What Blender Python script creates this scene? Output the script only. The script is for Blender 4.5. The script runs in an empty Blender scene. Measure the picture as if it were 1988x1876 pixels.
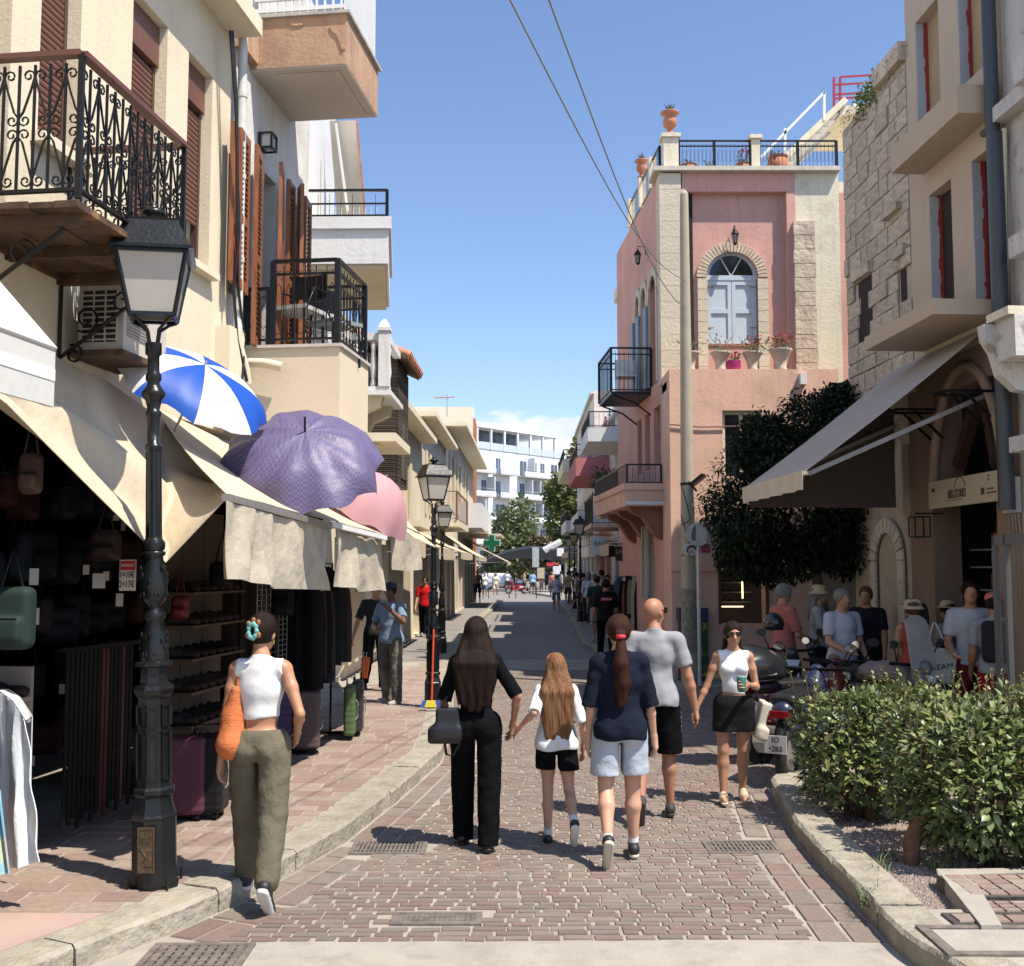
import bpy, math, random
import numpy as np
from mathutils import Vector, Matrix, Euler
rnd = random.Random(7)
R = math.radians
sc = bpy.context.scene
# ------------------------------------------------------------------ camera
F, CX, CY, PT, CH = 2110.0, 994.0, 938.0, math.atan(165 / 2110), 2.0   # lens in units of a 1988 px wide picture
cam_d = bpy.data.cameras.new('camera')
cam = bpy.data.objects.new('camera', cam_d)
sc.collection.objects.link(cam)
cam.location = (0, 0, CH)
cam.rotation_euler = (math.pi / 2 + PT, 0, 0)
cam_d.sensor_width = 36
cam_d.lens = 36 * F / 1988
cam_d.clip_start, cam_d.clip_end = 0.05, 6000
sc.camera = cam
# ------------------------------------------------------------------ light
SUN_EL, SUN_AZ = R(60.5), R(35)      # azimuth: how far the sun stands behind the camera's right shoulder
sv = Vector((math.cos(SUN_EL) * math.cos(SUN_AZ), -math.cos(SUN_EL) * math.sin(SUN_AZ), math.sin(SUN_EL)))
sd = bpy.data.lights.new('sun', 'SUN')
sd.energy, sd.angle, sd.color = 5.0, R(0.53), (1.0, 0.93, 0.82)
so = bpy.data.objects.new('sun', sd)
sc.collection.objects.link(so)
so.location = (10, -10, 30)
so.rotation_euler = sv.to_track_quat('Z', 'Y').to_euler()
w = bpy.data.worlds.new('World')
sc.world = w
w.use_nodes = True
nt = w.node_tree
nt.nodes.clear()
sc.view_settings.view_transform = 'Standard'
sc.view_settings.look = 'None'
sc.view_settings.gamma = 1
sc.view_settings.use_curve_mapping = False
sc.view_settings.exposure = 0.42
sc.cycles.diffuse_bounces = 1
sky = nt.nodes.new('ShaderNodeTexSky')
sky.sky_type = 'NISHITA'
sky.sun_disc = False
sky.sun_elevation = SUN_EL
sky.sun_rotation = math.pi / 2 + SUN_AZ       # measured from +Y towards +X
sky.air_density, sky.dust_density, sky.ozone_density = 1.0, 0.3, 1.0
bg = nt.nodes.new('ShaderNodeBackground')
bg.inputs[1].default_value = 0.107
tcw = nt.nodes.new('ShaderNodeTexCoord')
sepw = nt.nodes.new('ShaderNodeSeparateXYZ')
nt.links.new(tcw.outputs['Generated'], sepw.inputs[0])
nz = nt.nodes.new('ShaderNodeTexNoise')
mpw = nt.nodes.new('ShaderNodeMapping')
mpw.inputs['Scale'].default_value = (1, 1, 2.2)
mpw.inputs['Location'].default_value = (.37, .2, .1)
nt.links.new(tcw.outputs['Generated'], mpw.inputs[0])
nt.links.new(mpw.outputs[0], nz.inputs['Vector'])
nz.inputs['Scale'].default_value = 7.5
nz.inputs['Detail'].default_value = 9
nz.inputs['Roughness'].default_value = 0.58
mz = nt.nodes.new('ShaderNodeMapRange')           # cloud cover: a bank of cumulus low above the horizon
mz.inputs[1].default_value, mz.inputs[2].default_value = 0.185, 0.10
nt.links.new(sepw.outputs['Z'], mz.inputs[0])
ad = nt.nodes.new('ShaderNodeMath'); ad.operation = 'MULTIPLY_ADD'
nt.links.new(mz.outputs[0], ad.inputs[0]); ad.inputs[1].default_value = 0.50
nt.links.new(nz.outputs['Fac'], ad.inputs[2])
cr = nt.nodes.new('ShaderNodeMapRange')
cr.inputs[1].default_value, cr.inputs[2].default_value = 0.72, 0.80
nt.links.new(ad.outputs[0], cr.inputs[0])
cc = nt.nodes.new('ShaderNodeMix'); cc.data_type = 'RGBA'
nz2 = nt.nodes.new('ShaderNodeTexNoise'); nz2.inputs['Scale'].default_value = 14; nz2.inputs['Detail'].default_value = 6
nt.links.new(mpw.outputs[0], nz2.inputs['Vector'])
cr2 = nt.nodes.new('ShaderNodeMapRange'); cr2.inputs[1].default_value, cr2.inputs[2].default_value = .42, .62
nt.links.new(nz2.outputs['Fac'], cr2.inputs[0])
nt.links.new(cr2.outputs[0], cc.inputs[0])
cc.inputs[6].default_value = (5.6, 6.2, 7.4, 1)
cc.inputs[7].default_value = (8.2, 8.0, 8.1, 1)
tint = nt.nodes.new('ShaderNodeMix'); tint.data_type = 'RGBA'; tint.blend_type = 'MULTIPLY'
tint.inputs[0].default_value = 1.0
tint.inputs[7].default_value = (1.20, 1.27, 1.40, 1)
nt.links.new(sky.outputs[0], tint.inputs[6])
mixw = nt.nodes.new('ShaderNodeMix'); mixw.data_type = 'RGBA'
mfac = nt.nodes.new('ShaderNodeMath'); mfac.operation = 'MULTIPLY'; mfac.inputs[1].default_value = 0.85
nt.links.new(cr.outputs[0], mfac.inputs[0])
nt.links.new(mfac.outputs[0], mixw.inputs[0])
nt.links.new(tint.outputs[2], mixw.inputs[6])
nt.links.new(cc.outputs[2], mixw.inputs[7])
nt.links.new(mixw.outputs[2], bg.inputs[0])
wo = nt.nodes.new('ShaderNodeOutputWorld')
nt.links.new(bg.outputs[0], wo.inputs[0])
# ------------------------------------------------------------------ survey: a sighting line meets a known plane of the place
SP, CP = math.sin(PT), math.cos(PT)
def ray(x, y):
 u, v = (x - CX) / F, (CY - y) / F
 return u, CP - v * SP, SP + v * CP
def G(x, y, z=0.0):
 a, b, c = ray(x, y)
 t = (z - CH) / c
 return Vector((a * t, b * t, z))
def At(x, y, Y):
 a, b, c = ray(x, y)
 t = Y / b
 return Vector((a * t, Y, CH + c * t))
class Frame:
 """a street front: u runs along it away from the camera, n out into the street, z up"""
 def __init__(s, x, y, yaw, side):
  s.o = Vector((x, y, 0)); s.yaw = R(yaw)
  s.d = Vector((math.sin(s.yaw), math.cos(s.yaw), 0))
  s.nv = Vector((math.cos(s.yaw), -math.sin(s.yaw), 0)) * side
  s.side = side
 def p(s, u, n, z):
  return s.o + s.d * u + s.nv * n + Vector((0, 0, z))
 def pix(s, x, y, n=0.0):
  """u, z of the point sighted at (x, y) on the front pushed out by n"""
  a, b, c = ray(x, y)
  r = Vector((a, b, 0)); o = s.o + s.nv * n
  t = o.dot(s.nv) / r.dot(s.nv)
  h = r * t
  return (h - o).dot(s.d), CH + c * t
 def pixu(s, x, y, u):
  """n, z of the point sighted at (x, y) on the cross plane at u"""
  a, b, c = ray(x, y)
  r = Vector((a, b, 0)); o = s.o + s.d * u
  t = o.dot(s.d) / r.dot(s.d)
  h = r * t
  return (h - o).dot(s.nv), CH + c * t
# ------------------------------------------------------------------ materials
MATS = {}
def M(name, col, rough=.8, var=.12, vs=3., bump=.0, bs=40., metal=0., spec=.5, col2=None, mixs=4., mixw=.12, mixc=.5,
  orand=0., emit=None, trans=0., alpha=1., stretch=None, sub=0., coat=0., sheen=0., translucent=0., streak=0.):
 if name in MATS: return MATS[name]
 m = bpy.data.materials.new(name); m.use_nodes = True
 t = m.node_tree; N = t.nodes; L = t.links
 b = N['Principled BSDF']
 b.inputs['Roughness'].default_value = rough
 b.inputs['Metallic'].default_value = metal
 b.inputs['Specular IOR Level'].default_value = spec
 b.inputs['Coat Weight'].default_value = coat
 b.inputs['Sheen Weight'].default_value = sheen
 if trans: b.inputs['Transmission Weight'].default_value = trans
 if alpha < 1: b.inputs['Alpha'].default_value = alpha
 if sub:
  b.inputs['Subsurface Weight'].default_value = sub
  b.inputs['Subsurface Radius'].default_value = (.02, .008, .005)
 tc = N.new('ShaderNodeTexCoord'); vec = tc.outputs['Object']
 if stretch:
  mp = N.new('ShaderNodeMapping'); mp.inputs['Scale'].default_value = stretch
  L.new(vec, mp.inputs[0]); vec = mp.outputs[0]
 src = None
 c = tuple(col) + (1,)
 if col2 is not None:
  n2 = N.new('ShaderNodeTexNoise'); n2.inputs['Scale'].default_value = mixs; n2.inputs['Detail'].default_value = 7
  n2.inputs['Roughness'].default_value = .62
  L.new(vec, n2.inputs['Vector'])
  r2 = N.new('ShaderNodeMapRange'); r2.inputs[1].default_value = mixc - mixw; r2.inputs[2].default_value = mixc + mixw
  L.new(n2.outputs['Fac'], r2.inputs[0])
  mx = N.new('ShaderNodeMix'); mx.data_type = 'RGBA'
  mx.inputs[6].default_value = c; mx.inputs[7].default_value = tuple(col2) + (1,)
  L.new(r2.outputs[0], mx.inputs[0]); src = mx.outputs[2]
 if var or orand:
  hs = N.new('ShaderNodeHueSaturation'); hs.inputs['Color'].default_value = c
  if src: L.new(src, hs.inputs['Color'])
  n1 = N.new('ShaderNodeTexNoise'); n1.inputs['Scale'].default_value = vs; n1.inputs['Detail'].default_value = 6
  L.new(vec, n1.inputs['Vector'])
  r1 = N.new('ShaderNodeMapRange'); r1.inputs[1].default_value = .3; r1.inputs[2].default_value = .7
  r1.inputs[3].default_value = 1 - var; r1.inputs[4].default_value = 1 + var
  L.new(n1.outputs['Fac'], r1.inputs[0])
  val = r1.outputs[0]
  if orand:
   oi = N.new('ShaderNodeObjectInfo')
   ro = N.new('ShaderNodeMapRange'); ro.inputs[3].default_value = 1 - orand; ro.inputs[4].default_value = 1 + orand
   L.new(oi.outputs['Random'], ro.inputs[0])
   mm = N.new('ShaderNodeMath'); mm.operation = 'MULTIPLY'
   L.new(val, mm.inputs[0]); L.new(ro.outputs[0], mm.inputs[1]); val = mm.outputs[0]
  L.new(val, hs.inputs['Value']); src = hs.outputs[0]
 if streak:      # rain streaks and grime running down the wall
  ms_ = N.new('ShaderNodeMapping'); ms_.inputs['Scale'].default_value = (5, 5, .5); L.new(tc.outputs['Object'], ms_.inputs[0])
  n3 = N.new('ShaderNodeTexNoise'); n3.inputs['Scale'].default_value = 1.6; n3.inputs['Detail'].default_value = 8; n3.inputs['Roughness'].default_value = .7; L.new(ms_.outputs[0], n3.inputs['Vector'])
  r3_ = N.new('ShaderNodeMapRange'); r3_.inputs[1].default_value = .50; r3_.inputs[2].default_value = .78; r3_.inputs[4].default_value = streak; L.new(n3.outputs['Fac'], r3_.inputs[0])
  m3 = N.new('ShaderNodeMix'); m3.data_type = 'RGBA'; L.new(r3_.outputs[0], m3.inputs[0]); m3.inputs[6].default_value = c
  if src: L.new(src, m3.inputs[6])
  m3.inputs[7].default_value = (c[0] * .45, c[1] * .42, c[2] * .40, 1); src = m3.outputs[2]
 if src: L.new(src, b.inputs['Base Color'])
 else: b.inputs['Base Color'].default_value = c
 if bump:
  nb = N.new('ShaderNodeTexNoise'); nb.inputs['Scale'].default_value = bs; nb.inputs['Detail'].default_value = 5
  L.new(vec, nb.inputs['Vector'])
  bp = N.new('ShaderNodeBump'); bp.inputs['Strength'].default_value = min(1, bump); bp.inputs['Distance'].default_value = .25 / bs * 2
  L.new(nb.outputs['Fac'], bp.inputs['Height']); L.new(bp.outputs[0], b.inputs['Normal'])
 if emit:
  b.inputs['Emission Color'].default_value = tuple(emit[:3]) + (1,)
  b.inputs['Emission Strength'].default_value = emit[3]
 if translucent:
  tr = N.new('ShaderNodeBsdfTranslucent'); ms = N.new('ShaderNodeMixShader'); ms.inputs[0].default_value = translucent
  if src: L.new(src, tr.inputs[0])
  else: tr.inputs[0].default_value = c
  L.new(b.outputs[0], ms.inputs[1]); L.new(tr.outputs[0], ms.inputs[2])
  L.new(ms.outputs[0], N['Material Output'].inputs[0])
 MATS[name] = m
 return m
# ------------------------------------------------------------------ mesh builder
class MB:
 def __init__(s): s.v = []; s.f = []; s.m = []; s.sm = []
 def add(s, vs, fs, mi=0, smooth=False):
  o = len(s.v); s.v += [tuple(v) for v in vs]
  for f in fs: s.f.append(tuple(i + o for i in f)); s.m.append(mi); s.sm.append(smooth)
  return s
 def hexa(s, P, mi=0):
  """8 points: bottom 0-3 round, top 4-7 round"""
  return s.add(P, [(3, 2, 1, 0), (4, 5, 6, 7), (0, 1, 5, 4), (1, 2, 6, 5), (2, 3, 7, 6), (3, 0, 4, 7)], mi)
 def box(s, x0, x1, y0, y1, z0, z1, mi=0):
  return s.hexa([(x0, y0, z0), (x1, y0, z0), (x1, y1, z0), (x0, y1, z0), (x0, y0, z1), (x1, y0, z1), (x1, y1, z1), (x0, y1, z1)], mi)
 def fb(s, fr, u0, u1, n0, n1, z0, z1, mi=0):
  P = [fr.p(u0, n0, z0), fr.p(u1, n0, z0), fr.p(u1, n1, z0), fr.p(u0, n1, z0),
    fr.p(u0, n0, z1), fr.p(u1, n0, z1), fr.p(u1, n1, z1), fr.p(u0, n1, z1)]
  if fr.side > 0: P = [P[i] for i in (0, 3, 2, 1, 4, 7, 6, 5)]
  return s.hexa(P, mi)
 def quad(s, a, b, c, d, mi=0, smooth=False): return s.add([a, b, c, d], [(0, 1, 2, 3)], mi, smooth)
 def prism(s, poly, z0, z1, mi=0):
  n = len(poly)
  return s.add([(p[0], p[1], z0) for p in poly] + [(p[0], p[1], z1) for p in poly],
      [tuple(range(n))[::-1], tuple(range(n, 2 * n))] + [(i, (i + 1) % n, (i + 1) % n + n, i + n) for i in range(n)], mi)
 def extr(s, pts, vec, mi=0, smooth=False):
  """polygon pts (3-D) pushed along vec"""
  n = len(pts); vec = Vector(vec); pts = [Vector(p) for p in pts]
  return s.add(pts + [p + vec for p in pts],
      [tuple(range(n))[::-1], tuple(range(n, 2 * n))] + [(i, (i + 1) % n, (i + 1) % n + n, i + n) for i in range(n)], mi, smooth)
 def tube(s, path, r, k=6, mi=0, cap=True, smooth=True):
  path = [Vector(p) for p in path]; n = len(path)
  rs = r if isinstance(r, (list, tuple)) else [r] * n
  V = []; up = None
  for i in range(n):
   t = (path[min(i + 1, n - 1)] - path[max(i - 1, 0)])
   if t.length < 1e-9: t = Vector((0, 0, 1))
   t.normalize()
   if up is None:
    up = Vector((0, 0, 1)) if abs(t.z) < .9 else Vector((1, 0, 0))
   a = t.cross(up)
   if a.length < 1e-6: a = t.orthogonal()
   a.normalize(); b = t.cross(a); up = b.cross(t) if False else up
   for j in range(k):
    q = 2 * math.pi * j / k + math.pi / k
    V.append(path[i] + (a * math.cos(q) + b * math.sin(q)) * rs[i])
  Fc = [(i * k + j, i * k + (j + 1) % k, (i + 1) * k + (j + 1) % k, (i + 1) * k + j) for i in range(n - 1) for j in range(k)]
  s.add(V, Fc, mi, smooth)
  if cap:
   s.add(V[:k], [tuple(range(k))], mi); s.add(V[-k:], [tuple(range(k))[::-1]], mi)
  return s
 def bar(s, a, b, w, h=None, mi=0, up=(0, 0, 1)):
  """square bar from a to b"""
  a, b = Vector(a), Vector(b); h = h or w
  t = (b - a).normalized(); up = Vector(up)
  x = t.cross(up)
  if x.length < 1e-4: x = t.cross(Vector((1, 0, 0)))
  x.normalize(); y = x.cross(t)
  P = [a - x * w / 2 - y * h / 2, a + x * w / 2 - y * h / 2, a + x * w / 2 + y * h / 2, a - x * w / 2 + y * h / 2]
  P += [p + (b - a) for p in P]
  return s.hexa(P, mi)
 def lathe(s, prof, k=12, c=(0, 0, 0), mi=0, smooth=True, rot=0., sq=False):
  """prof: [(radius, z)]"""
  V = []; c = Vector(c)
  for r, z in prof:
   for j in range(k):
    q = 2 * math.pi * j / k + rot
    V.append((c.x + r * math.cos(q), c.y + r * math.sin(q), c.z + z))
  n = len(prof)
  s.add(V, [(i * k + j, i * k + (j + 1) % k, (i + 1) * k + (j + 1) % k, (i + 1) * k + j) for i in range(n - 1) for j in range(k)], mi, smooth)
  s.add(V[:k], [tuple(range(k))[::-1]], mi); s.add(V[-k:], [tuple(range(k))], mi)
  return s
 def sheet(s, grid, th=.0, mi=0, smooth=True):
  """grid[i][j] points; th>0 gives it thickness along z-ish normal"""
  n, m = len(grid), len(grid[0])
  V = [Vector(p) for row in grid for p in row]
  Fc = [(i * m + j, i * m + j + 1, (i + 1) * m + j + 1, (i + 1) * m + j) for i in range(n - 1) for j in range(m - 1)]
  if not th: return s.add(V, Fc, mi, smooth)
  N_ = [Vector((0, 0, 0)) for _ in V]
  for f in Fc:
   nn = (V[f[2]] - V[f[0]]).cross(V[f[3]] - V[f[1]])
   for i in f: N_[i] += nn
  B = [v - (N_[i].normalized() if N_[i].length > 1e-12 else Vector((0, 0, 1))) * th for i, v in enumerate(V)]
  k = len(V); s.add(V + B, Fc + [tuple(i + k for i in f[::-1]) for f in Fc], mi, smooth)
  rim = [i for i in range(m)] + [i * m + m - 1 for i in range(1, n)] + [(n - 1) * m + j for j in range(m - 2, -1, -1)] + [i * m for i in range(n - 2, 0, -1)]
  s.add([V[i] for i in rim] + [B[i] for i in rim], [(i, i + len(rim), (i + 1) % len(rim) + len(rim), (i + 1) % len(rim)) for i in range(len(rim))], mi)
  return s
 def mesh(s, name, mats, base=(0, 0, 0)):
  me = bpy.data.meshes.new(name)
  base = Vector(base)
  me.from_pydata([(v[0] - base.x, v[1] - base.y, v[2] - base.z) for v in s.v], [], s.f)
  for m in (mats if isinstance(mats, (list, tuple)) else [mats]): me.materials.append(m)
  me.polygons.foreach_set('material_index', s.m)
  me.polygons.foreach_set('use_smooth', s.sm)
  me.update()
  return me
def link(o): sc.collection.objects.link(o); return o
def tag(o, label=None, cat=None, group=None, kind=None):
 if label: o['label'] = label
 if cat: o['category'] = cat
 if group: o['group'] = group
 if kind: o['kind'] = kind
 return o
def empty(name, loc, label, cat, group=None, rz=0.):
 o = bpy.data.objects.new(name, None); o.location = loc; o.rotation_euler = (0, 0, rz)
 o.empty_display_size = .2
 return tag(link(o), label, cat, group)
def wloc(o):
 v = Vector(o.location)
 while o.parent: o = o.parent; v += Vector(o.location)
 return v
def put(name, mb, mats, parent=None, base=None, kind=None, label=None, local=False):
 """mb in world coordinates (local=True: in the parent's own)"""
 if parent is not None:
  b = Vector((0, 0, 0)) if local else wloc(parent)
 else:
  b = Vector(base) if base is not None else Vector((0, 0, 0))
 me = mb.mesh(name, mats, b)
 o = bpy.data.objects.new(name, me)
 if parent is not None: o.parent = parent
 else: o.location = b
 if kind: o['kind'] = kind
 if label: o['label'] = label
 return link(o)
def inst(name, me, parent, loc, rz=0., rot=None, scale=None):
 """one more object on a shared mesh, loc in the parent's coordinates"""
 o = bpy.data.objects.new(name, me); o.parent = parent; o.location = loc
 o.rotation_euler = rot if rot is not None else (0, 0, rz)
 if scale is not None: o.scale = scale
 return link(o)
def copy_tree(o, parent=None):
 c = o.copy(); link(c); c.parent = parent
 for ch in list(o.children): copy_tree(ch, c)
 return c
def wall_mb(mb, fr, u0, u1, z0, z1, t, holes, n0=0.0, mi=0, mr=None):
 """front n=n0, back n=n0-t, openings (ua,ub,za,zb) with reveals"""
 us = sorted(set([u0, u1] + [h[0] for h in holes] + [h[1] for h in holes])); us = [u for u in us if u0 <= u <= u1]
 zs = sorted(set([z0, z1] + [h[2] for h in holes] + [h[3] for h in holes])); zs = [z for z in zs if z0 <= z <= z1]
 mr = mi if mr is None else mr
 def solid(i, j):
  if i < 0 or j < 0 or i >= len(us) - 1 or j >= len(zs) - 1: return False
  cu, cz = (us[i] + us[i + 1]) / 2, (zs[j] + zs[j + 1]) / 2
  return not any(h[0] < cu < h[1] and h[2] < cz < h[3] for h in holes)
 P = fr.p
 for i in range(len(us) - 1):
  for j in range(len(zs) - 1):
   if not solid(i, j): continue
   a, b, c, d = us[i], us[i + 1], zs[j], zs[j + 1]
   mb.quad(P(a, n0, c), P(b, n0, c), P(b, n0, d), P(a, n0, d), mi)
   mb.quad(P(a, n0 - t, c), P(b, n0 - t, c), P(b, n0 - t, d), P(a, n0 - t, d), mi)
   for q, (e, f_) in (((i - 1, j), ((a, c), (a, d))), ((i + 1, j), ((b, c), (b, d))), ((i, j - 1), ((a, c), (b, c))), ((i, j + 1), ((a, d), (b, d)))):
    if not solid(*q):
     mb.quad(P(e[0], n0, e[1]), P(f_[0], n0, f_[1]), P(f_[0], n0 - t, f_[1]), P(e[0], n0 - t, e[1]), mr)
 return mb
def text_mb(body, size, place, mi=0, depth=.004, align='CENTER', bold=False, sx=1.0):
 """lettering as solid mesh; place = 4x4 matrix taking the text's plane to the place"""
 cu = bpy.data.curves.new('lettering', 'FONT'); cu.body = body; cu.size = size; cu.align_x = align; cu.align_y = 'CENTER'
 cu.extrude = depth; cu.resolution_u = 2
 if bold: cu.offset = size * .02
 ob = bpy.data.objects.new('lettering', cu); link(ob)
 dg = bpy.context.evaluated_depsgraph_get(); me = bpy.data.meshes.new_from_object(ob.evaluated_get(dg))
 mb = MB(); mb.add([place @ Vector((v.co.x * sx, v.co.y, v.co.z)) for v in me.vertices], [tuple(p.vertices) for p in me.polygons], mi)
 bpy.data.objects.remove(ob); bpy.data.curves.remove(cu); bpy.data.meshes.remove(me)
 return mb
def facing(o, right, up=(0, 0, 1)):
 """matrix: x along right, y along up, at o"""
 r = Vector(right).normalized(); u = Vector(up).normalized(); n = r.cross(u).normalized(); u = n.cross(r)
 m = Matrix((r, u, n)).transposed().to_4x4(); m.translation = Vector(o); return m
def join(a, b, mi=None):
 o = len(a.v); a.v += b.v
 a.f += [tuple(i + o for i in f) for f in b.f]; a.m += (b.m if mi is None else [mi] * len(b.m)); a.sm += b.sm
 return a
L1 = Frame(*(At(440, 600, 10.0).xy), 7.2, 1)       # near left fronts
L2 = Frame(-2.95, 12.5, 1.1, 1)                    # far left fronts
R1 = Frame(5.75 - .0445 * 12, 12.0, -2.55, -1)     # near right fronts
R2 = Frame(At(1283, 333, 19.5).x, 19.5, -3.5, -1)  # street side of the pink house
# ------------------------------------------------------------------ soft solids: rounded cones and ellipsoids blended on a grid
class Soft:
 def __init__(s, h=.01): s.P = []; s.h = h; s.cuts = []; s.waves = []
 def cone(s, a, b, ra, rb=None, k=.02):
  s.P.append(('c', np.array(a, float), np.array(b, float), ra, ra if rb is None else rb, k)); return s
 def ell(s, c, r, k=.02, rot=None, neg=False):
  s.P.append(('n' if neg else 'e', np.array(c, float), np.array(r, float), rot, None, k)); return s
 def box(s, c, r, rd=.01, k=.01, rot=None):
  s.P.append(('b', np.array(c, float), np.array(r, float), rot, rd, k)); return s
 def cut(s, f): s.cuts.append(f); return s           # f(X,Y,Z) > 0 is cut away
 def wave(s, f): s.waves.append(f); return s
 def mesh(s, mb, T=None, mi=0):
  h = s.h; lo = np.full(3, 1e9); hi = -lo; bb = []
  for p in s.P:
   if p[0] == 'c':
    r = max(p[3], p[4]); a = np.minimum(p[1], p[2]) - r; b = np.maximum(p[1], p[2]) + r
   else:
    rr = np.max(p[2]) if p[3] is not None else p[2]
    if p[0] == 'b' and p[3] is not None: rr = np.linalg.norm(p[2])
    a = p[1] - rr; b = p[1] + rr
   bb.append((a, b));
   if p[0] != 'n': lo = np.minimum(lo, a); hi = np.maximum(hi, b)
  lo = lo - 3 * h - .01; n = np.ceil((hi - lo + 3 * h + .01) / h).astype(int) + 1
  D = np.full(n, .05, np.float32) + 0
  ax = [lo[i] + h * np.arange(n[i]) for i in range(3)]
  for p, (a, b) in zip(s.P, bb):
   k = p[5]; mg = k + .05
   i0 = np.maximum(0, np.floor((a - mg - lo) / h).astype(int)); i1 = np.minimum(n, np.ceil((b + mg - lo) / h).astype(int) + 1)
   if np.any(i1 <= i0): continue
   X = ax[0][i0[0]:i1[0]][:, None, None]; Y = ax[1][i0[1]:i1[1]][None, :, None]; Z = ax[2][i0[2]:i1[2]][None, None, :]
   if p[0] == 'c':
    ba = p[2] - p[1]; l2 = float(ba @ ba) + 1e-12
    t = np.clip(((X - p[1][0]) * ba[0] + (Y - p[1][1]) * ba[1] + (Z - p[1][2]) * ba[2]) / l2, 0, 1)
    d = np.sqrt((X - p[1][0] - t * ba[0]) ** 2 + (Y - p[1][1] - t * ba[1]) ** 2 + (Z - p[1][2] - t * ba[2]) ** 2) - (p[3] + (p[4] - p[3]) * t)
   else:
    x, y, z = X - p[1][0], Y - p[1][1], Z - p[1][2]
    if p[3] is not None:
     Mx = np.array(p[3].transposed()); x, y, z = (Mx[0, 0] * x + Mx[0, 1] * y + Mx[0, 2] * z, Mx[1, 0] * x + Mx[1, 1] * y + Mx[1, 2] * z, Mx[2, 0] * x + Mx[2, 1] * y + Mx[2, 2] * z)
    if p[0] == 'b':
     q = [np.abs(v) - (p[2][i] - p[4]) for i, v in enumerate((x, y, z))]
     d = np.sqrt(np.maximum(q[0], 0) ** 2 + np.maximum(q[1], 0) ** 2 + np.maximum(q[2], 0) ** 2) + np.minimum(np.maximum(q[0], np.maximum(q[1], q[2])), 0) - p[4]
    else:
     r = p[2]; k0 = np.sqrt((x / r[0]) ** 2 + (y / r[1]) ** 2 + (z / r[2]) ** 2) + 1e-9
     k1 = np.sqrt((x / r[0] ** 2) ** 2 + (y / r[1] ** 2) ** 2 + (z / r[2] ** 2) ** 2) + 1e-9
     d = k0 * (k0 - 1) / k1
   S = D[i0[0]:i1[0], i0[1]:i1[1], i0[2]:i1[2]]
   if p[0] == 'n':
    D[i0[0]:i1[0], i0[1]:i1[1], i0[2]:i1[2]] = np.maximum(S, -d)
   else:
    q = np.maximum(k - np.abs(S - d), 0) / max(k, 1e-6)
    D[i0[0]:i1[0], i0[1]:i1[1], i0[2]:i1[2]] = np.minimum(S, d) - q * q * k * .25
  X, Y, Z = ax[0][:, None, None], ax[1][None, :, None], ax[2][None, None, :]
  for f in s.waves: D = D + f(X, Y, Z)
  for f in s.cuts: D = np.maximum(D, f(X, Y, Z))
  D[0] = D[-1] = 1; D[:, 0] = D[:, -1] = 1; D[:, :, 0] = D[:, :, -1] = 1
  D = np.where(np.abs(D) < 1e-5, 1e-5, D)
  s_ = D < 0
  nx, ny, nz_ = D.shape
  cell = np.zeros((nx - 1, ny - 1, nz_ - 1), np.uint8)
  for dx in (0, 1):
   for dy in (0, 1):
    for dz in (0, 1): cell += s_[dx:nx - 1 + dx, dy:ny - 1 + dy, dz:nz_ - 1 + dz]
  act = (cell > 0) & (cell < 8)
  I = np.argwhere(act)
  if len(I) == 0: return mb
  idx = np.full(act.shape, -1, np.int64); idx[act] = np.arange(len(I))
  acc = np.zeros((len(I), 3)); cnt = np.zeros(len(I))
  for axi in range(3):
   o1, o2 = [(1, 2), (0, 2), (0, 1)][axi]
   for p_ in (0, 1):
    for q_ in (0, 1):
     off = np.zeros(3, int); off[o1] = p_; off[o2] = q_; e = off.copy(); e[axi] = 1
     A_ = D[tuple((I + off).T)]; B_ = D[tuple((I + e).T)]
     m = (A_ < 0) != (B_ < 0)
     t = A_[m] / (A_[m] - B_[m])
     pt = (I[m] + off).astype(float); pt[:, axi] += t
     acc[m] += pt; cnt[m] += 1
  V = lo + h * acc / cnt[:, None]
  Fs = []
  for axi in range(3):
   sl0 = [slice(1, -1)] * 3; sl0[axi] = slice(0, -1); sl1 = [slice(1, -1)] * 3; sl1[axi] = slice(1, None)
   a, b = s_[tuple(sl0)], s_[tuple(sl1)]
   E = np.argwhere(a != b)
   if len(E) == 0: continue
   flip = a[tuple(E.T)]
   g = E.copy()
   for k_ in range(3):
    if k_ != axi: g[:, k_] += 1
   o1, o2 = [(1, 2), (2, 0), (0, 1)][axi]
   c = []
   for d1, d2 in ((0, 0), (-1, 0), (-1, -1), (0, -1)):
    q = g.copy(); q[:, o1] += d1; q[:, o2] += d2; c.append(idx[tuple(q.T)])
   c = np.stack(c, 1); c[~flip] = c[~flip][:, ::-1]
   Fs.append(c)
  Fs = np.concatenate(Fs)
  if T is not None:
   Tm = np.array(T); V = V @ Tm[:3, :3].T + Tm[:3, 3]
  mb.add(V.tolist(), Fs.tolist(), mi, True)
  return mb
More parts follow.
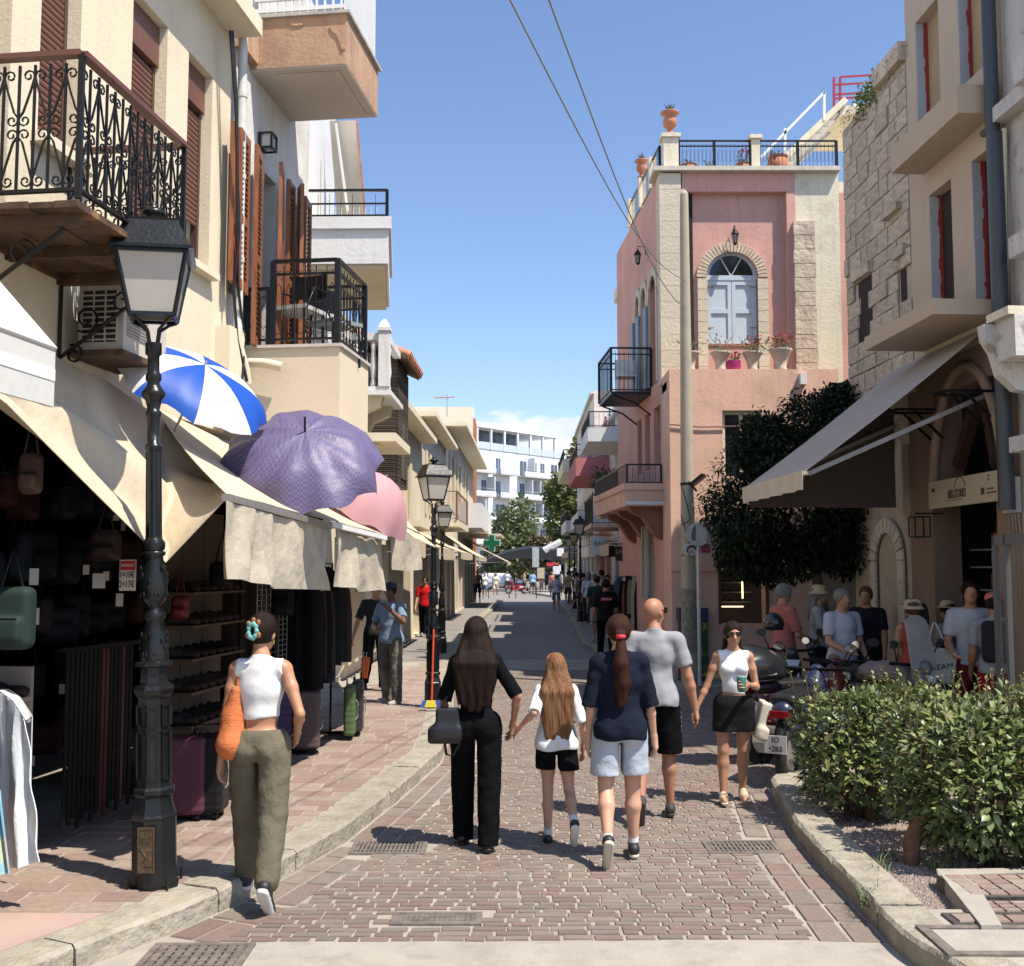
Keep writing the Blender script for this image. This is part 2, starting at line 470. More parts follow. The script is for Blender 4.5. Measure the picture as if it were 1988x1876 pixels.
# ================================================================== GROUND
m_mortar = M('mortar', (0.358, 0.314, 0.260), .95, .15, 2., .5, 120)
m_asph = M('far_paving', (0.242, 0.211, 0.188), .9, .14, 1.5, .3, 60, col2=(.25, .225, .205), mixs=.35, mixw=.2)
m_setts = [M('sett_' + n, c, .85, .14, 9., .5, 90, spec=.3, orand=.10, col2=c2, mixs=14, mixw=.2) for n, c, c2 in (
 ('plum', (0.222, 0.162, 0.136), (0.195, 0.145, 0.123)), ('brown', (0.233, 0.181, 0.148), (0.255, 0.201, 0.165)), ('grey', (0.228, 0.188, 0.155), (0.244, 0.202, 0.169)),
 ('olive', (0.204, 0.168, 0.136), (0.225, 0.188, 0.153)), ('red', (0.214, 0.147, 0.121), (0.222, 0.160, 0.133)))]
m_pav = [M('paver_' + n, c, .85, .16, 7., .45, 70, orand=.1, col2=c2, mixs=9, mixw=.2) for n, c, c2 in (
 ('brown', (0.282, 0.195, 0.151), (0.335, 0.244, 0.195)), ('rose', (0.288, 0.189, 0.151), (0.262, 0.184, 0.151)), ('grey', (0.298, 0.225, 0.180), (0.346, 0.269, 0.220)))]
m_conc = M('pale_concrete', (0.376, 0.336, 0.280), .92, .1, 3., .5, 60, col2=(.28, .26, .23), mixs=5, mixw=.1, mixc=.6)
m_kerb = M('kerb_stone', (0.352, 0.312, 0.248), .95, .18, 5., .9, 26, col2=(.30, .25, .17), mixs=12, mixw=.12, mixc=.58, orand=.06)
m_pinkslab = M('pink_concrete', (0.448, 0.309, 0.260), .85, .08, 2., .2, 50, col2=(.42, .31, .27), mixs=3, mixw=.1, mixc=.62)
m_iron = M('cast_iron', (.10, .085, .075), .6, .3, 20, .3, 60, metal=.4)
KL = [Vector((-3.6, 2.0, 0)), Vector((-2.75, 4.3, 0))] + [G(*p) for p in ((178, 1874), (320, 1821), (471, 1753), (574, 1693), (671, 1637), (766, 1561), (854, 1483), (868, 1440), (876, 1380), (880, 1320), (886, 1275), (905, 1240), (939, 1204), (976, 1170))]
KR = [Vector((2.9, 1.5, 0)), Vector((2.42, 4.3, 0))] + [G(*p) for p in ((1761, 1874), (1690, 1794), (1607, 1705), (1544.6, 1631), (1492.7, 1532))]
def lerp_x(L_, Y):
 for a, b in zip(L_, L_[1:]):
  if a.y <= Y <= b.y: return a.x + (b.x - a.x) * (Y - a.y) / (b.y - a.y)
 return L_[0].x if Y < L_[0].y else L_[-1].x
xl = lambda Y: lerp_x(KL, Y)
def xr(Y): return lerp_x(KR, Y) if Y < KR[-1].y else (4.9 if Y < 17.5 else 2.15)
g = MB(); g.quad((-900, -60, -.02), (900, -60, -.02), (900, 1500, -.02), (-900, 1500, -.02))
put('ground', g, M('dusty_ground', (.30, .26, .2), .95, .2, .05, .2, 3), kind='structure')
g = MB(); g.add([(-6, -4, 0), (9, -4, 0), (9, 25, 0), (6, 95, 0), (60, 100, 0), (60, 140, 0), (-60, 140, 0), (-60, 100, 0), (-3.5, 90, 0), (-6, 25, 0)], [tuple(range(10))])
road = put('road', g, [m_asph], kind='structure', label='street surface running away between the shop fronts')
g = MB(); g.add([(xl(y) - .1, y, .004) for y in np.arange(2, 24.1, .5)] + [(min(xr(y), 4.9) + .1, y, .004) for y in np.arange(24, 1.9, -.5)], [tuple(range(90))])
bed = put('mortar_bed', g, m_mortar, kind='structure')
def unit_stone(seed, j=.03, bev=.08):
 r = random.Random(seed); mb = MB()
 b = [(-.5, -.5), (.5, -.5), (.5, .5), (-.5, .5)]
 lo = [(x * (1 + r.uniform(-j, j)), y * (1 + r.uniform(-j, j) * 2), 0) for x, y in b]
 hi = [(p[0] * (1 - bev * .5) + r.uniform(-j, j) * .4, p[1] * (1 - bev) + r.uniform(-j, j) * .6, 1 + r.uniform(-.15, .15)) for p in lo]
 mb.add(lo + hi, [(4, 5, 6, 7), (0, 1, 5, 4), (1, 2, 6, 5), (2, 3, 7, 6), (3, 0, 4, 7)])
 return mb
holes_road = []       # grates set in the road: (x0,x1,y0,y1)
def grate_box(a, b, c, d, z=0.):
 P = [G(*q, z) for q in (a, b, c, d)]
 return min(p.x for p in P), max(p.x for p in P), min(p.y for p in P), max(p.y for p in P)
GR = [grate_box((690, 1637), (832, 1637), (822, 1662), (675, 1662)), grate_box((1368, 1636), (1500, 1636), (1510, 1661), (1378, 1661)), grate_box((765, 1776), (937, 1776), (932, 1800), (758, 1800))]
def near_hole(x0, x1, y0, y1, H=GR):
 cx, cy = (x0 + x1) / 2, (y0 + y1) / 2
 return any(h[0] - .03 < cx < h[1] + .03 and h[2] - .02 < cy < h[3] + .02 for h in H)
stones = []   # (x,y,w,d,rot)
Y = 6.0; row = 0
while Y < 21.5:
 dpt = rnd.uniform(.066, .082)
 x = xl(Y) + .345 + rnd.uniform(0, .05); xe = xr(Y) - (.375 if Y < 9.7 else 0)
 off = 0
 while x < xe:
  wd = rnd.uniform(.10, .20)
  if x + wd > xe: wd = xe - x
  if wd > .06 and not near_hole(x, x + wd, Y, Y + dpt):
   yy = Y + dpt / 2 + .02 * math.sin(x * 1.7 + row * .2) + rnd.uniform(-.006, .006)
   stones.append((x + wd / 2, yy, wd - (rnd.uniform(.008, .04) if rnd.random() < .5 else .008), dpt - rnd.uniform(.004, .014), rnd.uniform(-.02, .02), .010))
  x += wd
 Y += dpt; row += 1
def border(PL, offs, sgn, y0, y1, wid=.165):
 pts = [p for p in PL]
 for o in offs:
  L_ = 0
  for a, b in zip(pts, pts[1:]):
   d = (b - a); ln = d.length
   if ln < .01: continue
   t = d / ln; nrm = Vector((t.y, -t.x, 0)) * sgn
   s_ = 0
   while s_ < ln:
    l = min(rnd.uniform(.26, .44), ln - s_)
    c = a + t * (s_ + l / 2) + nrm * o
    if y0 < c.y < y1 and l > .08 and not near_hole(c.x - .1, c.x + .1, c.y - .1, c.y + .1):
     stones.append((c.x, c.y, l - .025, wid - .02, math.atan2(t.y, t.x) + rnd.uniform(-.01, .01), .011))
    s_ += l
border(KL, (.10, .265), 1, 5.9, 23)
border(KR, (.10, .28), -1, 5.9, 9.9, .18)
# the flat course that leads on past the planter's corner
c0 = G(1492, 1532); border([c0 + Vector((-.2, .1, 0)), Vector((1.9, 18, 0))], (0, .18), 1, 9.9, 18, .17)
def lay(stones, name, mats, parent, zb, nsingle=300, seed0=0):
 stones.sort(key=lambda s: s[1])
 V = [unit_stone(seed0 + i) for i in range(10)]
 meshes = []
 for i in range(10):
  me = V[i].mesh(name, [mats[i % len(mats)]]); meshes.append(me)
 rest = MB()
 for i, (x, y, w_, d_, r_, h_) in enumerate(stones):
  k = rnd.randrange(10)
  if i < nsingle: inst(name, meshes[k], parent, (x, y, zb), r_, scale=(w_, d_, h_))
  else:
   c_, s_ = math.cos(r_), math.sin(r_)
   rest.add([(x + (v[0] * w_ * c_ - v[1] * d_ * s_), y + (v[0] * w_ * s_ + v[1] * d_ * c_), zb + v[2] * h_) for v in V[k].v], V[k].f, rnd.randrange(len(mats)))
 put(name + '_field', rest, mats, parent, kind='stuff')
lay(stones, 'sett', m_setts, bed, .003)
# pale concrete strip across the street at the viewer's feet
g = MB(); ys = 5.97
g.add([(-2.9, 3.0, .008), (2.9, 3.0, .008), (lerp_x(KR, ys), ys, .008), (1.2, ys + .05, .008), (.2, ys - .02, .008), (-.8, ys + .06, .008), (xl(ys) + .02, ys - .05, .008)], [tuple(range(7))])
put('concrete_strip', g, m_conc, kind='structure')
# ---- left kerb and pavement
ZK = .14
def kerb(PL, wd, h, sgn, name, parent_name, lab, y0=-9, y1=99, step=.95):
 par = None; seg = []
 acc = MB(); first = True
 root = None
 pts = [PL[0]]
 for a, b in zip(PL, PL[1:]):
  n = max(1, round((b - a).length / .12))
  for i in range(1, n + 1): pts.append(a.lerp(b, i / n))
 # smooth the line
 for _ in range(4): pts = [pts[0]] + [(pts[i - 1] + pts[i] * 2 + pts[i + 1]) / 4 for i in range(1, len(pts) - 1)] + [pts[-1]]
 base = MB(); root = put(parent_name, MB().add([pts[0] + Vector((0, 0, -.01)), pts[1] + Vector((0, 0, -.01)), pts[1] + Vector((.01 * sgn, 0, -.01))], [(0, 1, 2)]), m_kerb, kind='structure', label=lab)
 cur = [pts[0]]; ln = 0; L_ = rnd.uniform(.8, 1.1) * step
 def flush(c):
  if len(c) < 2: return
  mb = MB(); S = []
  e = rnd.uniform(-.006, .006); hh = h + rnd.uniform(-.006, .006)
  for i, p in enumerate(c):
   t = (c[min(i + 1, len(c) - 1)] - c[max(i - 1, 0)]).normalized(); nn = Vector((t.y, -t.x, 0)) * sgn
   q = p
   if i == 0: q = p + t * .006
   if i == len(c) - 1: q = p - t * .006
   j = lambda a_: rnd.uniform(-a_, a_)
   S.append([q + nn * (e + j(.004)) + Vector((0, 0, -.02)), q + nn * (e + j(.006)) + Vector((0, 0, hh * .5)), q + nn * (e + j(.004)) + Vector((0, 0, hh - .022 + j(.004))), q - nn * (.02 + j(.004)) + Vector((0, 0, hh + j(.003))), q - nn * (wd) + Vector((0, 0, hh)), q - nn * wd + Vector((0, 0, -.02))])
  m = 6
  V = [v for r_ in S for v in r_]
  F_ = [(i * m + k, i * m + (k + 1) % m, (i + 1) * m + (k + 1) % m, (i + 1) * m + k) for i in range(len(S) - 1) for k in range(m)]
  F_ += [tuple(range(m)), tuple(range(len(V) - m, len(V)))[::-1]]
  mb.add(V, F_)
  put(name, mb, m_kerb, root)
 for a, b in zip(pts, pts[1:]):
  cur.append(b); ln += (b - a).length
  if ln > L_: flush(cur); cur = [b]; ln = 0; L_ = rnd.uniform(.8, 1.15) * step
 flush(cur)
 return root
kerb(KL, .27, ZK, 1, 'kerb_stone', 'left_kerb', 'rough pale kerb stones curving along the left pavement')
inner = [(xl(y) - .25, y) for y in np.arange(2.0, 66, .5)]
g = MB(); g.add([(x, y, ZK - .004) for x, y in inner] + [(-6, 66, ZK - .004), (-9, 2, ZK - .004)], [tuple(range(len(inner) + 2))])
pav = put('left_pavement', g, [m_mortar], kind='structure')
g = MB(); inn = [(xl(y) - .26, y) for y in np.arange(22, 66, .5)]
g.add([(x, y, ZK) for x, y in inn] + [(-6, 66, ZK), (-6, 22, ZK)], [tuple(range(len(inn) + 2))])
put('far_left_pavement', g, m_asph, kind='structure')
stones = []; Y = 6.05; row = 0
while Y < 22:
 dpt = rnd.uniform(.165, .19)
 xe = xl(Y + .08) - .29; x = max(-4.2, -3.93 + .126 * Y - .35) - rnd.uniform(0, .25)
 while x < xe:
  wd = rnd.uniform(.30, .46)
  if x + wd > xe: wd = xe - x
  if wd > .07: stones.append((x + wd / 2, Y + dpt / 2 + .05 * x * 0, wd - .016, dpt - .014, rnd.uniform(-.008, .008), .008))
  x += wd
 Y += dpt; row += 1
lay(stones, 'paving_stone', m_pav, pav, ZK - .004, 260, 40)
g = MB(); a = G(-60, 1758, ZK); b = G(318, 1770, ZK)
g.prism([(-3.9, 3.0), (xl(3.2) - .27, 3.0), (xl(4.3) - .27, 4.3), (xl(5.2) - .27, 5.2), (xl(6.0) - .28, 6.02), (-3.9, 6.04)], ZK - .03, ZK + .004)
put('pink_slab', g, m_pinkslab, kind='structure', label='flat pink concrete slab at the near end of the left pavement')
# ---- grates and covers
def grate(name, box, z, nx, ny, lab, mat=None, frame=.035, solid=False, cat='drain grate'):
 x0, x1, y0, y1 = box
 e = empty(name, ((x0 + x1) / 2, (y0 + y1) / 2, z), lab, cat)
 mb = MB()
 for a_ in ((x0, x1, y0, y0 + frame), (x0, x1, y1 - frame, y1), (x0, x0 + frame, y0 + frame, y1 - frame), (x1 - frame, x1, y0 + frame, y1 - frame)):
  mb.box(*a_, z - .01, z + .012)
 put('frame', mb, mat or m_iron, e)
 mb = MB(); mb.quad((x0 + frame, y0 + frame, z + .001), (x1 - frame, y0 + frame, z + .001), (x1 - frame, y1 - frame, z + .001), (x0 + frame, y1 - frame, z + .001))
 put('pit', mb, M('pit_dark', (.035, .03, .026), .9), e)
 bars = MB()
 ix0, ix1, iy0, iy1 = x0 + frame, x1 - frame, y0 + frame, y1 - frame
 for i in range(nx):
  xx = ix0 + (i + .5) * (ix1 - ix0) / nx; hw = (ix1 - ix0) / nx * (.34 if solid else .27)
  bars.box(xx - hw, xx + hw, iy0, iy1, z + .002, z + .009)
 for j in range(ny):
  yy = iy0 + (j + .5) * (iy1 - iy0) / ny
  bars.box(ix0, ix1, yy - .007, yy + .007, z + .002, z + .0105)
 put('bars', bars, mat or m_iron, e)
 return e
m_rust = M('worn_cover_iron', (.20, .165, .14), .7, .3, 12, .3, 60, metal=.2)
grate('drain_grate', GR[0], .006, 16, 2, 'dusty drain grate against the left kerb beside the woman in black', m_rust)
grate('drain_grate', GR[1], .006, 14, 3, 'dark road grate in front of the planter kerb on the right', m_rust)
grate('manhole_cover', GR[2], .006, 15, 6, 'rectangular chequered manhole cover in the middle of the setts', m_rust, solid=True, cat='manhole cover')
bx = grate_box((330, 1840), (497, 1838), (420, 1890), (215, 1890))
grate('manhole_cover', (bx[0] + .1, bx[1], bx[2], bx[3]), .009, 9, 5, 'large ribbed iron cover in the concrete by the left kerb, nearest the viewer', m_rust, solid=True, cat='manhole cover')
# ---- right planter
ZP = .145
kr = KR + [G(1492.7, 1532) + Vector((.5, .25, 0)), Vector((7.5, 11.4, 0))]
kerb(kr, .26, ZP, -1, 'kerb_stone', 'planter_kerb', 'tall stone kerb round the hedge bed')
g = MB(); g.add([(lerp_x(KR, y) + .2, y, .07) for y in (1.5, 3, 4.3, 5.5, 6.5, 7.5, 8.5, 9.6)] + [(7, 10.8, .07), (9, 1.5, .07)], [tuple(range(10))])
put('planting_bed', g, M('bed_soil', (.33, .25, .17), .95, .25, 6, .8, 50, col2=(.2, .15, .1), mixs=5), kind='structure')
# concrete apron with covers, bottom right
e1 = G(1820, 1690, .15); e2 = G(1905, 1800, .15)
g = MB()
ya, yb = G(1900, 1840, .14).y, G(1850, 1765, .14).y
g.prism([(lerp_x(KR, 1.6) + .24, 1.6), (9, 1.6), (9, yb), (G(1640, 1790, .14).x + .5, yb), (lerp_x(KR, yb) + .24, yb - .1), (lerp_x(KR, ya) + .24, ya)], .05, .138)
put('concrete_apron', g, m_conc, kind='structure')
g = MB(); q = [G(*p, .16) for p in ((1818, 1690), (1880, 1690), (1945, 1800), (1905, 1800))]
g.prism([(p.x, p.y) for p in q], .05, .17); q2 = [G(*p, .16) for p in ((1818, 1690), (2100, 1686), (2100, 1695), (1822, 1702))]
g.prism([(p.x, p.y) for p in q2], .05, .168)
put('cover_surround', g, m_conc, kind='structure')
def paved_cover(pts, z, lab, nx, ny):
 P = [G(*p, z) for p in pts]; x0, x1 = min(p.x for p in P), max(p.x for p in P); y0, y1 = min(p.y for p in P), max(p.y for p in P)
 e = empty('paved_cover', ((x0 + x1) / 2, (y0 + y1) / 2, z), lab, 'access cover')
 mb = MB(); mb.box(x0, x1, y0, y1, .04, z); put('tray', mb, m_iron, e)
 ms = [unit_stone(70 + i).mesh('paver', [m_pav[i % 3]]) for i in range(4)]
 for j in range(ny):
  for i in range(nx):
   w_, d_ = (x1 - x0 - .06) / nx, (y1 - y0 - .06) / ny
   inst('paver', ms[rnd.randrange(4)], e, (x0 + .03 + (i + .5) * w_ - (x0 + x1) / 2, y0 + .03 + (j + .5) * d_ - (y0 + y1) / 2, 0), 0, scale=(w_ - .012, d_ - .012, .008))
paved_cover(((1880, 1697), (2080, 1697), (2080, 1742), (1880, 1742)), .165, 'brick paved cover set in concrete behind the bushes, upper one at the right edge', 7, 4)
paved_cover(((1915, 1748), (2120, 1748), (2120, 1775), (1915, 1775)), .16, 'narrow brick paved cover just below the other paved cover', 7, 3)
paved_cover(((1855, 1772), (2100, 1772), (2100, 1795), (1855, 1795)), .15, 'single course of grey pavers in front of the concrete lid', 5, 1)
x0, x1, y0, y1 = grate_box((1842, 1800), (2120, 1800), (2120, 1858), (1842, 1858), .14)
e = empty('concrete_cover', ((x0 + x1) / 2, (y0 + y1) / 2, .14), 'square concrete lid in a rusty iron frame at the lower right', 'access cover')
mb = MB()
for a_ in ((x0, x1, y0, y0 + .05), (x0, x1, y1 - .05, y1), (x0, x0 + .05, y0 + .05, y1 - .05), (x1 - .05, x1, y0 + .05, y1 - .05)): mb.box(*a_, .12, .152)
put('frame', mb, m_rust, e); put('lid', MB().box(x0 + .06, x1 - .06, y0 + .06, y1 - .06, .12, .147), m_conc, e)
# gravel
mg = [M('gravel_' + n, c, .9, .2, 30) for n, c in (('pink', (.42, .31, .27)), ('grey', (.36, .31, .28)), ('dark', (.26, .2, .18)))]
gv = MB()
T4 = [(0, 0, 1), (1, 0, -.3), (-.5, .87, -.3), (-.5, -.87, -.3)]
for i in range(14000):
 y = rnd.uniform(5.9, 9.6); x = lerp_x(KR, y) + .24 + abs(rnd.gauss(0, .55))
 if y < yb and True: continue
 s_ = rnd.uniform(.005, .014); a_ = rnd.uniform(0, 6.28); c_, q_ = math.cos(a_), math.sin(a_)
 gv.add([(x + s_ * (p[0] * c_ - p[1] * q_), y + s_ * (p[0] * q_ + p[1] * c_), .073 + s_ * p[2] * .7) for p in T4], [(0, 1, 2), (0, 2, 3), (0, 3, 1)], rnd.randrange(3))
tag(put('gravel', gv, mg), 'pinkish gravel scattered in the hedge bed behind the kerb', 'gravel', kind='stuff')
# ---- right pavement in front of the pink house
rp = [G(1129, 1255), G(1181, 1282), Vector((2.25, 18.6, 0)), Vector((2.7, 17.8, 0)), Vector((7.5, 16.9, 0))]
rb = [Vector((2.55, 66, 0)), Vector((2.35, 45, 0)), Vector((1.95, 33, 0)), rp[0], rp[1], rp[2], rp[3], rp[4]]
kerb([Vector(p) for p in rb], .16, .12, 1, 'kerb_stone', 'right_kerb', 'low kerb along the shaded right pavement')
g = MB(); g.add([(p.x + .1, p.y + .08, .118) for p in rb] + [(9, 17, .118), (9, 66, .118)], [tuple(range(len(rb) + 2))][::-1])
put('right_pavement', g, m_asph, kind='structure')
# island pavement at the far junction
P = [G(*p) for p in ((1026, 1150), (1045, 1156), (1071, 1160), (1140, 1158), (1140, 1140), (1028, 1142))]
put('far_island', MB().prism([(p.x, p.y) for p in P], 0, .14), m_conc, kind='structure')
# ================================================================== LEFT SIDE, NEAR
m_cream = M('cream_plaster', (.80, .69, .50), .9, .05, 1.2, .25, 35, col2=(.74, .63, .45), mixs=1.1, mixw=.2, streak=.22)
m_creamd = M('cream_trim', (.79, .69, .50), .85, .05, 2, .1, 40, streak=.3)
m_white = M('white_plaster', (.74, .71, .66), .9, .06, 1.5, .3, 30, col2=(.60, .56, .49), mixs=2.2, mixw=.1, mixc=.62, streak=.35)
m_wpaint = M('white_paint', (.78, .78, .76), .5, .04, 3)
m_brown = M('roller_brown', (.17, .075, .05), .5, .1, 6, .05, 60)
m_frameb = M('dark_frame', (.09, .045, .035), .5, .1)
m_ochre = M('ochre_fascia', (.50, .31, .19), .9, .1, 2.5, .35, 25, col2=(.40, .25, .16), mixs=4, mixw=.12, mixc=.58, streak=.45)
m_soffit = M('soffit', (.56, .49, .42), .9, .06, 1.5, .1, 30)
m_black = M('black_iron', (.008, .008, .009), .38, .2, 12, .1, 80, spec=.35)
m_shut = M('orange_wood', (.36, .13, .045), .45, .25, 6, .15, 60, stretch=(6, 6, .7), col2=(.22, .075, .03), mixs=5, mixw=.2, orand=.1)
m_wood = M('old_wood', (.09, .048, .027), .8, .3, 6, .5, 30, col2=(.24, .12, .045), mixs=5, mixw=.08, mixc=.62, orand=.2)
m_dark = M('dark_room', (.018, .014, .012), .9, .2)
m_glass = M('dark_glass', (.02, .022, .025), .06, 0, spec=.6)
m_canvas = M('cream_canvas', (.68, .56, .40), .85, .05, 2.5, .3, 12, col2=(.55, .45, .33), mixs=2.2, mixw=.12, mixc=.6, translucent=.10, streak=.25)
m_valance = M('greige_canvas', (.53, .46, .35), .88, .05, 3, .35, 9, col2=(.38, .33, .26), mixs=4, mixw=.1, mixc=.64, translucent=.08)
m_whcanvas = M('white_canvas', (.60, .59, .54), .8, .04, 2, .1, 12)
m_pipe = M('grey_pipe', (.62, .62, .58), .55, .12, 8, .1, 40)
m_cable = M('black_cable', (.012, .012, .012), .5, 0)
m_alu = M('aluminium', (.55, .53, .5), .35, .1, 10, metal=.7)
m_terra = M('terracotta', (.50, .17, .09), .85, .15, 12, .3, 50, col2=(.62, .30, .18), mixs=8, mixw=.15, orand=.12)
P1 = L1.p
def spiral(c, r, turns, a0, sgn, n=12):
 out = []
 for i in range(n + 1):
  t = i / n; a = a0 + sgn * turns * 2 * math.pi * t; rr = r * (1 - .72 * t)
  out.append((c[0] + rr * math.cos(a), c[1] + rr * math.sin(a)))
 return out
def rail_run(mbs, f, L_, z0, z1, pitch, style, t=.014):
 """mbs: dict of builders; f(s, z) -> point; along length L_"""
 n = max(1, round(L_ / pitch)); p = L_ / n
 b = mbs
 for i in range(n + 1):
  s_ = i * p; b.tube([f(s_, z0), f(s_, z1)], t / 2, 4, smooth=False)
 H = z1 - z0
 if style == 'scroll':
  r = .035
  for i in range(0, n + 1):
   c = i * p; up = i % 2 == 0
   for sg in (-1, 1):
    e = c + sg * p
    if e < -.001 or e > L_ + .001: continue
    if up:
     for za, zb, zs, sp in ((z1 - .10 * H, z0 + .60 * H, z1 - .07 * H, 1), (z0 + .10 * H, z0 + .42 * H, z0 + .07 * H, -1)):
      pts = [f(c + sg * .003, za), f(c + sg * .25 * p, za - sp * .10 * H), f(c + sg * .7 * p, zb + sp * .03 * H), f(e, zb - sp * .02 * H)]
      b.tube(pts, t * .38, 4, smooth=False)
      q = spiral((c + sg * r * 1.05, zs - sp * .01), r, 1.15, math.pi if sg > 0 else 0, -sg * sp, 10)
      b.tube([f(*v) for v in q], t * .32, 4, smooth=False)
    else:
     for zc, sp in ((z0 + .565 * H, 1), (z0 + .45 * H, -1)):
      q = spiral((c + sg * r * 1.05, zc), r, 1.1, math.pi if sg > 0 else 0, sg * sp, 10)
      b.tube([f(*v) for v in q], t * .32, 4, smooth=False)
 elif style == 'ornate':
  r = .022
  for i in range(n):
   c = (i + .5) * p
   for zc, sp in ((z1 - .09 * H, 1), (z0 + .09 * H, -1)):
    for sg in (-1, 1):
     q = spiral((c + sg * r, zc), r, 1.0, math.pi if sg > 0 else 0, -sg * sp, 7)
     b.tube([f(*v) for v in q], t * .3, 3, smooth=False)
   b.tube([f(c + .3 * p * math.sin(a) * 1.1, z0 + H * (.5 + .26 * math.cos(a))) for a in np.linspace(0, 2 * math.pi, 11)], t * .3, 3, smooth=False)
def railing(parent, fr, path, z0, z1, pitch=.11, style='plain', mat=None, top=None, topw=.05, post=.035, low=.05, t=.014, mid=None):
 """path of (u, n) corners; handrail, bottom rail, posts and infill"""
 mat = mat or m_black
 rl = put('railing', (lambda mb: [rail_run(mb, (lambda s_, z, a=a, b=b, l=l: fr.p(a[0] + (b[0] - a[0]) * s_ / l, a[1] + (b[1] - a[1]) * s_ / l, z)), l, z0 + low, z1 - .05, pitch, style, t)
  for a, b, l in ((a, b, math.hypot(b[0] - a[0], b[1] - a[1])) for a, b in zip(path, path[1:]))] and mb)(MB()), mat, parent)
 hb = MB(); lb = MB()
 for a, b in zip(path, path[1:]):
  hb.bar(fr.p(*a, z1), fr.p(*b, z1), topw, .03); lb.bar(fr.p(*a, z0 + low), fr.p(*b, z0 + low), .03, .02)
  if mid:
   for m_ in mid: lb.bar(fr.p(*a, m_), fr.p(*b, m_), .025, .02)
 for a in path: lb.bar(fr.p(*a, z0), fr.p(*a, z1), post)
 put('handrail', hb, top or mat, rl); put('frame', lb, mat, rl)
 return rl
# ---------------- cream house with roller shutters
A_ = empty('cream_house', P1(-4, 0, 0), 'cream plastered house with brown roller shutters at the near left', 'building')
uR3, zt = L1.pix(413, 151); uL3, _ = L1.pix(367, 97); _, zb3 = L1.pix(380, 515)
uR2, _ = L1.pix(326, 55); uL2, _ = L1.pix(257, 90); uR1, _ = L1.pix(153, 200); uL1, zb1 = L1.pix(72, 262)
uR0, _ = L1.pix(17, 200)
wins = [(uL3, uR3, zb3, zt), (uL2, uR2, zb3, zt), (uL1, uR1, zb1, zt), (uR0 - 1.0, uR0, 4.05, zt)]
wb = wall_mb(MB(), L1, -11, 0, 3.25, 9.2, .3, wins)
put('wall', wb, m_cream, A_)
# piers and the deep dark shop behind
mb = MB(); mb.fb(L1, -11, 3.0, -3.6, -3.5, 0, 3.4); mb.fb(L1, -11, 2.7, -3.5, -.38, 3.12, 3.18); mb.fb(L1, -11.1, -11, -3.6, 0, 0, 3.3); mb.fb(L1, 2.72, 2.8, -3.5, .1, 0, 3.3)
put('shop_room', mb, M('shop_walls', (.010, .007, .006), .95, .2, spec=.05), A_)  # near-black base colour: the depth of the shop's shade is put into it
slat_me = {}
for k, (ua, ub, za, zb) in enumerate(wins):
 lab = ['narrow shutter with its lower third open', None, None, 'balcony door shutter'][k]
 mb = MB(); mb.fb(L1, ua, ub, -.17, -.07, zb - .34, zb - .01, 0)
 wn = put('window', mb, m_brown, A_, label=lab)
 zlow = za + (.42 if k == 0 else .02)
 mb = MB(); mb.fb(L1, ua + .001, ua + .04, -.16, -.10, za, zb - .34); mb.fb(L1, ub - .04, ub - .001, -.16, -.10, za, zb - .34); put('frame', mb, m_frameb, wn)
 put('opening', MB().fb(L1, ua + .04, ub - .04, -.22, -.2, za, zb - .3), m_glass, wn)
 pit = .046; n = int((zb - .34 - zlow) / pit)
 sm = MB(); W_ = ub - ua - .08
 sm.fb(L1, 0, 0, 0, 0, 0, 0); sm = MB()
 d, nv = L1.d * W_, L1.nv
 prof = [(-.012, 0), (0, .004), (.004, .018), (.002, .036), (-.012, .041)]
 V = [nv * a_ + Vector((0, 0, z_)) for a_, z_ in prof]; V = V + [v + d for v in V]
 sm.add(V, [(i, i + 1, i + 6, i + 5) for i in range(4)])
 me = sm.mesh('slat', [m_brown])
 for i in range(n): inst('slat', me, wn, P1(ua + .04, -.11, zlow + i * pit) - wloc(wn))
# sills, cornice
mb = MB(); mb.fb(L1, uL1 - .08, uR1 + .1, .0, .10, zb1 - .07, zb1); put('sill', mb, m_creamd, A_)
mb = MB(); mb.fb(L1, uL3 - .05, uR3 + .05, 0, .09, zb3 - .06, zb3); put('sill', mb, m_creamd, A_)
uc, zc = L1.pix(441, 63)
mb = MB(); mb.fb(L1, -11, uc + .12, .0, .30, zc, zc + .16); put('cornice', mb, m_creamd, A_)
mb = MB(); mb.fb(L1, -.26, .12, .0, .14, 3.28, 4.2); put('pilaster', mb, m_creamd, A_)
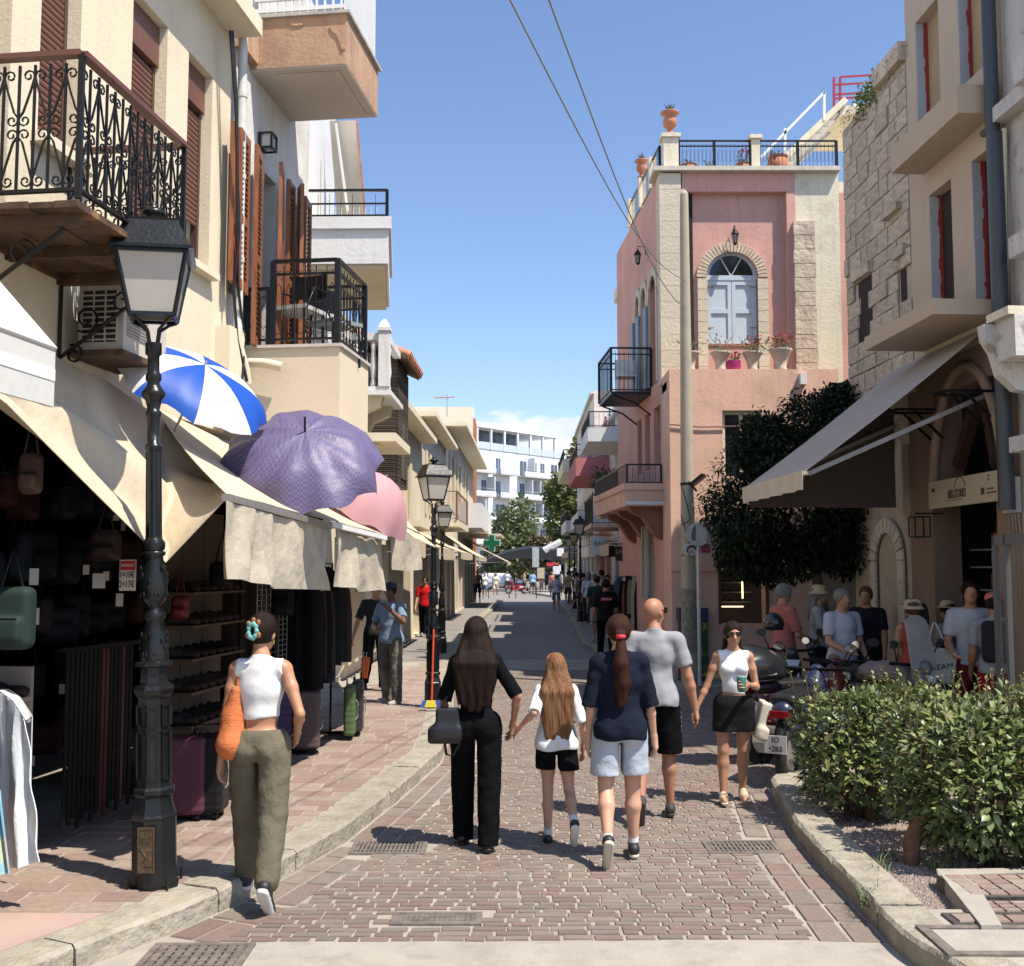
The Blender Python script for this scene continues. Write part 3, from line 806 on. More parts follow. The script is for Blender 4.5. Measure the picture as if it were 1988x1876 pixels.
# iron balcony
NB = .82
ubn, _ = L1.pix(160, 103, NB); ubf, zr = L1.pix(358, 285, NB); zr = (L1.pix(160, 103, NB)[1] + zr) / 2
zf = L1.pix(155, 388, NB)[1]
bal = put('balcony', MB().fb(L1, ubn - .02, ubf + .02, .0, .03, zf - .10, zf - .03), m_wood, A_)
n_pl = 6
for i in range(n_pl):
 a = i * (NB + .03) / n_pl
 e = rnd.uniform(-.03, .03)
 put('plank', MB().fb(L1, ubn - .05 + e, ubf + .05, a + .004, a + (NB + .03) / n_pl - .004, zf - .06 + rnd.uniform(-.004, .004), zf - .025), m_wood, bal)
for uu in (ubn + .08, (ubn + ubf) / 2, ubf - .08): put('beam', MB().fb(L1, uu - .035, uu + .035, 0, NB - .03, zf - .13, zf - .062), m_wood, bal)
for uu in (ubn + .08, ubf - .08):
 mb = MB()
 f_ = lambda n_, z_: P1(uu, n_, z_)
 mb.tube([f_(.02, zf - .62), f_(NB - .12, zf - .14)], .014, 5); mb.tube([f_(.02, zf - .7), f_(.02, zf - .1)], .014, 5)
 for c, r, a0, sg in (((.2, zf - .36), .10, -2.2, 1), ((.45, zf - .26), .08, 0, 1), ((.12, zf - .6), .07, 2, -1)):
  mb.tube([f_(*v) for v in spiral(c, r, 1.3, a0, sg, 14)], .009, 4)
 put('bracket', mb, m_black, bal)
m_handr = M('brown_handrail', (.15, .055, .04), .45, .1)
def bal_rail(parent, fr, path, z0, z1, pitch, **k): return railing(parent, fr, path, z0, z1, pitch, **k)
railing(A_, L1, [(ubn, 0), (ubn, NB), (ubf, NB), (ubf, 0)], zf - .0, zr, .094, 'scroll', m_black, m_handr, .06, .03, .05, .019)
# ragged rush fringe and rag hanging under the balcony edge
# air conditioner
def ac_unit(u0, u1, n0, n1, z0, z1, label):
 e = empty('air_conditioner', P1(u0, n0, z0), label, 'air conditioner')
 m_ac = M('ac_beige', (.55, .50, .42), .6, .08, 6)
 put('case', MB().fb(L1, u0, u1, n0, n1, z0, z1), m_ac, e)
 put('fan_recess', MB().fb(L1, u0 - .004, u0 - .001, n0 + .03, n1 - .04, z0 + .05, z1 - .04), M('pit_dark', (.03, .03, .026), .9), e)
 mb = MB(); k = 9
 for i in range(k): mb.fb(L1, u0 - .015, u0 - .006, n0 + .03, n1 - .04, z0 + .06 + i * (z1 - z0 - .1) / k, z0 + .07 + i * (z1 - z0 - .1) / k)
 for i in range(4): mb.fb(L1, u0 - .018, u0 - .006, n0 + .03 + i * (n1 - n0 - .07) / 3 - .004, n0 + .034 + i * (n1 - n0 - .07) / 3, z0 + .05, z1 - .04)
 put('grille', mb, m_ac, e)
 mb = MB()
 for i in range(16): mb.fb(L1, u0 + .05, u1 - .3, n1, n1 + .008, z0 + .1 + i * .022, z0 + .108 + i * .022)
 put('louvres', mb, M('vent_grey', (.3, .28, .25), .7), e)
 put('tray', MB().fb(L1, u0 - .05, u1, n0 - .05, n1 + .03, z0 - .05, z0 - .012), m_wood, e)
ac_unit(-2.8, -2.15, .10, .42, 3.46, 3.90, 'beige air conditioner unit tucked under the iron balcony')
# drain pipe at the corner, black cables
e = empty('drain_pipe', P1(.04, .09, 3.2), 'pale grey downpipe at the corner beyond the cream house', 'pipe')
zt_, zb_ = L1.pix(444, 152, .08)[1], L1.pix(437, 640, .08)[1]
mb = MB(); mb.tube([P1(.05, .09, zt_ + .6), P1(.05, .09, zb_)], .045, 10); put('pipe', mb, m_pipe, e)
mb = MB(); mb.tube([P1(.05, .09, zb_), P1(.07, .1, zb_ - .12), P1(.16, .12, zb_ - .28), P1(.22, .12, zb_ - .42)], .05, 10); put('elbow', mb, m_creamd, e)
for z in (zb_, zb_ + .7, zb_ + 1.5, zb_ + 2.3): put('collar', MB().lathe([(.052, 0), (.054, .05)], 10, P1(.05, .09, z)), m_pipe, e)
for k_, off in enumerate((0, .045)):
 pts = [(447 + off * 90, 60), (452 + off * 60, 200), (455, 330), (459 + off * 100, 450), (467 - off * 200, 560), (480 - off * 300, 660), (472 + off * 200, 740)]
 mb = MB(); mb.tube([P1(L1.pix(x, y, .16)[0], .16 + .03 * math.sin(i), L1.pix(x, y, .16)[1]) for i, (x, y) in enumerate(pts)], .014, 6)
 tag(put('cable', mb, m_cable, base=P1(0, .1, 4)), ['thick black cable hanging beside the downpipe', 'second black cable crossing the first below the balcony'][k_], 'cable')
# ---------------- white house with orange louvred shutters and two balconies
B_ = empty('white_house', P1(1.3, 0, 0), 'white plastered house with orange louvred shutters and a brown upper balcony', 'building')
uB1 = L1.pix(597, 500, -.03)[0]
door = [(L1.pix(512, 400, -.03)[0], L1.pix(536, 400, -.03)[0], 4.14, 6.1), (L1.pix(573, 450, -.03)[0], L1.pix(580, 450, -.03)[0], 4.14, 6.1), (.02 + L1.pix(447, 300, -.03)[0], L1.pix(459, 300, -.03)[0], 4.6, 6.12)]
put('wall', wall_mb(MB(), L1, .02, uB1, 3.3, 10.5, .35, [d for d in door if d[1] > d[0] + .02], -.03), m_white, B_)
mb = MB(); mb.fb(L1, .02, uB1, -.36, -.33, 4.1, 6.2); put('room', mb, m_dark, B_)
mb = MB(); mb.fb(L1, uB1 - .01, uB1 + .01, -2.4, -.4, 3.3, 10.4); put('end_wall', mb, m_white, B_)
def leaf(parent, fr, u0, u1, n0, n1, z0, z1, mat, pit=.05, name='shutter', me=None):
 a, b = fr.p(u0, n0, 0), fr.p(u1, n1, 0); t = (b - a); W_ = t.length; t.normalize(); nn = Vector((t.y, -t.x, 0)) * .02
 def bx(mb, s0, s1, za, zb, th=1.):
  P = []
  for z in (za, zb):
   for s_, g_ in ((s0, -1), (s1, -1), (s1, 1), (s0, 1)): P.append(a + t * s_ + nn * g_ * th + Vector((0, 0, z)))
  mb.hexa(P)
 mb = MB(); st = min(.055, W_ * .3)
 bx(mb, 0, st, z0, z1); bx(mb, W_ - st, W_, z0, z1)
 zm = z0 + (z1 - z0) * .42
 for za, zb in ((z0, z0 + .09), (zm, zm + .07), (z1 - .08, z1)): bx(mb, st, W_ - st, za, zb, .9)
 o = put(name, mb, mat, parent)
 w_ = W_ - 2 * st; sm = MB()
 q = nn.normalized()
 V = [q * .016 + Vector((0, 0, 0)), t * w_ + q * .016, t * w_ - q * .016 + Vector((0, 0, .028)), -q * .016 + Vector((0, 0, .028))]
 sm.add(V + [v + Vector((0, 0, .008)) for v in V], [(3, 2, 1, 0), (4, 5, 6, 7), (0, 1, 5, 4), (2, 3, 7, 6)])
 ms = sm.mesh('slat', [mat])
 for za, zb in ((z0 + .09, zm), (zm + .07, z1 - .08)):
  k = int((zb - za) / pit)
  for i in range(k): inst('slat', ms, o, a + t * st + Vector((0, 0, za + .005 + i * pit)) - wloc(o))
 return o
for xa, xb, na, nb, za in ((447, 457, .12, .10, 4.62), (459, 485, .13, .09, 4.6), (489, 513, .14, .07, 4.15), (536, 556, .22, .13, 4.15), (556, 573, .13, .10, 4.15), (579, 588, .24, .15, 4.15), (588, 606, .14, .10, 4.15)):
 nm = (na + nb) / 2
 leaf(B_, L1, L1.pix(xa, 400, nm)[0], L1.pix(xb, 400, nm)[0], na, nb, za, 6.12, m_shut)
# lower cream balcony
NC = .95
u0, z0 = L1.pix(660, 667, NC); u1 = L1.pix(715, 713, NC)[0]; zc0 = L1.pix(659, 815, NC)[1]
m_bcream = M('balcony_cream', (.74, .62, .45), .88, .04, 1.2, .12, 30)
lb = put('lower_balcony', MB().fb(L1, u0, u1, -.03, NC, zc0, z0 - .03), m_bcream, B_, label='smooth cream balcony block')
put('coping', MB().fb(L1, u0 - .025, u1 + .02, -.03, NC + .025, z0 - .03, z0), M('marble_coping', (.62, .55, .48), .5, .1, 8), lb)
zr1 = L1.pix(660, 500, NC)[1]
uw = u0 + .02
xn = L1.pixu(528, 600, u0)[0]
railing(B_, L1, [(u0 + .03, xn), (u0 + .03, NC - .04), (u1 - .02, NC - .04), (u1 - .02, .02)], z0, zr1, .11, 'ornate', m_black, m_black, .045, .055, .06, .013, mid=(zr1 - .13,))
railing(B_, L1, [(u0 + .03, .0), (u0 + .03, xn - .04)], z0, zr1 - .27, .10, 'ornate', m_black, m_black, .045, .05, .06, .013)
put('waste_pipe', MB().tube([P1(u0 - .1, .0, z0 - .18), P1(u0 - .12, .25, z0 - .2), P1(u0 - .12, .42, z0 - .24)], .045, 10), m_bcream, B_)
# upper brown balcony
NBn = .965
u2, z2 = L1.pix(672, 124.5, NBn); u3 = L1.pix(733, 235, NBn)[0]; z3 = L1.pix(675, 30, NBn)[1]
ub = put('upper_balcony', MB().fb(L1, u2, u3, -.03, NBn, z2 + .002, z3), m_ochre, B_, label='ochre fascia with cracked plaster')
put('soffit', MB().fb(L1, u2 + .004, u3 - .004, -.03, NBn - .004, z2 - .012, z2), m_soffit, ub)
put('soffit_rim', MB().fb(L1, u2 + .1, u3 - .1, .2, NBn - .1, z2 - .02, z2 - .013), m_soffit, ub)
put('coping', MB().fb(L1, u2 - .03, u3 + .03, -.03, NBn + .035, z3, z3 + .03), M('coping_grey', (.45, .42, .38), .7, .2, 6), ub)
put('fascia_return', MB().fb(L1, u2 - .4, u2, -.03, .06, z2 + .05, z3 - .02), m_ochre, ub)
mb = MB()   # cracked plaster flake, slightly proud
fl = [(640, 52), (668, 58), (672, 62), (670, 96), (664, 98), (660, 84), (654, 70), (645, 62)]
mb.extr([P1(u2 - .001, *L1.pixu(x, y, u2)) for x, y in fl], L1.d * -.012)
put('plaster_flake', mb, m_ochre, ub)
put('plaster_flake', MB().extr([P1(u2 - .001, *L1.pixu(x, y, u2)) for x, y in ((560, 44), (588, 46), (588, 50), (572, 52), (565, 49))], L1.d * -.01), m_ochre, ub)
mb = MB(); zt2 = z3 + .85
for n_ in np.arange(.05, NBn, .085): mb.bar(P1(u2 + .04, n_, z3 + .03), P1(u2 + .04, n_, zt2), .022)
for u_ in np.arange(u2 + .04, u3 - .02, .065): mb.bar(P1(u_, NBn - .03, z3 + .03), P1(u_, NBn - .03, zt2), .035, .012)
put('white_balusters', mb, m_wpaint, ub)
mb = MB()
for z_ in (z3 + .10, z3 + .22, zt2): mb.bar(P1(u2 + .04, 0, z_), P1(u2 + .04, NBn - .03, z_), .03, .04)
for z_ in (zt2, z3 + .06): mb.bar(P1(u2 + .04, NBn - .03, z_), P1(u3 - .03, NBn - .03, z_), .03, .04)
put('white_rails', mb, m_wpaint, ub)
# square wall lamp
ul, zl = L1.pix(521, 277, .06)
e = empty('wall_lamp', P1(ul, -.03, zl), 'square black wall lamp between the shutters and the brown balcony', 'wall lamp')
mb = MB(); q = .075
for du, dz in ((-q, -q), (q, -q), (q, q), (-q, q)): mb.bar(P1(ul + du, -.02, zl + dz), P1(ul + du, .12, zl + dz), .018)
for n_ in (.0, .12):
 for a, b in (((-q, -q), (q, -q)), ((q, -q), (q, q)), ((q, q), (-q, q)), ((-q, q), (-q, -q))): mb.bar(P1(ul + a[0], n_, zl + a[1]), P1(ul + b[0], n_, zl + b[1]), .02)
put('frame', mb, m_black, e); put('shade', MB().fb(L1, ul - .06, ul + .06, .0, .105, zl - .06, zl + .06), M('frosted', (.5, .48, .46), .4), e)
def chair(loc, rz, label, mat, seatmat):
 e = empty('balcony_chair', loc, label, 'chair', rz=rz)
 put('seat', MB().box(-.2, .2, -.2, .2, .42, .46), seatmat, e, local=True)
 bk = MB(); G_ = [[(.22 * math.sin(a), -.2 - .04 * math.cos(a), z) for a in np.linspace(-1.2, 1.2, 7)] for z in (.62, .86)]
 bk.sheet(G_, .02); put('backrest', bk, mat, e, local=True)
 for x in (-.18, .18):
  for y in (-.18, .18): put('leg', MB().tube([(x, y, 0), (x * .95, y * .95, .42 if y > 0 else .84)], .012, 5), mat, e, local=True)
 put('armrest', MB().tube([(-.2, -.2, .66), (-.24, .1, .64), (-.2, .18, .42)], .012, 5), mat, e, local=True)
 put('armrest', MB().tube([(.2, -.2, .66), (.24, .1, .64), (.2, .18, .42)], .012, 5), mat, e, local=True)
 return e
chair(P1(u0 + .45, .38, z0), R(160), 'black metal chair at the wall side of the cream balcony', m_black, M('chair_cushion', (.5, .48, .45), .9, .1, 8))
chair(P1(u0 + .6, .72, z0 - .12), R(230), 'grey padded chair at the outer corner of the cream balcony', m_black, M('grey_seat', (.25, .27, .28), .8))
# ---------------- awnings
# white awning reaching into the picture at the near left
ua_, _z = L1.pix(107, 681, 1.45);
e = empty('white_awning', P1(ua_, 1.4, 2.9), 'pale grey awning with a white stripe cut off by the left edge', 'awning')
zT, zB = L1.pix(107, 681, 1.45)[1], L1.pix(104, 790, 1.45)[1]
mb = MB(); zw = zT + 1.45 * 1.12
mb.sheet([[P1(u_, 1.45, zT), P1(u_, .7, (zT + zw) / 2 + .0), P1(u_, 0, zw)] for u_ in (ua_ - 4, ua_ - 2, ua_)], .015); put('canopy', mb, m_whcanvas, e)
mb = MB(); mb.fb(L1, ua_ - 4, ua_, 1.44, 1.452, zB, zT - .003); va = put('valance', mb, m_whcanvas, e)
mb = MB(); zs = zB + (zT - zB) * .45; mb.fb(L1, ua_ - 4, ua_ - .001, 1.452, 1.455, zs, zs + .05); put('stripe', mb, m_wpaint, va)
mb = MB(); mb.fb(L1, ua_ - 4, ua_ + .01, 1.40, 1.438, zB + .01, zB + .05); put('front_bar', mb, m_alu, e)
mb = MB(); mb.bar(P1(ua_ - .03, 1.42, zB + .03), P1(ua_ - .03, .02, zw - .5), .04); put('arm', mb, m_alu, e)
def cloth(name, fr, top, bot, nu, nv, amp, freq, mat, parent=None, seed=0, sag=0., th=.004, ph=0., label=None):
 """sheet between two rows of (u, n, z) knots with folds"""
 r = random.Random(seed)
 def samp(K, t):
  t *= len(K) - 1; i = min(int(t), len(K) - 2); f_ = t - i
  return Vector(K[i]).lerp(Vector(K[i + 1]), f_)
 phs = [r.uniform(0, 6.28) for _ in range(4)]
 grid = []
 for i in range(nu + 1):
  a = i / nu; row = []
  T_, B_2 = samp(top, a), samp(bot, a)
  for j in range(nv + 1):
   b = j / nv; p = T_.lerp(B_2, b)
   wv = math.sin(freq * a * 6.28 + phs[0] + 1.3 * b) * .6 + math.sin(freq * 2.3 * a * 6.28 + phs[1] - b * 2) * .3 + math.sin(freq * .6 * a * 6.28 + phs[2] + b * 4) * .4
   row.append(fr.p(p.x, p.y + amp * wv * (.25 + .75 * b), p.z - sag * math.sin(math.pi * b) * (.6 + .4 * math.sin(a * 5 + ph))))
  grid.append(row)
 mb = MB(); mb.sheet(grid, th)
 return mb
def kp(x, y, n): u_, z_ = L1.pix(x, y, n); return (u_, n, z_)
e = empty('draped_awning', P1(-2, .6, 2.6), 'loose cream canvas sagging across the near shop behind the lamp post', 'awning')
top = [kp(-70, 560, .03), kp(40, 640, .03), kp(120, 700, .04), kp(215, 745, .1), kp(320, 818, .25), kp(437, 925, .8)]
bot = [kp(-110, 690, .5), kp(15, 785, .55), kp(90, 862, .62), kp(190, 962, .72), kp(322, 1092, .90), kp(439, 968, 1.33)]
NU = 60; grid = []
def smp(K, t):
 t *= len(K) - 1; i = min(int(t), len(K) - 2); f_ = t - i; f_ = f_ * f_ * (3 - 2 * f_) * .35 + f_ * .65
 return Vector(K[i]).lerp(Vector(K[i + 1]), f_)
for i in range(NU + 1):
 a = i / NU; row = []
 T_, B_2 = smp(top, a), smp(bot, a)
 for j in range(37):
  b = j / 36; p = T_.lerp(B_2, b)
  # long folds that gather towards the far corner
  ga = max(0, 1 - a) ** .4
  d_ = b * (1.6 - .5 * a)
  w_ = .055 * math.sin(d_ * 9.5 + a * 2.4 + .4) * math.sin(math.pi * min(1, b * 1.05)) + .03 * math.sin(d_ * 17 - a * 5) * b * (1 - b) * 3
  z_ = p.z - .16 * math.sin(math.pi * b) * ga
  row.append(P1(p.x, p.y + w_ * (.4 + .6 * ga), z_ + w_ * .9 * (.4 + .6 * ga)))
 grid.append(row)
put('canvas', MB().sheet(grid, .004), m_canvas, e)
e = empty('shop_awning', P1(0, .7, 2.6), 'cream retractable awning with two hanging cloths over the leather shop', 'awning')
t0, t1 = kp(300, 790, .03), kp(700, 985, .03)
b0, b1 = kp(437, 958, 1.33), kp(747, 1037, 1.43)
c_ = cloth('c', L1, [t0, t1], [b0, b1], 24, 8, .015, 2, m_canvas, sag=.05); put('canopy', c_, m_canvas, e)
put('front_bar', MB().bar(P1(*kp(438, 966, 1.35)), P1(*kp(640, 1022, 1.4)), .05, .045), m_alu, e)
put('front_bar', MB().bar(P1(*kp(640, 1018, 1.4)), P1(*kp(747, 1045, 1.45)), .05, .04), m_wpaint, e)
for (ax, ay, bx_, by, cx, cy, dx, dy), sd_ in (((437, 972, 634, 1026, 633, 1148, 434, 1124), 3), ((652, 1030, 744, 1048, 747, 1148, 653, 1139), 8)):
 n_ = 1.38; T1 = [kp(ax, ay, n_), kp((ax + bx_) / 2, (ay + by) / 2 + 2, n_), kp(bx_, by, n_)]
 B1 = [kp(dx, dy, n_), kp(dx + .25 * (cx - dx), dy + 2, n_), kp((cx + dx) / 2, (cy + dy) / 2 + 7, n_), kp(cx - 8, cy - 3, n_), kp(cx, cy, n_)]
 put('hanging_cloth', cloth('c', L1, T1, B1, 70, 10, .05, 4.6 if sd_ == 3 else 2.6, m_valance, seed=sd_), m_valance, e)
e = empty('small_awning', P1(3, .7, 2.5), 'small cream awning with a creased flap beside the pink umbrella', 'awning')
B1 = [kp(762, 1106, 1.4), kp(790, 1109, 1.4), kp(816, 1106, 1.4)]; T1 = [kp(760, 1008, 1.4), kp(812, 1050, 1.4)]
put('flap', cloth('c', L1, T1, B1, 24, 8, .03, 1.6, m_valance, seed=5), m_valance, e)
put('canopy', cloth('c', L1, [kp(655, 970, .03), kp(790, 1010, .03)], [kp(745, 1020, 1.35), kp(845, 1062, 1.35)], 16, 6, .02, 2, m_canvas, seed=6, sag=.05), m_canvas, e)
def umbrella(loc, axis, Rr, dep, nrib, mats, fn, label, pole=.75, crump=0., rot0=0., tip=.05, ncut=None):
 e = empty('umbrella', loc, label, 'umbrella')
 ax = Vector(axis).normalized(); q = ax.to_track_quat('Z', 'Y').to_matrix()
 loc = Vector(loc); mb = MB(); K = 8; sub = 6
 rr_ = random.Random(hash(label) % 1000)
 rings = []
 NN = nrib * sub
 for i in range(K + 1):
  t = i / K; row = []
  for j in range(NN):
   a = rot0 + 2 * math.pi * j / NN; fr_ = abs(((j % sub) / sub) - .5) * 2   # 1 on the rib
   r = Rr * math.sin(t * 1.25) / math.sin(1.25) * (1 - .10 * (1 - fr_) * t)
   z = -dep * (1 - math.cos(t * 1.25)) / (1 - math.cos(1.25)) + .035 * (1 - fr_) * t * (1 - t * .6)
   if crump: z += crump * t * (math.sin(5 * a + 7 * t) * .6 + math.sin(11 * a + 3) * .4); r *= 1 + crump * math.sin(3 * a + 5 * t)
   row.append(loc + q @ Vector((r * math.cos(a), r * math.sin(a), z)))
  rings.append(row)
 V = [p for row in rings for p in row]
 for k in range(len(mats)):
  F_ = [(i * NN + j, i * NN + (j + 1) % NN, (i + 1) * NN + (j + 1) % NN, (i + 1) * NN + j) for i in range(K) for j in range(NN) if fn(j // sub) == k]
  mb.add(V, F_, k, True)
 cn = put('canopy', mb, mats, e)
 for k in range(nrib):
  j = k * sub; put('rib', MB().tube([rings[i][j] - ax * .012 for i in range(0, K + 1, 2)], .004, 4), m_alu, cn)
 put('pole', MB().tube([loc + ax * tip, loc - ax * pole], .009, 6), m_black if tip > .04 else m_alu, e)
 return e
m_blue = M('umbrella_blue', (.015, .10, .52), .5, .04, translucent=.25); m_uw = M('umbrella_white', (.75, .75, .75), .6, .03, translucent=.2)
umbrella(At(398, 708, 7.9), (.42, -.30, .72), .60, .24, 8, [m_blue, m_uw], lambda k: k % 2, 'open blue and white panelled parasol resting on the awnings', .62, rot0=.25, tip=.03, crump=.02)
# chequered purple cloth
m_pur = M('umbrella_purple', (.16, .115, .30), .5, .1, 8, .2, 9)
t = m_pur.node_tree; N = t.nodes; ck = N.new('ShaderNodeTexChecker'); ck.inputs['Scale'].default_value = 50
tc = N.new('ShaderNodeTexCoord'); t.links.new(tc.outputs['Object'], ck.inputs['Vector'])
ck.inputs['Color1'].default_value = (.150, .118, .225, 1); ck.inputs['Color2'].default_value = (.098, .078, .165, 1)
t.links.new(ck.outputs['Color'], N['Principled BSDF'].inputs['Base Color'])
umbrella(At(592, 838, 8.2), (.10, -.62, .74), .64, .30, 10, [m_pur], lambda k: 0, 'crumpled purple chequered umbrella lying open on the awning', .7, crump=.05, rot0=.1, tip=.13)
umbrella(At(750, 926, 10.4), (.45, -.12, .75), .46, .44, 8, [M('umbrella_pink', (.62, .34, .36), .7, .03, translucent=.2)], lambda k: 0, 'pale pink umbrella drooping beyond the purple one', .5, rot0=.2, tip=.02, crump=.02)
# ================================================================== LEFT SIDE, FURTHER ALONG
P2 = L2.p
Yu = lambda Y: (Y - 12.5) / math.cos(R(1.1))
m_white2 = M('bright_white_wall', (.78, .77, .75), .85, .04, 1.5, .2, 20, streak=.3)
C_ = empty('white_balcony_house', P2(2, 0, 0), 'bright white house with a bulging white balcony and black mesh rail', 'building')
put('wall', wall_mb(MB(), L2, -.3, 4.6, 3.0, 10.2, .3, []), m_white2, C_)
put('end_wall', MB().fb(L2, -.32, -.3, -3, -.3, 3.4, 10.2), m_white2, C_)
put('downpipe', MB().tube([P2(.9, .07, 6.0), P2(.9, .07, 10.2)], .045, 8), m_pipe, C_)
a, b = Yu(14.0), Yu(16.4)
bal = MB()
pl = [P2(a, 0, 0), P2(a, 1.3, 0), P2(b, 1.0, 0), P2(b, 0, 0)]
bal.prism([(p.x, p.y) for p in pl], 5.98, 6.57)
bc = put('balcony', bal, m_white2, C_, label='bulging white balcony')
put('soffit', MB().prism([(p.x, p.y) for p in [P2(a + .03, 0, 0), P2(a + .03, 1.26, 0), P2(b - .03, .96, 0), P2(b - .03, 0, 0)]], 5.93, 5.978), M('soffit_beige', (.62, .52, .36), .85, .06), bc)
put('rim', MB().prism([(p.x, p.y) for p in [P2(a - .04, 0, 0), P2(a - .04, 1.34, 0), P2(b, 1.04, 0), P2(b, 0, 0)]], 6.44, 6.60), m_white2, bc)
railing(C_, L2, [(a + .05, .05), (a + .05, 1.27), (b - .05, .97)], 6.6, 6.98, .16, 'plain', m_black, None, .04, .04, .04, .008, mid=(6.8,))
r_ = put('clothes_airer', (lambda mb: [mb.tube([P2(a + .25, .55 + i * .08, 6.6), P2(a + .25, .55 + i * .08, 6.82)], .006, 4) for i in range(8)] and mb)(MB()), m_wpaint, bc)
mb = MB(); pts = [(640, 235, .1), (690, 235, .50), (707, 425, .70), (656, 425, .2)]
Q = [P2(L2.pix(x, y, n)[0], n, L2.pix(x, y, n)[1]) for x, y, n in pts]
gr = [[Q[0].lerp(Q[1], j / 6).lerp(Q[3].lerp(Q[2], j / 6), i / 8) + L2.nv * .03 * math.sin(j * 1.5) for j in range(7)] for i in range(9)]
e = empty('drop_awning', Q[0], 'beige striped drop awning above the mesh railed white balcony', 'awning')
put('canvas', MB().sheet(gr, .01), M('beige_awning', (.52, .46, .37), .85, .06), e)
put('fringe', (lambda mb: [mb.box(*(lambda p: (p.x - .012, p.x + .012, p.y - .012, p.y + .012, p.z - .012, p.z + .02))(Q[1].lerp(Q[2], i / 40) + L2.nv * .02)) for i in range(41)] and mb)(MB()), m_terra, e)
put('arm', MB().bar(P2(*(lambda q: (q[0], .25, q[1]))(L2.pix(652, 240, .25))), P2(*(lambda q: (q[0], .45, q[1]))(L2.pix(675, 410, .45))), .03), m_wpaint, e)
D_ = empty('ornate_house', P2(Yu(18), 0, 0), 'narrow house with a carved white stone balcony balustrade', 'building')
put('wall', wall_mb(MB(), L2, 4.62, Yu(20.4), 0, 6.3, .3, [(5.0, 5.9, .2, 2.5)]), m_cream, D_)
a = Yu(17.0); b = Yu(18.6); n_, zt_ = L2.pixu(754, 640, a); _, zb_ = L2.pixu(754, 750, a)
bs = MB(); bs.fb(L2, a, b, 0, n_, zb_ - .07, zb_); bb = put('balcony', bs, m_white2, D_)
put('cornice', MB().fb(L2, a - .04, b, 0, n_ + .05, zb_ - .14, zb_ - .07), m_white2, bb)
for k in range(2):
 uu = a + .1 + k * 1.1
 f_ = [(0, zb_ - .14), (n_ * .9, zb_ - .14), (n_ * .85, zb_ - .3), (n_ * .55, zb_ - .42), (n_ * .4, zb_ - .7), (.1, zb_ - .95), (0, zb_ - .95)]
 put('corbel', MB().extr([P2(uu, p[0], p[1]) for p in f_], L2.d * .22), m_cream, bb)
bl = MB()
prof = [(.03, 0), (.05, .03), (.03, .1), (.055, .22), (.035, .42), (.05, .5), (.03, .56)]
for i in range(7): put('baluster', MB().lathe([(r, z * (zt_ - zb_ - .16) / .56) for r, z in prof], 8, P2(a + .06 + (0 if i < 5 else (i - 4) * .2), (n_ - .1 - i * .14) if i < 5 else n_ - .06, zb_)), m_white2, bb)
put('handrail', MB().fb(L2, a, a + .12, 0, n_, zt_ - .16, zt_ - .05), m_white2, bb); put('handrail', MB().fb(L2, a + .12, b, n_ - .12, n_, zt_ - .16, zt_ - .05), m_white2, bb)
po = MB(); po.fb(L2, a - .03, a + .14, n_ - .15, n_ + .02, zb_, zt_ - .02); po.fb(L2, a - .05, a + .16, n_ - .17, n_ + .04, zt_ - .02, zt_ + .03)
pc = P2(a + .055, n_ - .065, zt_ + .03); po.lathe([(.13, 0), (.10, .07), (.02, .15)], 4, pc, rot=R(45), smooth=False); put('post', po, m_white2, bb)
a2 = Yu(15.0); n2, z2_ = L2.pixu(768, 840, a2)
sl = MB(); sl.fb(L2, a2, Yu(16.8), 0, n2, z2_ - .12, z2_); put('slab', sl, m_creamd, D_)
put('corbel', MB().extr([P2(a2 + .2, p[0], p[1]) for p in ((0, z2_ - .12), (n2 * .8, z2_ - .12), (n2 * .6, z2_ - .35), (.3, z2_ - .55), (0, z2_ - .8))], L2.d * .25), m_creamd, D_)
E_ = empty('timber_bay_house', P2(Yu(19.6), 0, 0), 'house with a dark weathered timber bay under a terracotta tiled roof', 'building')
a, b = Yu(19.0), Yu(20.6)
nE, zE = L2.pixu(773, 700, a); _, zEb = L2.pixu(760, 940, a)
mw = M('weathered_timber', (.15, .115, .085), .85, .3, 8, .5, 30, stretch=(1, 1, 12), orand=.35, col2=(.09, .07, .055), mixs=3, mixw=.2)
core = MB(); core.fb(L2, a + .02, b - .02, 0, nE - .02, zEb, zE + .1); put('core', core, m_frameb, E_)
k = int((zE - zEb) / .072)
me = None
for i in range(k):
 z = zEb + i * .072
 mb = MB(); mb.fb(L2, a, a + .02, 0, nE, z + .008, z + .062); mb.fb(L2, a, b, nE - .02, nE, z + .008, z + .062)
 mb.fb(L2, a - .006, a, 0, nE + .006, z + .052, z + .062); mb.fb(L2, a - .006, b, nE, nE + .006, z + .052, z + .062)
 if me is None: me = mb.mesh('plank', [mw], P2(a, 0, z)); z00 = z
 inst('plank', me, E_, P2(a, 0, z) - wloc(E_))
for uu in (a + .5, a + .95): put('shutter', MB().fb(L2, uu, uu + .32, nE + .004, nE + .03, zEb + .15, zEb + 1.15), mw, E_)
rf = MB(); zr_ = zE + .02
rf.add([P2(a - .35, 0, zr_ + .45), P2(a - .35, nE + .18, zr_), P2(b + .25, nE + .18, zr_), P2(b + .25, 0, zr_ + .45), P2(a - .35, 0, zr_ + .40), P2(a - .35, nE + .18, zr_ - .06), P2(b + .25, nE + .18, zr_ - .06), P2(b + .25, 0, zr_ + .40)], [(0, 1, 2, 3), (7, 6, 5, 4), (0, 4, 5, 1), (1, 5, 6, 2), (2, 6, 7, 3)])
ro = put('roof', rf, M('eaves_wood', (.10, .06, .045), .8), E_)
nt_ = 11
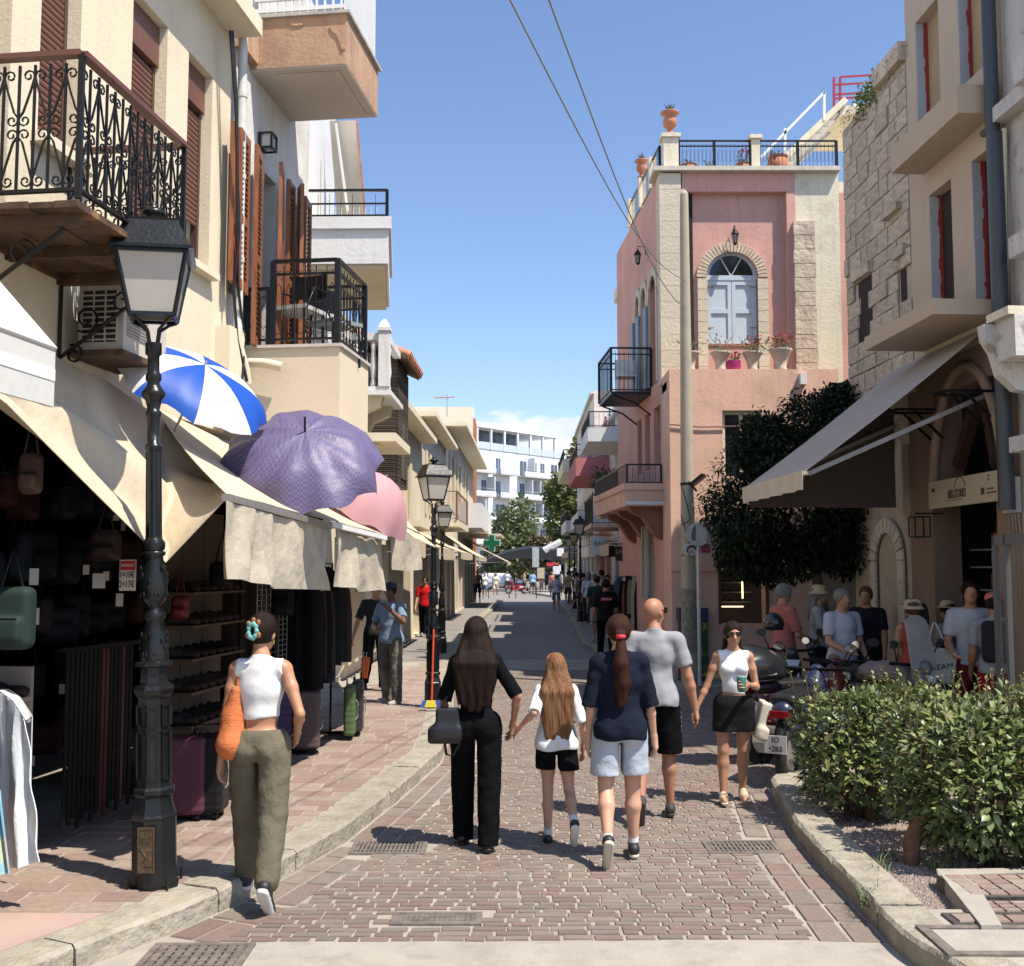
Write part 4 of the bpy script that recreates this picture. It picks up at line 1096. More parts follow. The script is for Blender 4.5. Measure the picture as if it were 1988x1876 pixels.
for i in range(nt_):
 uu = a - .33 + (b - a + .58) * (i + .5) / nt_
 put('roof_tile', MB().tube([P2(uu, -.02, zr_ + .49), P2(uu, nE + .24, zr_ + .02)], .075, 8), m_terra, ro)
wl = wall_mb(MB(), L2, Yu(20.42), Yu(22.0), 0, 5.4, .3, [(Yu(20.8), Yu(21.6), .3, 2.4)]); put('wall', wl, m_cream, E_)
m_shutc = M('cream_shutter', (.72, .62, .40), .6, .05)
def terrace(name, label, Ya, Yb, zc, tip, wallm, wins, cor_th=.14, dnf=None, ground=True):
 e = empty(name, P2(Yu((Ya + Yb) / 2), 0, 0), label, 'building')
 a, b = Yu(Ya), Yu(Yb); H = []
 for (w0, w1, z0, z1) in wins: H.append((a + w0, a + w1, z0, z1))
 G_ = []
 if ground:
  x = a + .5
  while x < b - 1.6: G_.append((x, x + 1.5, .2, 2.5)); x += 2.2
 put('wall', wall_mb(MB(), L2, a, b, 0, zc, .3, H + G_), wallm, e)
 put('near_end', MB().fb(L2, a, a + .01, -6, -.3, 0, zc - .01), wallm, e)
 put('roof', MB().fb(L2, a - .1, b, -6, tip, zc, zc + cor_th), m_creamd, e)
 for h in H:
  o = put('window', MB().fb(L2, h[0], h[1], -.2, -.15, h[2], h[3]), m_glass, e)
  put('shutter', MB().fb(L2, h[0] - (h[1] - h[0]) * .5, h[0] - .02, .01, .05, h[2], h[3]), m_shutc, o); put('shutter', MB().fb(L2, h[1] + .02, h[1] + (h[1] - h[0]) * .5, .01, .05, h[2], h[3]), m_shutc, o)
 for h in G_: put('shop_front', MB().fb(L2, h[0], h[1], -.9, -.85, h[2] - .2, h[3]), m_dark, e)
 return e
F_ = terrace('low_cream_house', 'low cream house with a flat projecting cornice beyond the timber bay', 22.0, 31.0, 5.55, .45, m_cream, [(2, 2.8, 3.2, 4.9), (5, 5.8, 3.2, 4.9)])
put('balcony', MB().fb(L2, Yu(23.5), Yu(27), 0, .75, 2.9, 3.05), m_creamd, F_)
m_tan = M('tan_plaster', (.68, .58, .45), .9, .06, 1.2, .15, 20, streak=.35)
G_ = terrace('tan_cornice_house', 'tan house with a thin slab cornice and cream shutters', 31.02, 40.0, 6.35, .42, m_tan, [(1.5, 2.3, 3.6, 5.5), (4.5, 5.3, 3.6, 5.5), (7, 7.8, 3.6, 5.5)])
put('parapet', MB().fb(L2, Yu(34.5), Yu(38), -3, -.6, 6.5, 6.85), m_tan, G_)
railing(G_, L2, [(Yu(34), 0), (Yu(34), .8), (Yu(39.5), .8)], 3.5, 4.4, .3, 'plain', M('rust_rail', (.2, .09, .06), .7), None, .06, .06)
put('balcony', MB().fb(L2, Yu(34), Yu(39.5), 0, .85, 3.3, 3.5), m_creamd, G_)
H_ = terrace('brown_shaded_house', 'tall cream house with a deep eave and white boxed balcony by the pharmacy cross', 40.02, 58.0, 7.25, .75, m_tan, [(2, 3.4, 4.2, 6.4), (6, 7.4, 4.2, 6.4), (11, 12.4, 4.2, 6.4)])
bh = MB(); bh.fb(L2, Yu(46), Yu(57), 0, 1.0, 3.7, 4.75); put('balcony', bh, m_white2, H_)
put('balcony', MB().fb(L2, Yu(54), Yu(60), 0, 1.6, 3.6, 3.7), m_tan, H_)
for k, (x, y) in enumerate(((905, 1000),)): pass
# tall blank block
W_ = empty('blank_white_block', (-6, 62, 0), 'tall windowless cream block with an orange side edge above the low houses', 'building')
xb_ = At(918, 900, 60).x; zt_ = At(850, 790, 60).z
put('wall', MB().box(-13, xb_, 60, 62, 0, zt_), M('pale_render', (.80, .72, .56), .9, .03, .3, .1, 5), W_)
put('orange_edge', MB().box(xb_, xb_ + .12, 60.3, 63, 0, zt_ - .6), M('orange_render', (.42, .16, .07), .8), W_)
pa = At(868, 780, 58)
e = empty('roof_antenna', pa - Vector((0, 0, .6)), 'tv antenna on the roof line of the blank block', 'antenna')
mb = MB(); mb.tube([pa - Vector((0, 0, .8)), pa + Vector((0, 0, .4))], .03, 5); put('mast', mb, m_alu, e)
mb = MB(); mb.bar(pa + Vector((-.7, 0, .2)), pa + Vector((.4, 0, .25)), .05)
for i in range(5): mb.bar(pa + Vector((-.6 + i * .22, -.2, .22)), pa + Vector((-.6 + i * .22, .2, .22)), .03)
put('elements', mb, M('antenna_red', (.5, .2, .12), .6), e)
# far left awnings over the shops
def simple_awning(fr, a, b, n, zw, zf, mat, label, val=.22, cat='awning', th=.02):
 e = empty('shop_awning', fr.p((a + b) / 2, n / 2, zf), label, cat)
 put('canopy', MB().sheet([[fr.p(a + (b - a) * i / 6, n * j / 4, zw + (zf - zw) * j / 4 - .04 * math.sin(j * .8)) for j in range(5)] for i in range(7)], th), mat, e)
 put('valance', MB().sheet([[fr.p(a + (b - a) * i / 20, n + .02 + .02 * math.sin(i * 1.9), zf - val * j - .02 * math.sin(i * 2.1) * j) for j in range(2)] for i in range(21)], .008), mat, e)
 put('arm', MB().bar(fr.p(a + .1, 0, zf - .1), fr.p(a + .1, n, zf - .02), .03), m_alu, e)
 return e
simple_awning(L2, Yu(17.5), Yu(22), 1.0, 2.95, 2.5, m_canvas, 'cream awning behind the second lamp post', .3)
simple_awning(L2, Yu(23.5), Yu(28), 1.15, 2.95, 2.45, m_canvas, 'cream awning behind the third lamp post', .25)
simple_awning(L2, Yu(30), Yu(35.5), 1.2, 3.0, 2.45, m_canvas, 'long cream awning under the rusty railed balcony', .2)
simple_awning(L2, Yu(38), Yu(44), 1.3, 3.2, 2.4, m_canvas, 'cream awning before the pharmacy cross', .15)
simple_awning(L2, Yu(50), Yu(58), 2.0, 3.4, 2.3, m_canvas, 'furthest cream awning below the pharmacy cross', .15)
# pharmacy cross
pc = At(955, 1054, 50); s_ = .40
e = empty('pharmacy_cross', pc, 'green pharmacy cross with a white outline hanging over the far pavement', 'sign')
def cross(r, w_, y0, y1, m_):
 mb = MB(); q = [(-w_, r), (w_, r), (w_, w_), (r, w_), (r, -w_), (w_, -w_), (w_, -r), (-w_, -r), (-w_, -w_), (-r, -w_), (-r, w_), (-w_, w_)]
 mb.extr([pc + Vector((x, y0, z)) for x, z in q], (0, y1 - y0, 0)); return mb
put('outline', cross(s_, s_ * .38, -.02, .1, 0), M('cross_white', (.6, .7, .62), .5), e)
put('face', cross(s_ * .88, s_ * .27, -.05, -.022, 0), M('cross_green', (.0, .14, .05), .4), e)
put('bracket', MB().tube([pc + Vector((0, .04, s_)), pc + Vector((-.05, .04, s_ + .12)), pc + Vector((-1.0, .04, s_ + .1))], .02, 5), m_alu, e)
# ---------------- goods and fittings of the leather shop
m_gb = M('goods_black', (.007, .007, .008), .6, .2, 10, .2, 30, spec=.15)
def soft_obj(name, build, mat, parent, h=.012, T=None, base=None):
 s = Soft(h); build(s); mb = MB(); s.mesh(mb, T)
 return put(name, mb, mat, parent, base) if mb.v else None
def suitcase(loc, w_, d_, h_, rz, mat, label):
 e = empty('suitcase', loc, label, 'suitcase', rz=rz)
 s = Soft(.014); s.box((0, 0, h_ / 2 + .05), (w_ / 2, d_ / 2, h_ / 2), .035)
 s.wave(lambda X, Y_, Z: -.004 * (np.sin(Z * 95) > .2) * np.ones_like(X + Y_))
 mb = MB(); s.mesh(mb); put('shell', mb, mat, e, local=True)
 put('handle', MB().tube([(-w_ * .3, 0, h_ + .04), (-w_ * .3, 0, h_ + .13), (w_ * .3, 0, h_ + .13), (w_ * .3, 0, h_ + .04)], .009, 5), m_gb, e, local=True)
 put('side_handle', MB().tube([(w_ / 2, -.03, h_ * .4), (w_ / 2 + .025, -.03, h_ * .45), (w_ / 2 + .025, -.03, h_ * .75), (w_ / 2, -.03, h_ * .8)], .008, 5), m_alu, e, local=True)
 for x in (-1, 1):
  for y in (-1, 1):
   put('wheel', MB().tube([(x * (w_ / 2 - .05) - .012, y * (d_ / 2 - .04), .03), (x * (w_ / 2 - .05) + .012, y * (d_ / 2 - .04), .03)], .028, 10), m_gb, e, local=True)
def sc_(x, y): p = G(x, y, ZK); return p
suitcase(sc_(350, 1592), .36, .24, .56, R(10), M('case_plum', (.10, .03, .05), .4, .05, spec=.25), 'plum ribbed suitcase just behind the near lamp post')
suitcase(sc_(398, 1588), .30, .24, .56, R(0), M('case_black', (.012, .012, .013), .45, spec=.2), 'black suitcase beside the plum one')
suitcase(sc_(546, 1462), .30, .26, .60, R(5), M('case_violet', (.09, .045, .14), .4), 'violet suitcase half hidden by the woman in the white top')
suitcase(sc_(594, 1462), .27, .30, .58, R(8), M('case_taupe', (.09, .06, .055), .5), 'taupe suitcase at the edge of the shop display')
suitcase(sc_(679, 1436), .12, .28, .54, R(4), M('case_green', (.085, .14, .05), .4), 'olive green suitcase at the end of the display')
suitcase(sc_(694, 1428), .12, .30, .56, R(4), M('case_dark', (.035, .03, .032), .4), 'dark grey suitcase beside the olive green one')
# racks of black garments
def rack(u0, u1, n, z1, label, seed, cols):
 e = empty('clothes_rack', P1((u0 + u1) / 2, n, ZK), label, 'clothes rack')
 mb = MB(); mb.tube([P1(u0, n, ZK), P1(u0, n, z1), P1(u1, n, z1), P1(u1, n, ZK)], .012, 6)
 mb.bar(P1(u0, n - .25, ZK + .03), P1(u0, n + .25, ZK + .03), .03); mb.bar(P1(u1, n - .25, ZK + .03), P1(u1, n + .25, ZK + .03), .03)
 put('frame', mb, m_gb, e); r = random.Random(seed)
 k = int((u1 - u0) / .09)
 for i in range(k):
  uu = u0 + .06 + i * (u1 - u0 - .1) / k; L_ = r.uniform(.85, 1.25); w2 = r.uniform(.2, .27)
  g_ = [[P1(uu + .03 * math.sin(j * 2.2 + i) + (0 if kk else .0), n + (j - 3) / 3 * w2 * (.45 + .55 * min(1, kk * .8)), z1 - .03 - (L_ * kk / 4) - (.10 * abs(j - 3) / 3 if kk == 0 else 0)) for j in range(7)] for kk in range(5)]
  put('garment', MB().sheet(g_, .03), cols[r.randrange(len(cols))], e)
gm = [m_gb, M('goods_navy', (.012, .014, .02), .8), M('goods_brown', (.03, .017, .012), .6)]
rack(1.1, 2.35, .35, 2.05, 'rack of black jackets standing out under the hanging cloths', 2, gm)
rack(.35, 1.0, .05, 2.1, 'rack of dark bags behind the wire panel', 5, gm)
# belts on a rack
e = empty('belt_rack', P1(-2.5, .0, ZK), 'rack of hanging leather belts in the dark of the shop', 'belt rack')
put('rail', MB().bar(P1(-2.75, .0, 1.45), P1(-1.75, .1, 1.45), .03), m_gb, e)
mr = M('belt_red', (.045, .009, .006), .5)
for i in range(16):
 uu = -2.7 + i * .06
 put('belt', MB().fb(L1, uu, uu + .04, .03, .04, .25 + .04 * (i % 3), 1.44), mr if i in (8, 9, 13) else m_gb, e)
# wire grid panel
e = empty('wire_grid', P1(.2, .3, 1.2), 'black wire grid display panel under the first hanging cloth', 'display panel')
ga, gb = kp(500, 1140, .3), kp(556, 1290, .3)
mb = MB()
for i in range(8):
 uu = ga[0] + (gb[0] - ga[0]) * i / 7; mb.bar(P1(uu, .3, gb[2]), P1(uu, .3, 2.0), .006)
for i in range(20):
 z_ = gb[2] + (2.0 - gb[2]) * i / 19; mb.bar(P1(ga[0], .3, z_), P1(gb[0], .3, z_), .006)
put('wires', mb, m_alu, e)
# cream panel wall with shoe shelves
e = empty('shoe_shelf', P1(-.9, -.05, ZK), 'shoe shelves against the cream panel inside the leather shop', 'shelf')
mp = M('shop_panel', (.14, .10, .07), .8, .1, 3)
for i in range(3): put('panel', MB().fb(L1, -1.05 + i * .45, -.62 + i * .45, -.12, -.1, ZK + i * .0, 2.5), mp, e)
def shoe_mb(h=.011, kind=0):
 s = Soft(h)
 s.cone((0, -.09, .035), (0, .10, .028), .036, .032, .03).cone((0, -.09, .07), (0, -.02, .06), .034, .032, .03).ell((0, .08, .035), (.042, .07, .03), .03)
 if kind == 0: s.ell((0, -.07, .11), (.028, .035, .04), .02, neg=True)
 s.cut(lambda X, Y_, Z: .004 - Z + 0 * X + 0 * Y_)
 mb = MB(); s.mesh(mb); return mb
shoe_me = shoe_mb().mesh('shoe', [M('shoe_dark', (.022, .012, .010), .55, .1, orand=.6, spec=.2)])
shoe_white = shoe_mb().mesh('shoe', [M('shoe_white', (.5, .5, .48), .6)])
for k in range(6):
 z_ = .45 + k * .27
 sh = put('shelf_board', MB().fb(L1, -1.1, .05, -.09, .22, z_ - .02, z_), M('shelf_wood', (.09, .05, .03), .6, .1), e)
for k in range(6):
 for j in range(6):
  q = P1(-1.0 + j * .17, .08, .45 + k * .27); o = link(bpy.data.objects.new('shoe', shoe_me)); o.location = q; o.rotation_euler = (0, 0, R(-82 + rnd.uniform(-8, 8)))
  tag(o, 'dark shoe on the %s shelf board by the cream panel' % ['lowest', 'second', 'third', 'fourth', 'fifth', 'topmost'][k], 'shoe', 'shoes on the %s shelf of the leather shop' % ['lowest', 'second', 'third', 'fourth', 'fifth', 'topmost'][k])
# left shelf unit near the towel
e = empty('shoe_rack', P1(-4.5, -.1, ZK), 'pale framed shoe rack in the dark doorway at the far left', 'shelf')
xa = kp(-60, 1300, .02); xb = kp(72, 1300, .02)
for q in (xb[0], xb[0] - .9): put('upright', MB().fb(L1, q - .03, q, -.3, .0, ZK, xb[2] + .02), M('rack_beige', (.33, .27, .21), .7), e)
for k in range(5):
 z_ = .35 + k * .27
 if z_ < xb[2] + .05: put('shelf_board', MB().fb(L1, xb[0] - .9, xb[0] - .03, -.3, .0, z_, z_ + .03), M('rack_beige', (.33, .27, .21), .7), e)
for k in range(4):
 for j in range(5):
  o = link(bpy.data.objects.new('sandal', shoe_me)); o.location = P1(xb[0] - .12 - j * .17, -.12, .385 + k * .27); o.rotation_euler = (0, 0, R(-82))
  tag(o, 'brown sandal on the %s board of the beige rack at the far left' % ['lowest', 'second', 'third', 'top'][k], 'shoe', 'sandals on the %s board of the beige rack' % ['lowest', 'second', 'third', 'top'][k])
o = link(bpy.data.objects.new('trainer', shoe_white)); p_ = G(170, 1495, .3); o.location = p_; o.rotation_euler = (.2, 0, R(-60)); tag(o, 'white trainer low in the dark shop doorway', 'shoe')
put('display_step', MB().fb(L1, -4.6, -3.2, -.9, -.15, ZK, .42), M('step_wood', (.10, .05, .03), .7), A_)
# hanging goods
def card(x, y, n, w_, h_, mat, label, name='price_tag', rz=0.):
 u_, z_ = L1.pix(x, y, n); c = P1(u_, n, z_)
 e = empty(name, c, label, 'price tag' if name == 'price_tag' else 'sign')
 mb = MB(); mb.box(-w_ / 2, w_ / 2, -.002, .002, -h_ / 2, h_ / 2)
 o = put('card', mb, mat, e, local=True); put('string', MB().tube([(0, 0, h_ / 2), (0, 0, h_ / 2 + .12)], .002, 4), m_gb, e, local=True)
 return e, c
m_card = M('card_white', (.55, .48, .42), .7)
for x, y, w_, h_, l_ in ((66, 1120, .055, .10, 'yellow topped price tag hanging by the green backpack'), (67, 1197, .055, .10, 'cream price tag with a black figure below the yellow topped one'), (192, 1128, .085, .10, 'tilted pale card hanging left of the belt sign'), (232, 1165, .05, .09, 'small brown tag below the belt sign'), (537, 1110, .05, .09, 'white tag on a cap beneath the hanging cloth')):
 card(x, y, .2, w_, h_, m_card, l_)
e, c = card(248, 1117, .3, .115, .215, M('sign_white', (.72, .66, .56), .7), 'red and white price sign for leather belts hanging left of the lamp post', 'price_sign')
put('red_band', MB().box(-.053, .053, -.004, -.0025, .035, .10), M('sign_red', (.55, .02, .02), .6), e, local=True)
mk = M('ink_black', (.01, .01, .01), .6); mwk = M('ink_white', (.75, .72, .7), .6)
T = facing((0, -.005, .068), (1, 0, 0)); put('lettering', text_mb('LEATHER BELT', .022, T, 0, .0006, bold=True, sx=.62), mwk, e, local=True)
for i, t_ in enumerate(('1=10€', '2=17€')): put('lettering', text_mb(t_, .062, facing((-.004, -.003, .002 - .066 * i), (1, 0, 0)), 0, .0006, bold=True, sx=.62), mk, e, local=True)
def bag(x, y, n, w_, h_, d_, mat, label, name='hanging_bag'):
 u_, z_ = L1.pix(x, y, n); c = P1(u_, n, z_); e = empty(name, c, label, 'bag')
 s = Soft(.014); s.box((0, 0, 0), (w_ / 2, d_ / 2, h_ / 2), .05, .03).box((0, -d_ / 2, -h_ * .18), (w_ * .36, .04, h_ * .2), .03, .02)
 mb = MB(); s.mesh(mb); put('body', mb, mat, e, local=True)
 put('strap', MB().tube([(-w_ * .25, 0, h_ / 2 - .01), (0, 0, h_ / 2 + .22), (w_ * .25, 0, h_ / 2 - .01)], .008, 5), mat, e, local=True)
 put('zip', MB().bar((-w_ * .3, -d_ / 2 - .035, 0), (w_ * .3, -d_ / 2 - .035, 0), .006), m_gb, e, local=True)
bag(22, 1200, .25, .26, .36, .14, M('backpack_green', (.02, .036, .03), .7, spec=.2), 'dark green backpack hanging at the far left of the shop', 'backpack')
bag(60, 920, .3, .16, .26, .06, M('bag_tan', (.07, .04, .028), .6), 'brown flip flop shaped bag under the sagging canvas')
bag(205, 1060, .1, .22, .22, .1, M('bag_mid', (.03, .014, .01), .6), 'dark brown handbag hanging deep in the shop')
bag(350, 1180, .1, .16, .2, .08, M('bag_red', (.16, .015, .02), .5), 'small red patterned bag right of the lamp post')
bag(430, 1115, .35, .2, .22, .1, m_gb, 'black satchel hanging by the corner of the canvas')
bag(548, 1165, .4, .22, .3, .1, m_gb, 'black backpack hanging behind the wire grid panel')
mcap = m_gb
# beach towels on a rail at the left edge
e = empty('beach_towel', G(20, 1680, ZK), 'pale watercolour beach towel draped over a rail at the left edge', 'towel')
mt = M('towel_print', (.80, .79, .77), .9, .05, 3, .3, 60, col2=(.60, .70, .76), mixs=2.6, mixw=.12, mixc=.56)
Yt = 6.15; a_ = [At(-160, 1350, Yt + .6), At(0, 1345, Yt), At(25, 1362, Yt - .05), At(50, 1400, Yt - .08)]
b_ = [At(-160, 1690, Yt + .7), At(8, 1690, Yt + .05), At(38, 1685, Yt - .08), At(78, 1672, Yt - .1)]
g_ = []
for i in range(31):
 t_ = i / 30 * 3; k = min(int(t_), 2); f_ = t_ - k; A1, B1 = a_[k].lerp(a_[k + 1], f_), b_[k].lerp(b_[k + 1], f_)
 g_.append([A1.lerp(B1, j / 14) + Vector((.01 * math.sin(j + i), .035 * math.sin(i * .55 + .3 * math.sin(i)) * (j / 14) ** .7, 0)) for j in range(15)])
put('cloth', MB().sheet(g_, .006), mt, e)
q = [At(-160, 1352, Yt + 1.2), At(52, 1402, Yt + .35)]
put('back_fold', MB().sheet([[a_[k] + Vector((0, 0, .004)), a_[k] + Vector((-.12, .35, -.02)), a_[k] + Vector((-.14, .42, -.8))] for k in range(4)], .006), mt, e)
put('rail', MB().tube([a_[0] + Vector((-.06, .17, -.02)), a_[3] + Vector((-.06, .17, -.02))], .015, 6), m_alu, e)
e = empty('turquoise_towel', G(-10, 1690, ZK), 'turquoise printed towel hanging in front of the pale one', 'towel')
a2 = [At(-160, 1480, Yt - .35), At(-30, 1450, Yt - .3), At(0, 1560, Yt - .28)]; b2 = [At(-160, 1700, Yt - .3), At(-10, 1698, Yt - .28), At(18, 1698, Yt - .25)]
g_ = [[a2[min(int(i / 10), 1)].lerp(a2[min(int(i / 10), 1) + 1], i / 10 - min(int(i / 10), 1)).lerp(b2[min(int(i / 10), 1)].lerp(b2[min(int(i / 10), 1) + 1], i / 10 - min(int(i / 10), 1)), j / 8) + Vector((0, .03 * math.sin(i * .8), 0)) for j in range(9)] for i in range(21)]
put('cloth', MB().sheet(g_, .006), M('towel_turq', (.25, .55, .68), .9, .1, 3, .2, 50, col2=(.75, .68, .42), mixs=4, mixw=.04, mixc=.56), e)
# dense rows of dark bags, belts and shoes that fill the shop mouth
bm = [M('bagm_%d' % i, c, .6, .15, 8, spec=.12) for i, c in enumerate(((.006, .006, .007), (.018, .009, .006), (.007, .009, .013), (.024, .006, .006), (.011, .010, .009)))]
bl_ = [MB() for _ in range(3)]
for q, (w_, h_, d_) in enumerate(((.30, .26, .12), (.22, .34, .12), (.38, .22, .14))):
 Soft(.018).box((0, 0, 0), (w_ / 2, d_ / 2, h_ / 2), .05, .03).box((0, -d_ / 2, -h_ * .15), (w_ * .34, .035, h_ * .22), .03, .02).mesh(bl_[q]); bl_[q].tube([(-w_ * .3, 0, h_ * .45), (-w_ * .2, 0, h_ * .9), (w_ * .2, 0, h_ * .9), (w_ * .3, 0, h_ * .45)], .008, 5)
bme = [[b.mesh('hanging_bag', [m]) for m in bm] for b in bl_]
tagm = MB().box(-.022, .022, -.002, .002, -.035, .035).mesh('price_tag', [m_card])
nm = ['black', 'dark brown', 'dark blue', 'oxblood', 'dark grey']; tn = ['lowest', 'low', 'middle', 'upper', 'highest']; nn_ = 0
for row, (n_, z_) in enumerate(((-.55, .75), (-.45, 1.2), (-.35, 1.62), (-.25, 2.05), (-.2, 2.5))):
 for i in range(13):
  u_ = -4.7 + i * .30 + rnd.uniform(-.05, .05); ci = rnd.randrange(5)
  o = link(bpy.data.objects.new('hanging_bag', bme[rnd.randrange(3)][ci])); o.location = P1(u_, n_ + rnd.uniform(-.08, .08), z_ + rnd.uniform(-.06, .06)); o.rotation_euler = (0, 0, R(rnd.uniform(-40, 60)))
  tag(o, '%s bag in the %s row hanging in the dark leather shop' % (nm[ci], tn[row]), 'bag', '%s bags in the %s row of the leather shop' % (nm[ci], tn[row]))
  if rnd.random() < .3: inst('price_tag', tagm, o, (.03, -.14, -.12), 0)
# ================================================================== RIGHT SIDE
PR = R1.p
m_beige = M('beige_render', (.60, .46, .33), .9, .04, .8, .1, 30, streak=.2)
m_beiged = M('beige_slab', (.58, .44, .31), .88, .04, 1, .08, 30)
m_foam = M('reveal_white', (.55, .56, .58), .8, .06, 4)
m_redpaint = M('red_filler', (.42, .05, .04), .7, .1, 9)
m_ply = M('plywood', (.48, .32, .17), .8, .1, 3)
m_oldw = M('old_whitewash', (.66, .62, .57), .92, .08, 2, .4, 18, col2=(.40, .33, .28), mixs=3.5, mixw=.05, mixc=.64, streak=.5)
m_stone = M('limestone_block', (.70, .57, .42), .93, .14, 5, .6, 14, col2=(.46, .36, .27), mixs=3.2, mixw=.14, mixc=.54, orand=.12)
m_stone2 = M('limestone_joint', (.52, .42, .31), .95, .15, 6, .5, 30)
m_paleq = M('pale_quoin', (.70, .60, .45), .9, .08, 5, .4, 22, col2=(.55, .46, .34), mixs=5, mixw=.1, mixc=.6, orand=.07)
m_pink = M('pink_plaster', (.70, .38, .305), .9, .07, 1.1, .25, 22, col2=(.60, .34, .275), mixs=1.3, mixw=.1, mixc=.56, streak=.35)
m_pinkl = M('salmon_plaster', (.80, .50, .365), .9, .06, 1.2, .2, 20, col2=(.62, .40, .32), mixs=1.5, mixw=.08, mixc=.62, streak=.3)
m_creamw = M('cream_stucco', (.80, .71, .53), .92, .05, 1.5, .25, 18, col2=(.60, .50, .36), mixs=2, mixw=.1, mixc=.62, streak=.5)
m_gaw = M('grey_awning', (.52, .43, .35), .85, .04, 2, .15, 20, streak=.2)
m_gawf = M('awning_fascia', (.66, .56, .43), .8, .05)
m_dgrey = M('dark_grey_pipe', (.06, .07, .08), .4, .08)
pu = lambda x, y, n=0.: R1.pix(x, y, n)
# ---- house under renovation
bR = empty('beige_house', PR(0, 0, 0), 'beige rendered house under renovation with red edged window openings and thick slabs', 'building')
ue = pu(1758, 100)[0]; un = pu(1950, 200)[0]
w1 = (pu(1827, 213)[0], pu(1779, 150)[0]); w2 = (pu(1916, 120)[0], pu(1862, 120)[0])
z_s1 = pu(1730, 338, .42)[1]; z_s1t = z_s1 + .32
w1z = (pu(1781, 252)[1], pu(1775, 48)[1]); w2z = (w1z[0], w1z[1])
v1 = (pu(1849, 450)[0], pu(1805, 450)[0]); v2 = (pu(1934, 400)[0], pu(1888, 400)[0])
z_s2 = 4.70; z_s2t = pu(1812, 579, .75)[1]
vz = (z_s2t, pu(1804, 380)[1])
holes = [(w1[0], w1[1], *w1z), (w2[0], w2[1], *w2z), (v1[0], v1[1], *vz), (v2[0], v2[1], *vz)]
put('wall', wall_mb(MB(), R1, un, ue, 4.5, 9.5, .15, holes), m_beige, bR)
put('far_corner', MB().fb(R1, ue - .01, ue, -4, -.28, 6, 9.5), m_beige, bR)
for i, h in enumerate(holes):
 mb = MB(); mb.fb(R1, h[1] - .012, h[1] - .002, -.115, -.002, h[2], h[3] - .002); o = put('window', mb, m_foam, bR, label=['opening boarded with plywood', 'opening boarded with plywood', 'open dark window hole', 'open dark window hole'][i])
 mb = MB(); zz = h[2]; r = random.Random(i)
 while zz < h[3]:
  dz = r.uniform(.05, .16); mb.fb(R1, h[1] - .03, h[1] - .013, -.149, -.125 + r.uniform(0, .03), zz, min(zz + dz, h[3])); zz += dz
 put('red_filler', mb, m_redpaint, o)
 put('infill', MB().fb(R1, h[0], h[1], -.175, -.151, h[2], h[3]), m_ply if i < 2 else M('hollow_dark', (.035, .022, .018), .9), o)
put('room', MB().fb(R1, un, ue, -2.5, -2.45, 4.5, 9), m_dark, bR)
u_s1 = (pu(1859, 213, .42)[0], pu(1730, 338, .42)[0])
put('upper_slab', MB().fb(R1, u_s1[0], u_s1[1], .0, .42, z_s1, z_s1t), m_beiged, bR)
u_s2 = (pu(1812, 610, .75)[0], pu(1679, 681, .75)[0])
put('lower_slab', MB().fb(R1, u_s2[0], u_s2[1], .0, .75, z_s2, z_s2t), m_beiged, bR)
# arcade below
ush = (pu(1937, 1100)[0], pu(1812, 1100)[0]); ud = (pu(1745, 1100)[0], pu(1703, 1100)[0])
uar = (pu(1952, 900)[0], pu(1815, 900)[0])
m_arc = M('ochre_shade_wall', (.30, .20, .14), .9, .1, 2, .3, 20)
ust = pu(1637, 300)[0]
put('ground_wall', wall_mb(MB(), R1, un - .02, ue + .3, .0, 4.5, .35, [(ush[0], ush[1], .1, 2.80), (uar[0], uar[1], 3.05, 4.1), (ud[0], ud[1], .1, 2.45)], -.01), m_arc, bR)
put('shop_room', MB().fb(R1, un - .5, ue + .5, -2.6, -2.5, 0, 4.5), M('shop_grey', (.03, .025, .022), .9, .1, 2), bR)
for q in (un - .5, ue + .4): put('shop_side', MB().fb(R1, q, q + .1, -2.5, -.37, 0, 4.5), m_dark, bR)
# pointed arch of dark timber over the shop
am = MB(); uc_ = (uar[0] + uar[1]) / 2; hw = (uar[1] - uar[0]) / 2
for sg in (-1, 1):
 pts = [PR(uc_ + sg * hw * (1 - (i / 8) ** 1.6), .02, 3.05 + 1.25 * math.sin(i / 8 * math.pi / 2)) for i in range(9)]
 am.tube(pts, .06, 6)
put('arch_rib', am, M('arch_stone', (.40, .27, .18), .9, .1, 5, .3, 30), bR)
for a_, b_ in (((1830, 905), (1868, 760)), ((1880, 770), (1905, 905)), ((1925, 800), (1900, 905))):
 put('timber_brace', MB().bar(PR(pu(*a_)[0], -.2, pu(*a_)[1]), PR(pu(*b_)[0], -.2, pu(*b_)[1]), .12), m_frameb, bR)
# arched door surround
ac = (ud[0] + ud[1]) / 2; hw = (ud[1] - ud[0]) / 2
for i in range(11):
 t0_, t1_ = math.pi * i / 11 + .02, math.pi * (i + 1) / 11 - .02
 P_ = [(ac + math.cos(t) * r_, 2.1 + math.sin(t) * r_) for t, r_ in ((t0_, hw), (t1_, hw), (t1_, hw + .2), (t0_, hw + .2))]
 put('voussoir', MB().extr([PR(a, .0, z) for a, z in P_], R1.nv * .03), m_paleq, bR)
for k in range(7):
 for q in (ud[0] - .2, ud[1]): put('jamb_stone', MB().fb(R1, q, q + .2, .0, .03, .12 + k * .283, .12 + (k + 1) * .283 - .012), m_paleq, bR)
put('door_panel', MB().fb(R1, ud[0], ud[1], -.34, -.3, .1, 2.45), m_frameb, bR)
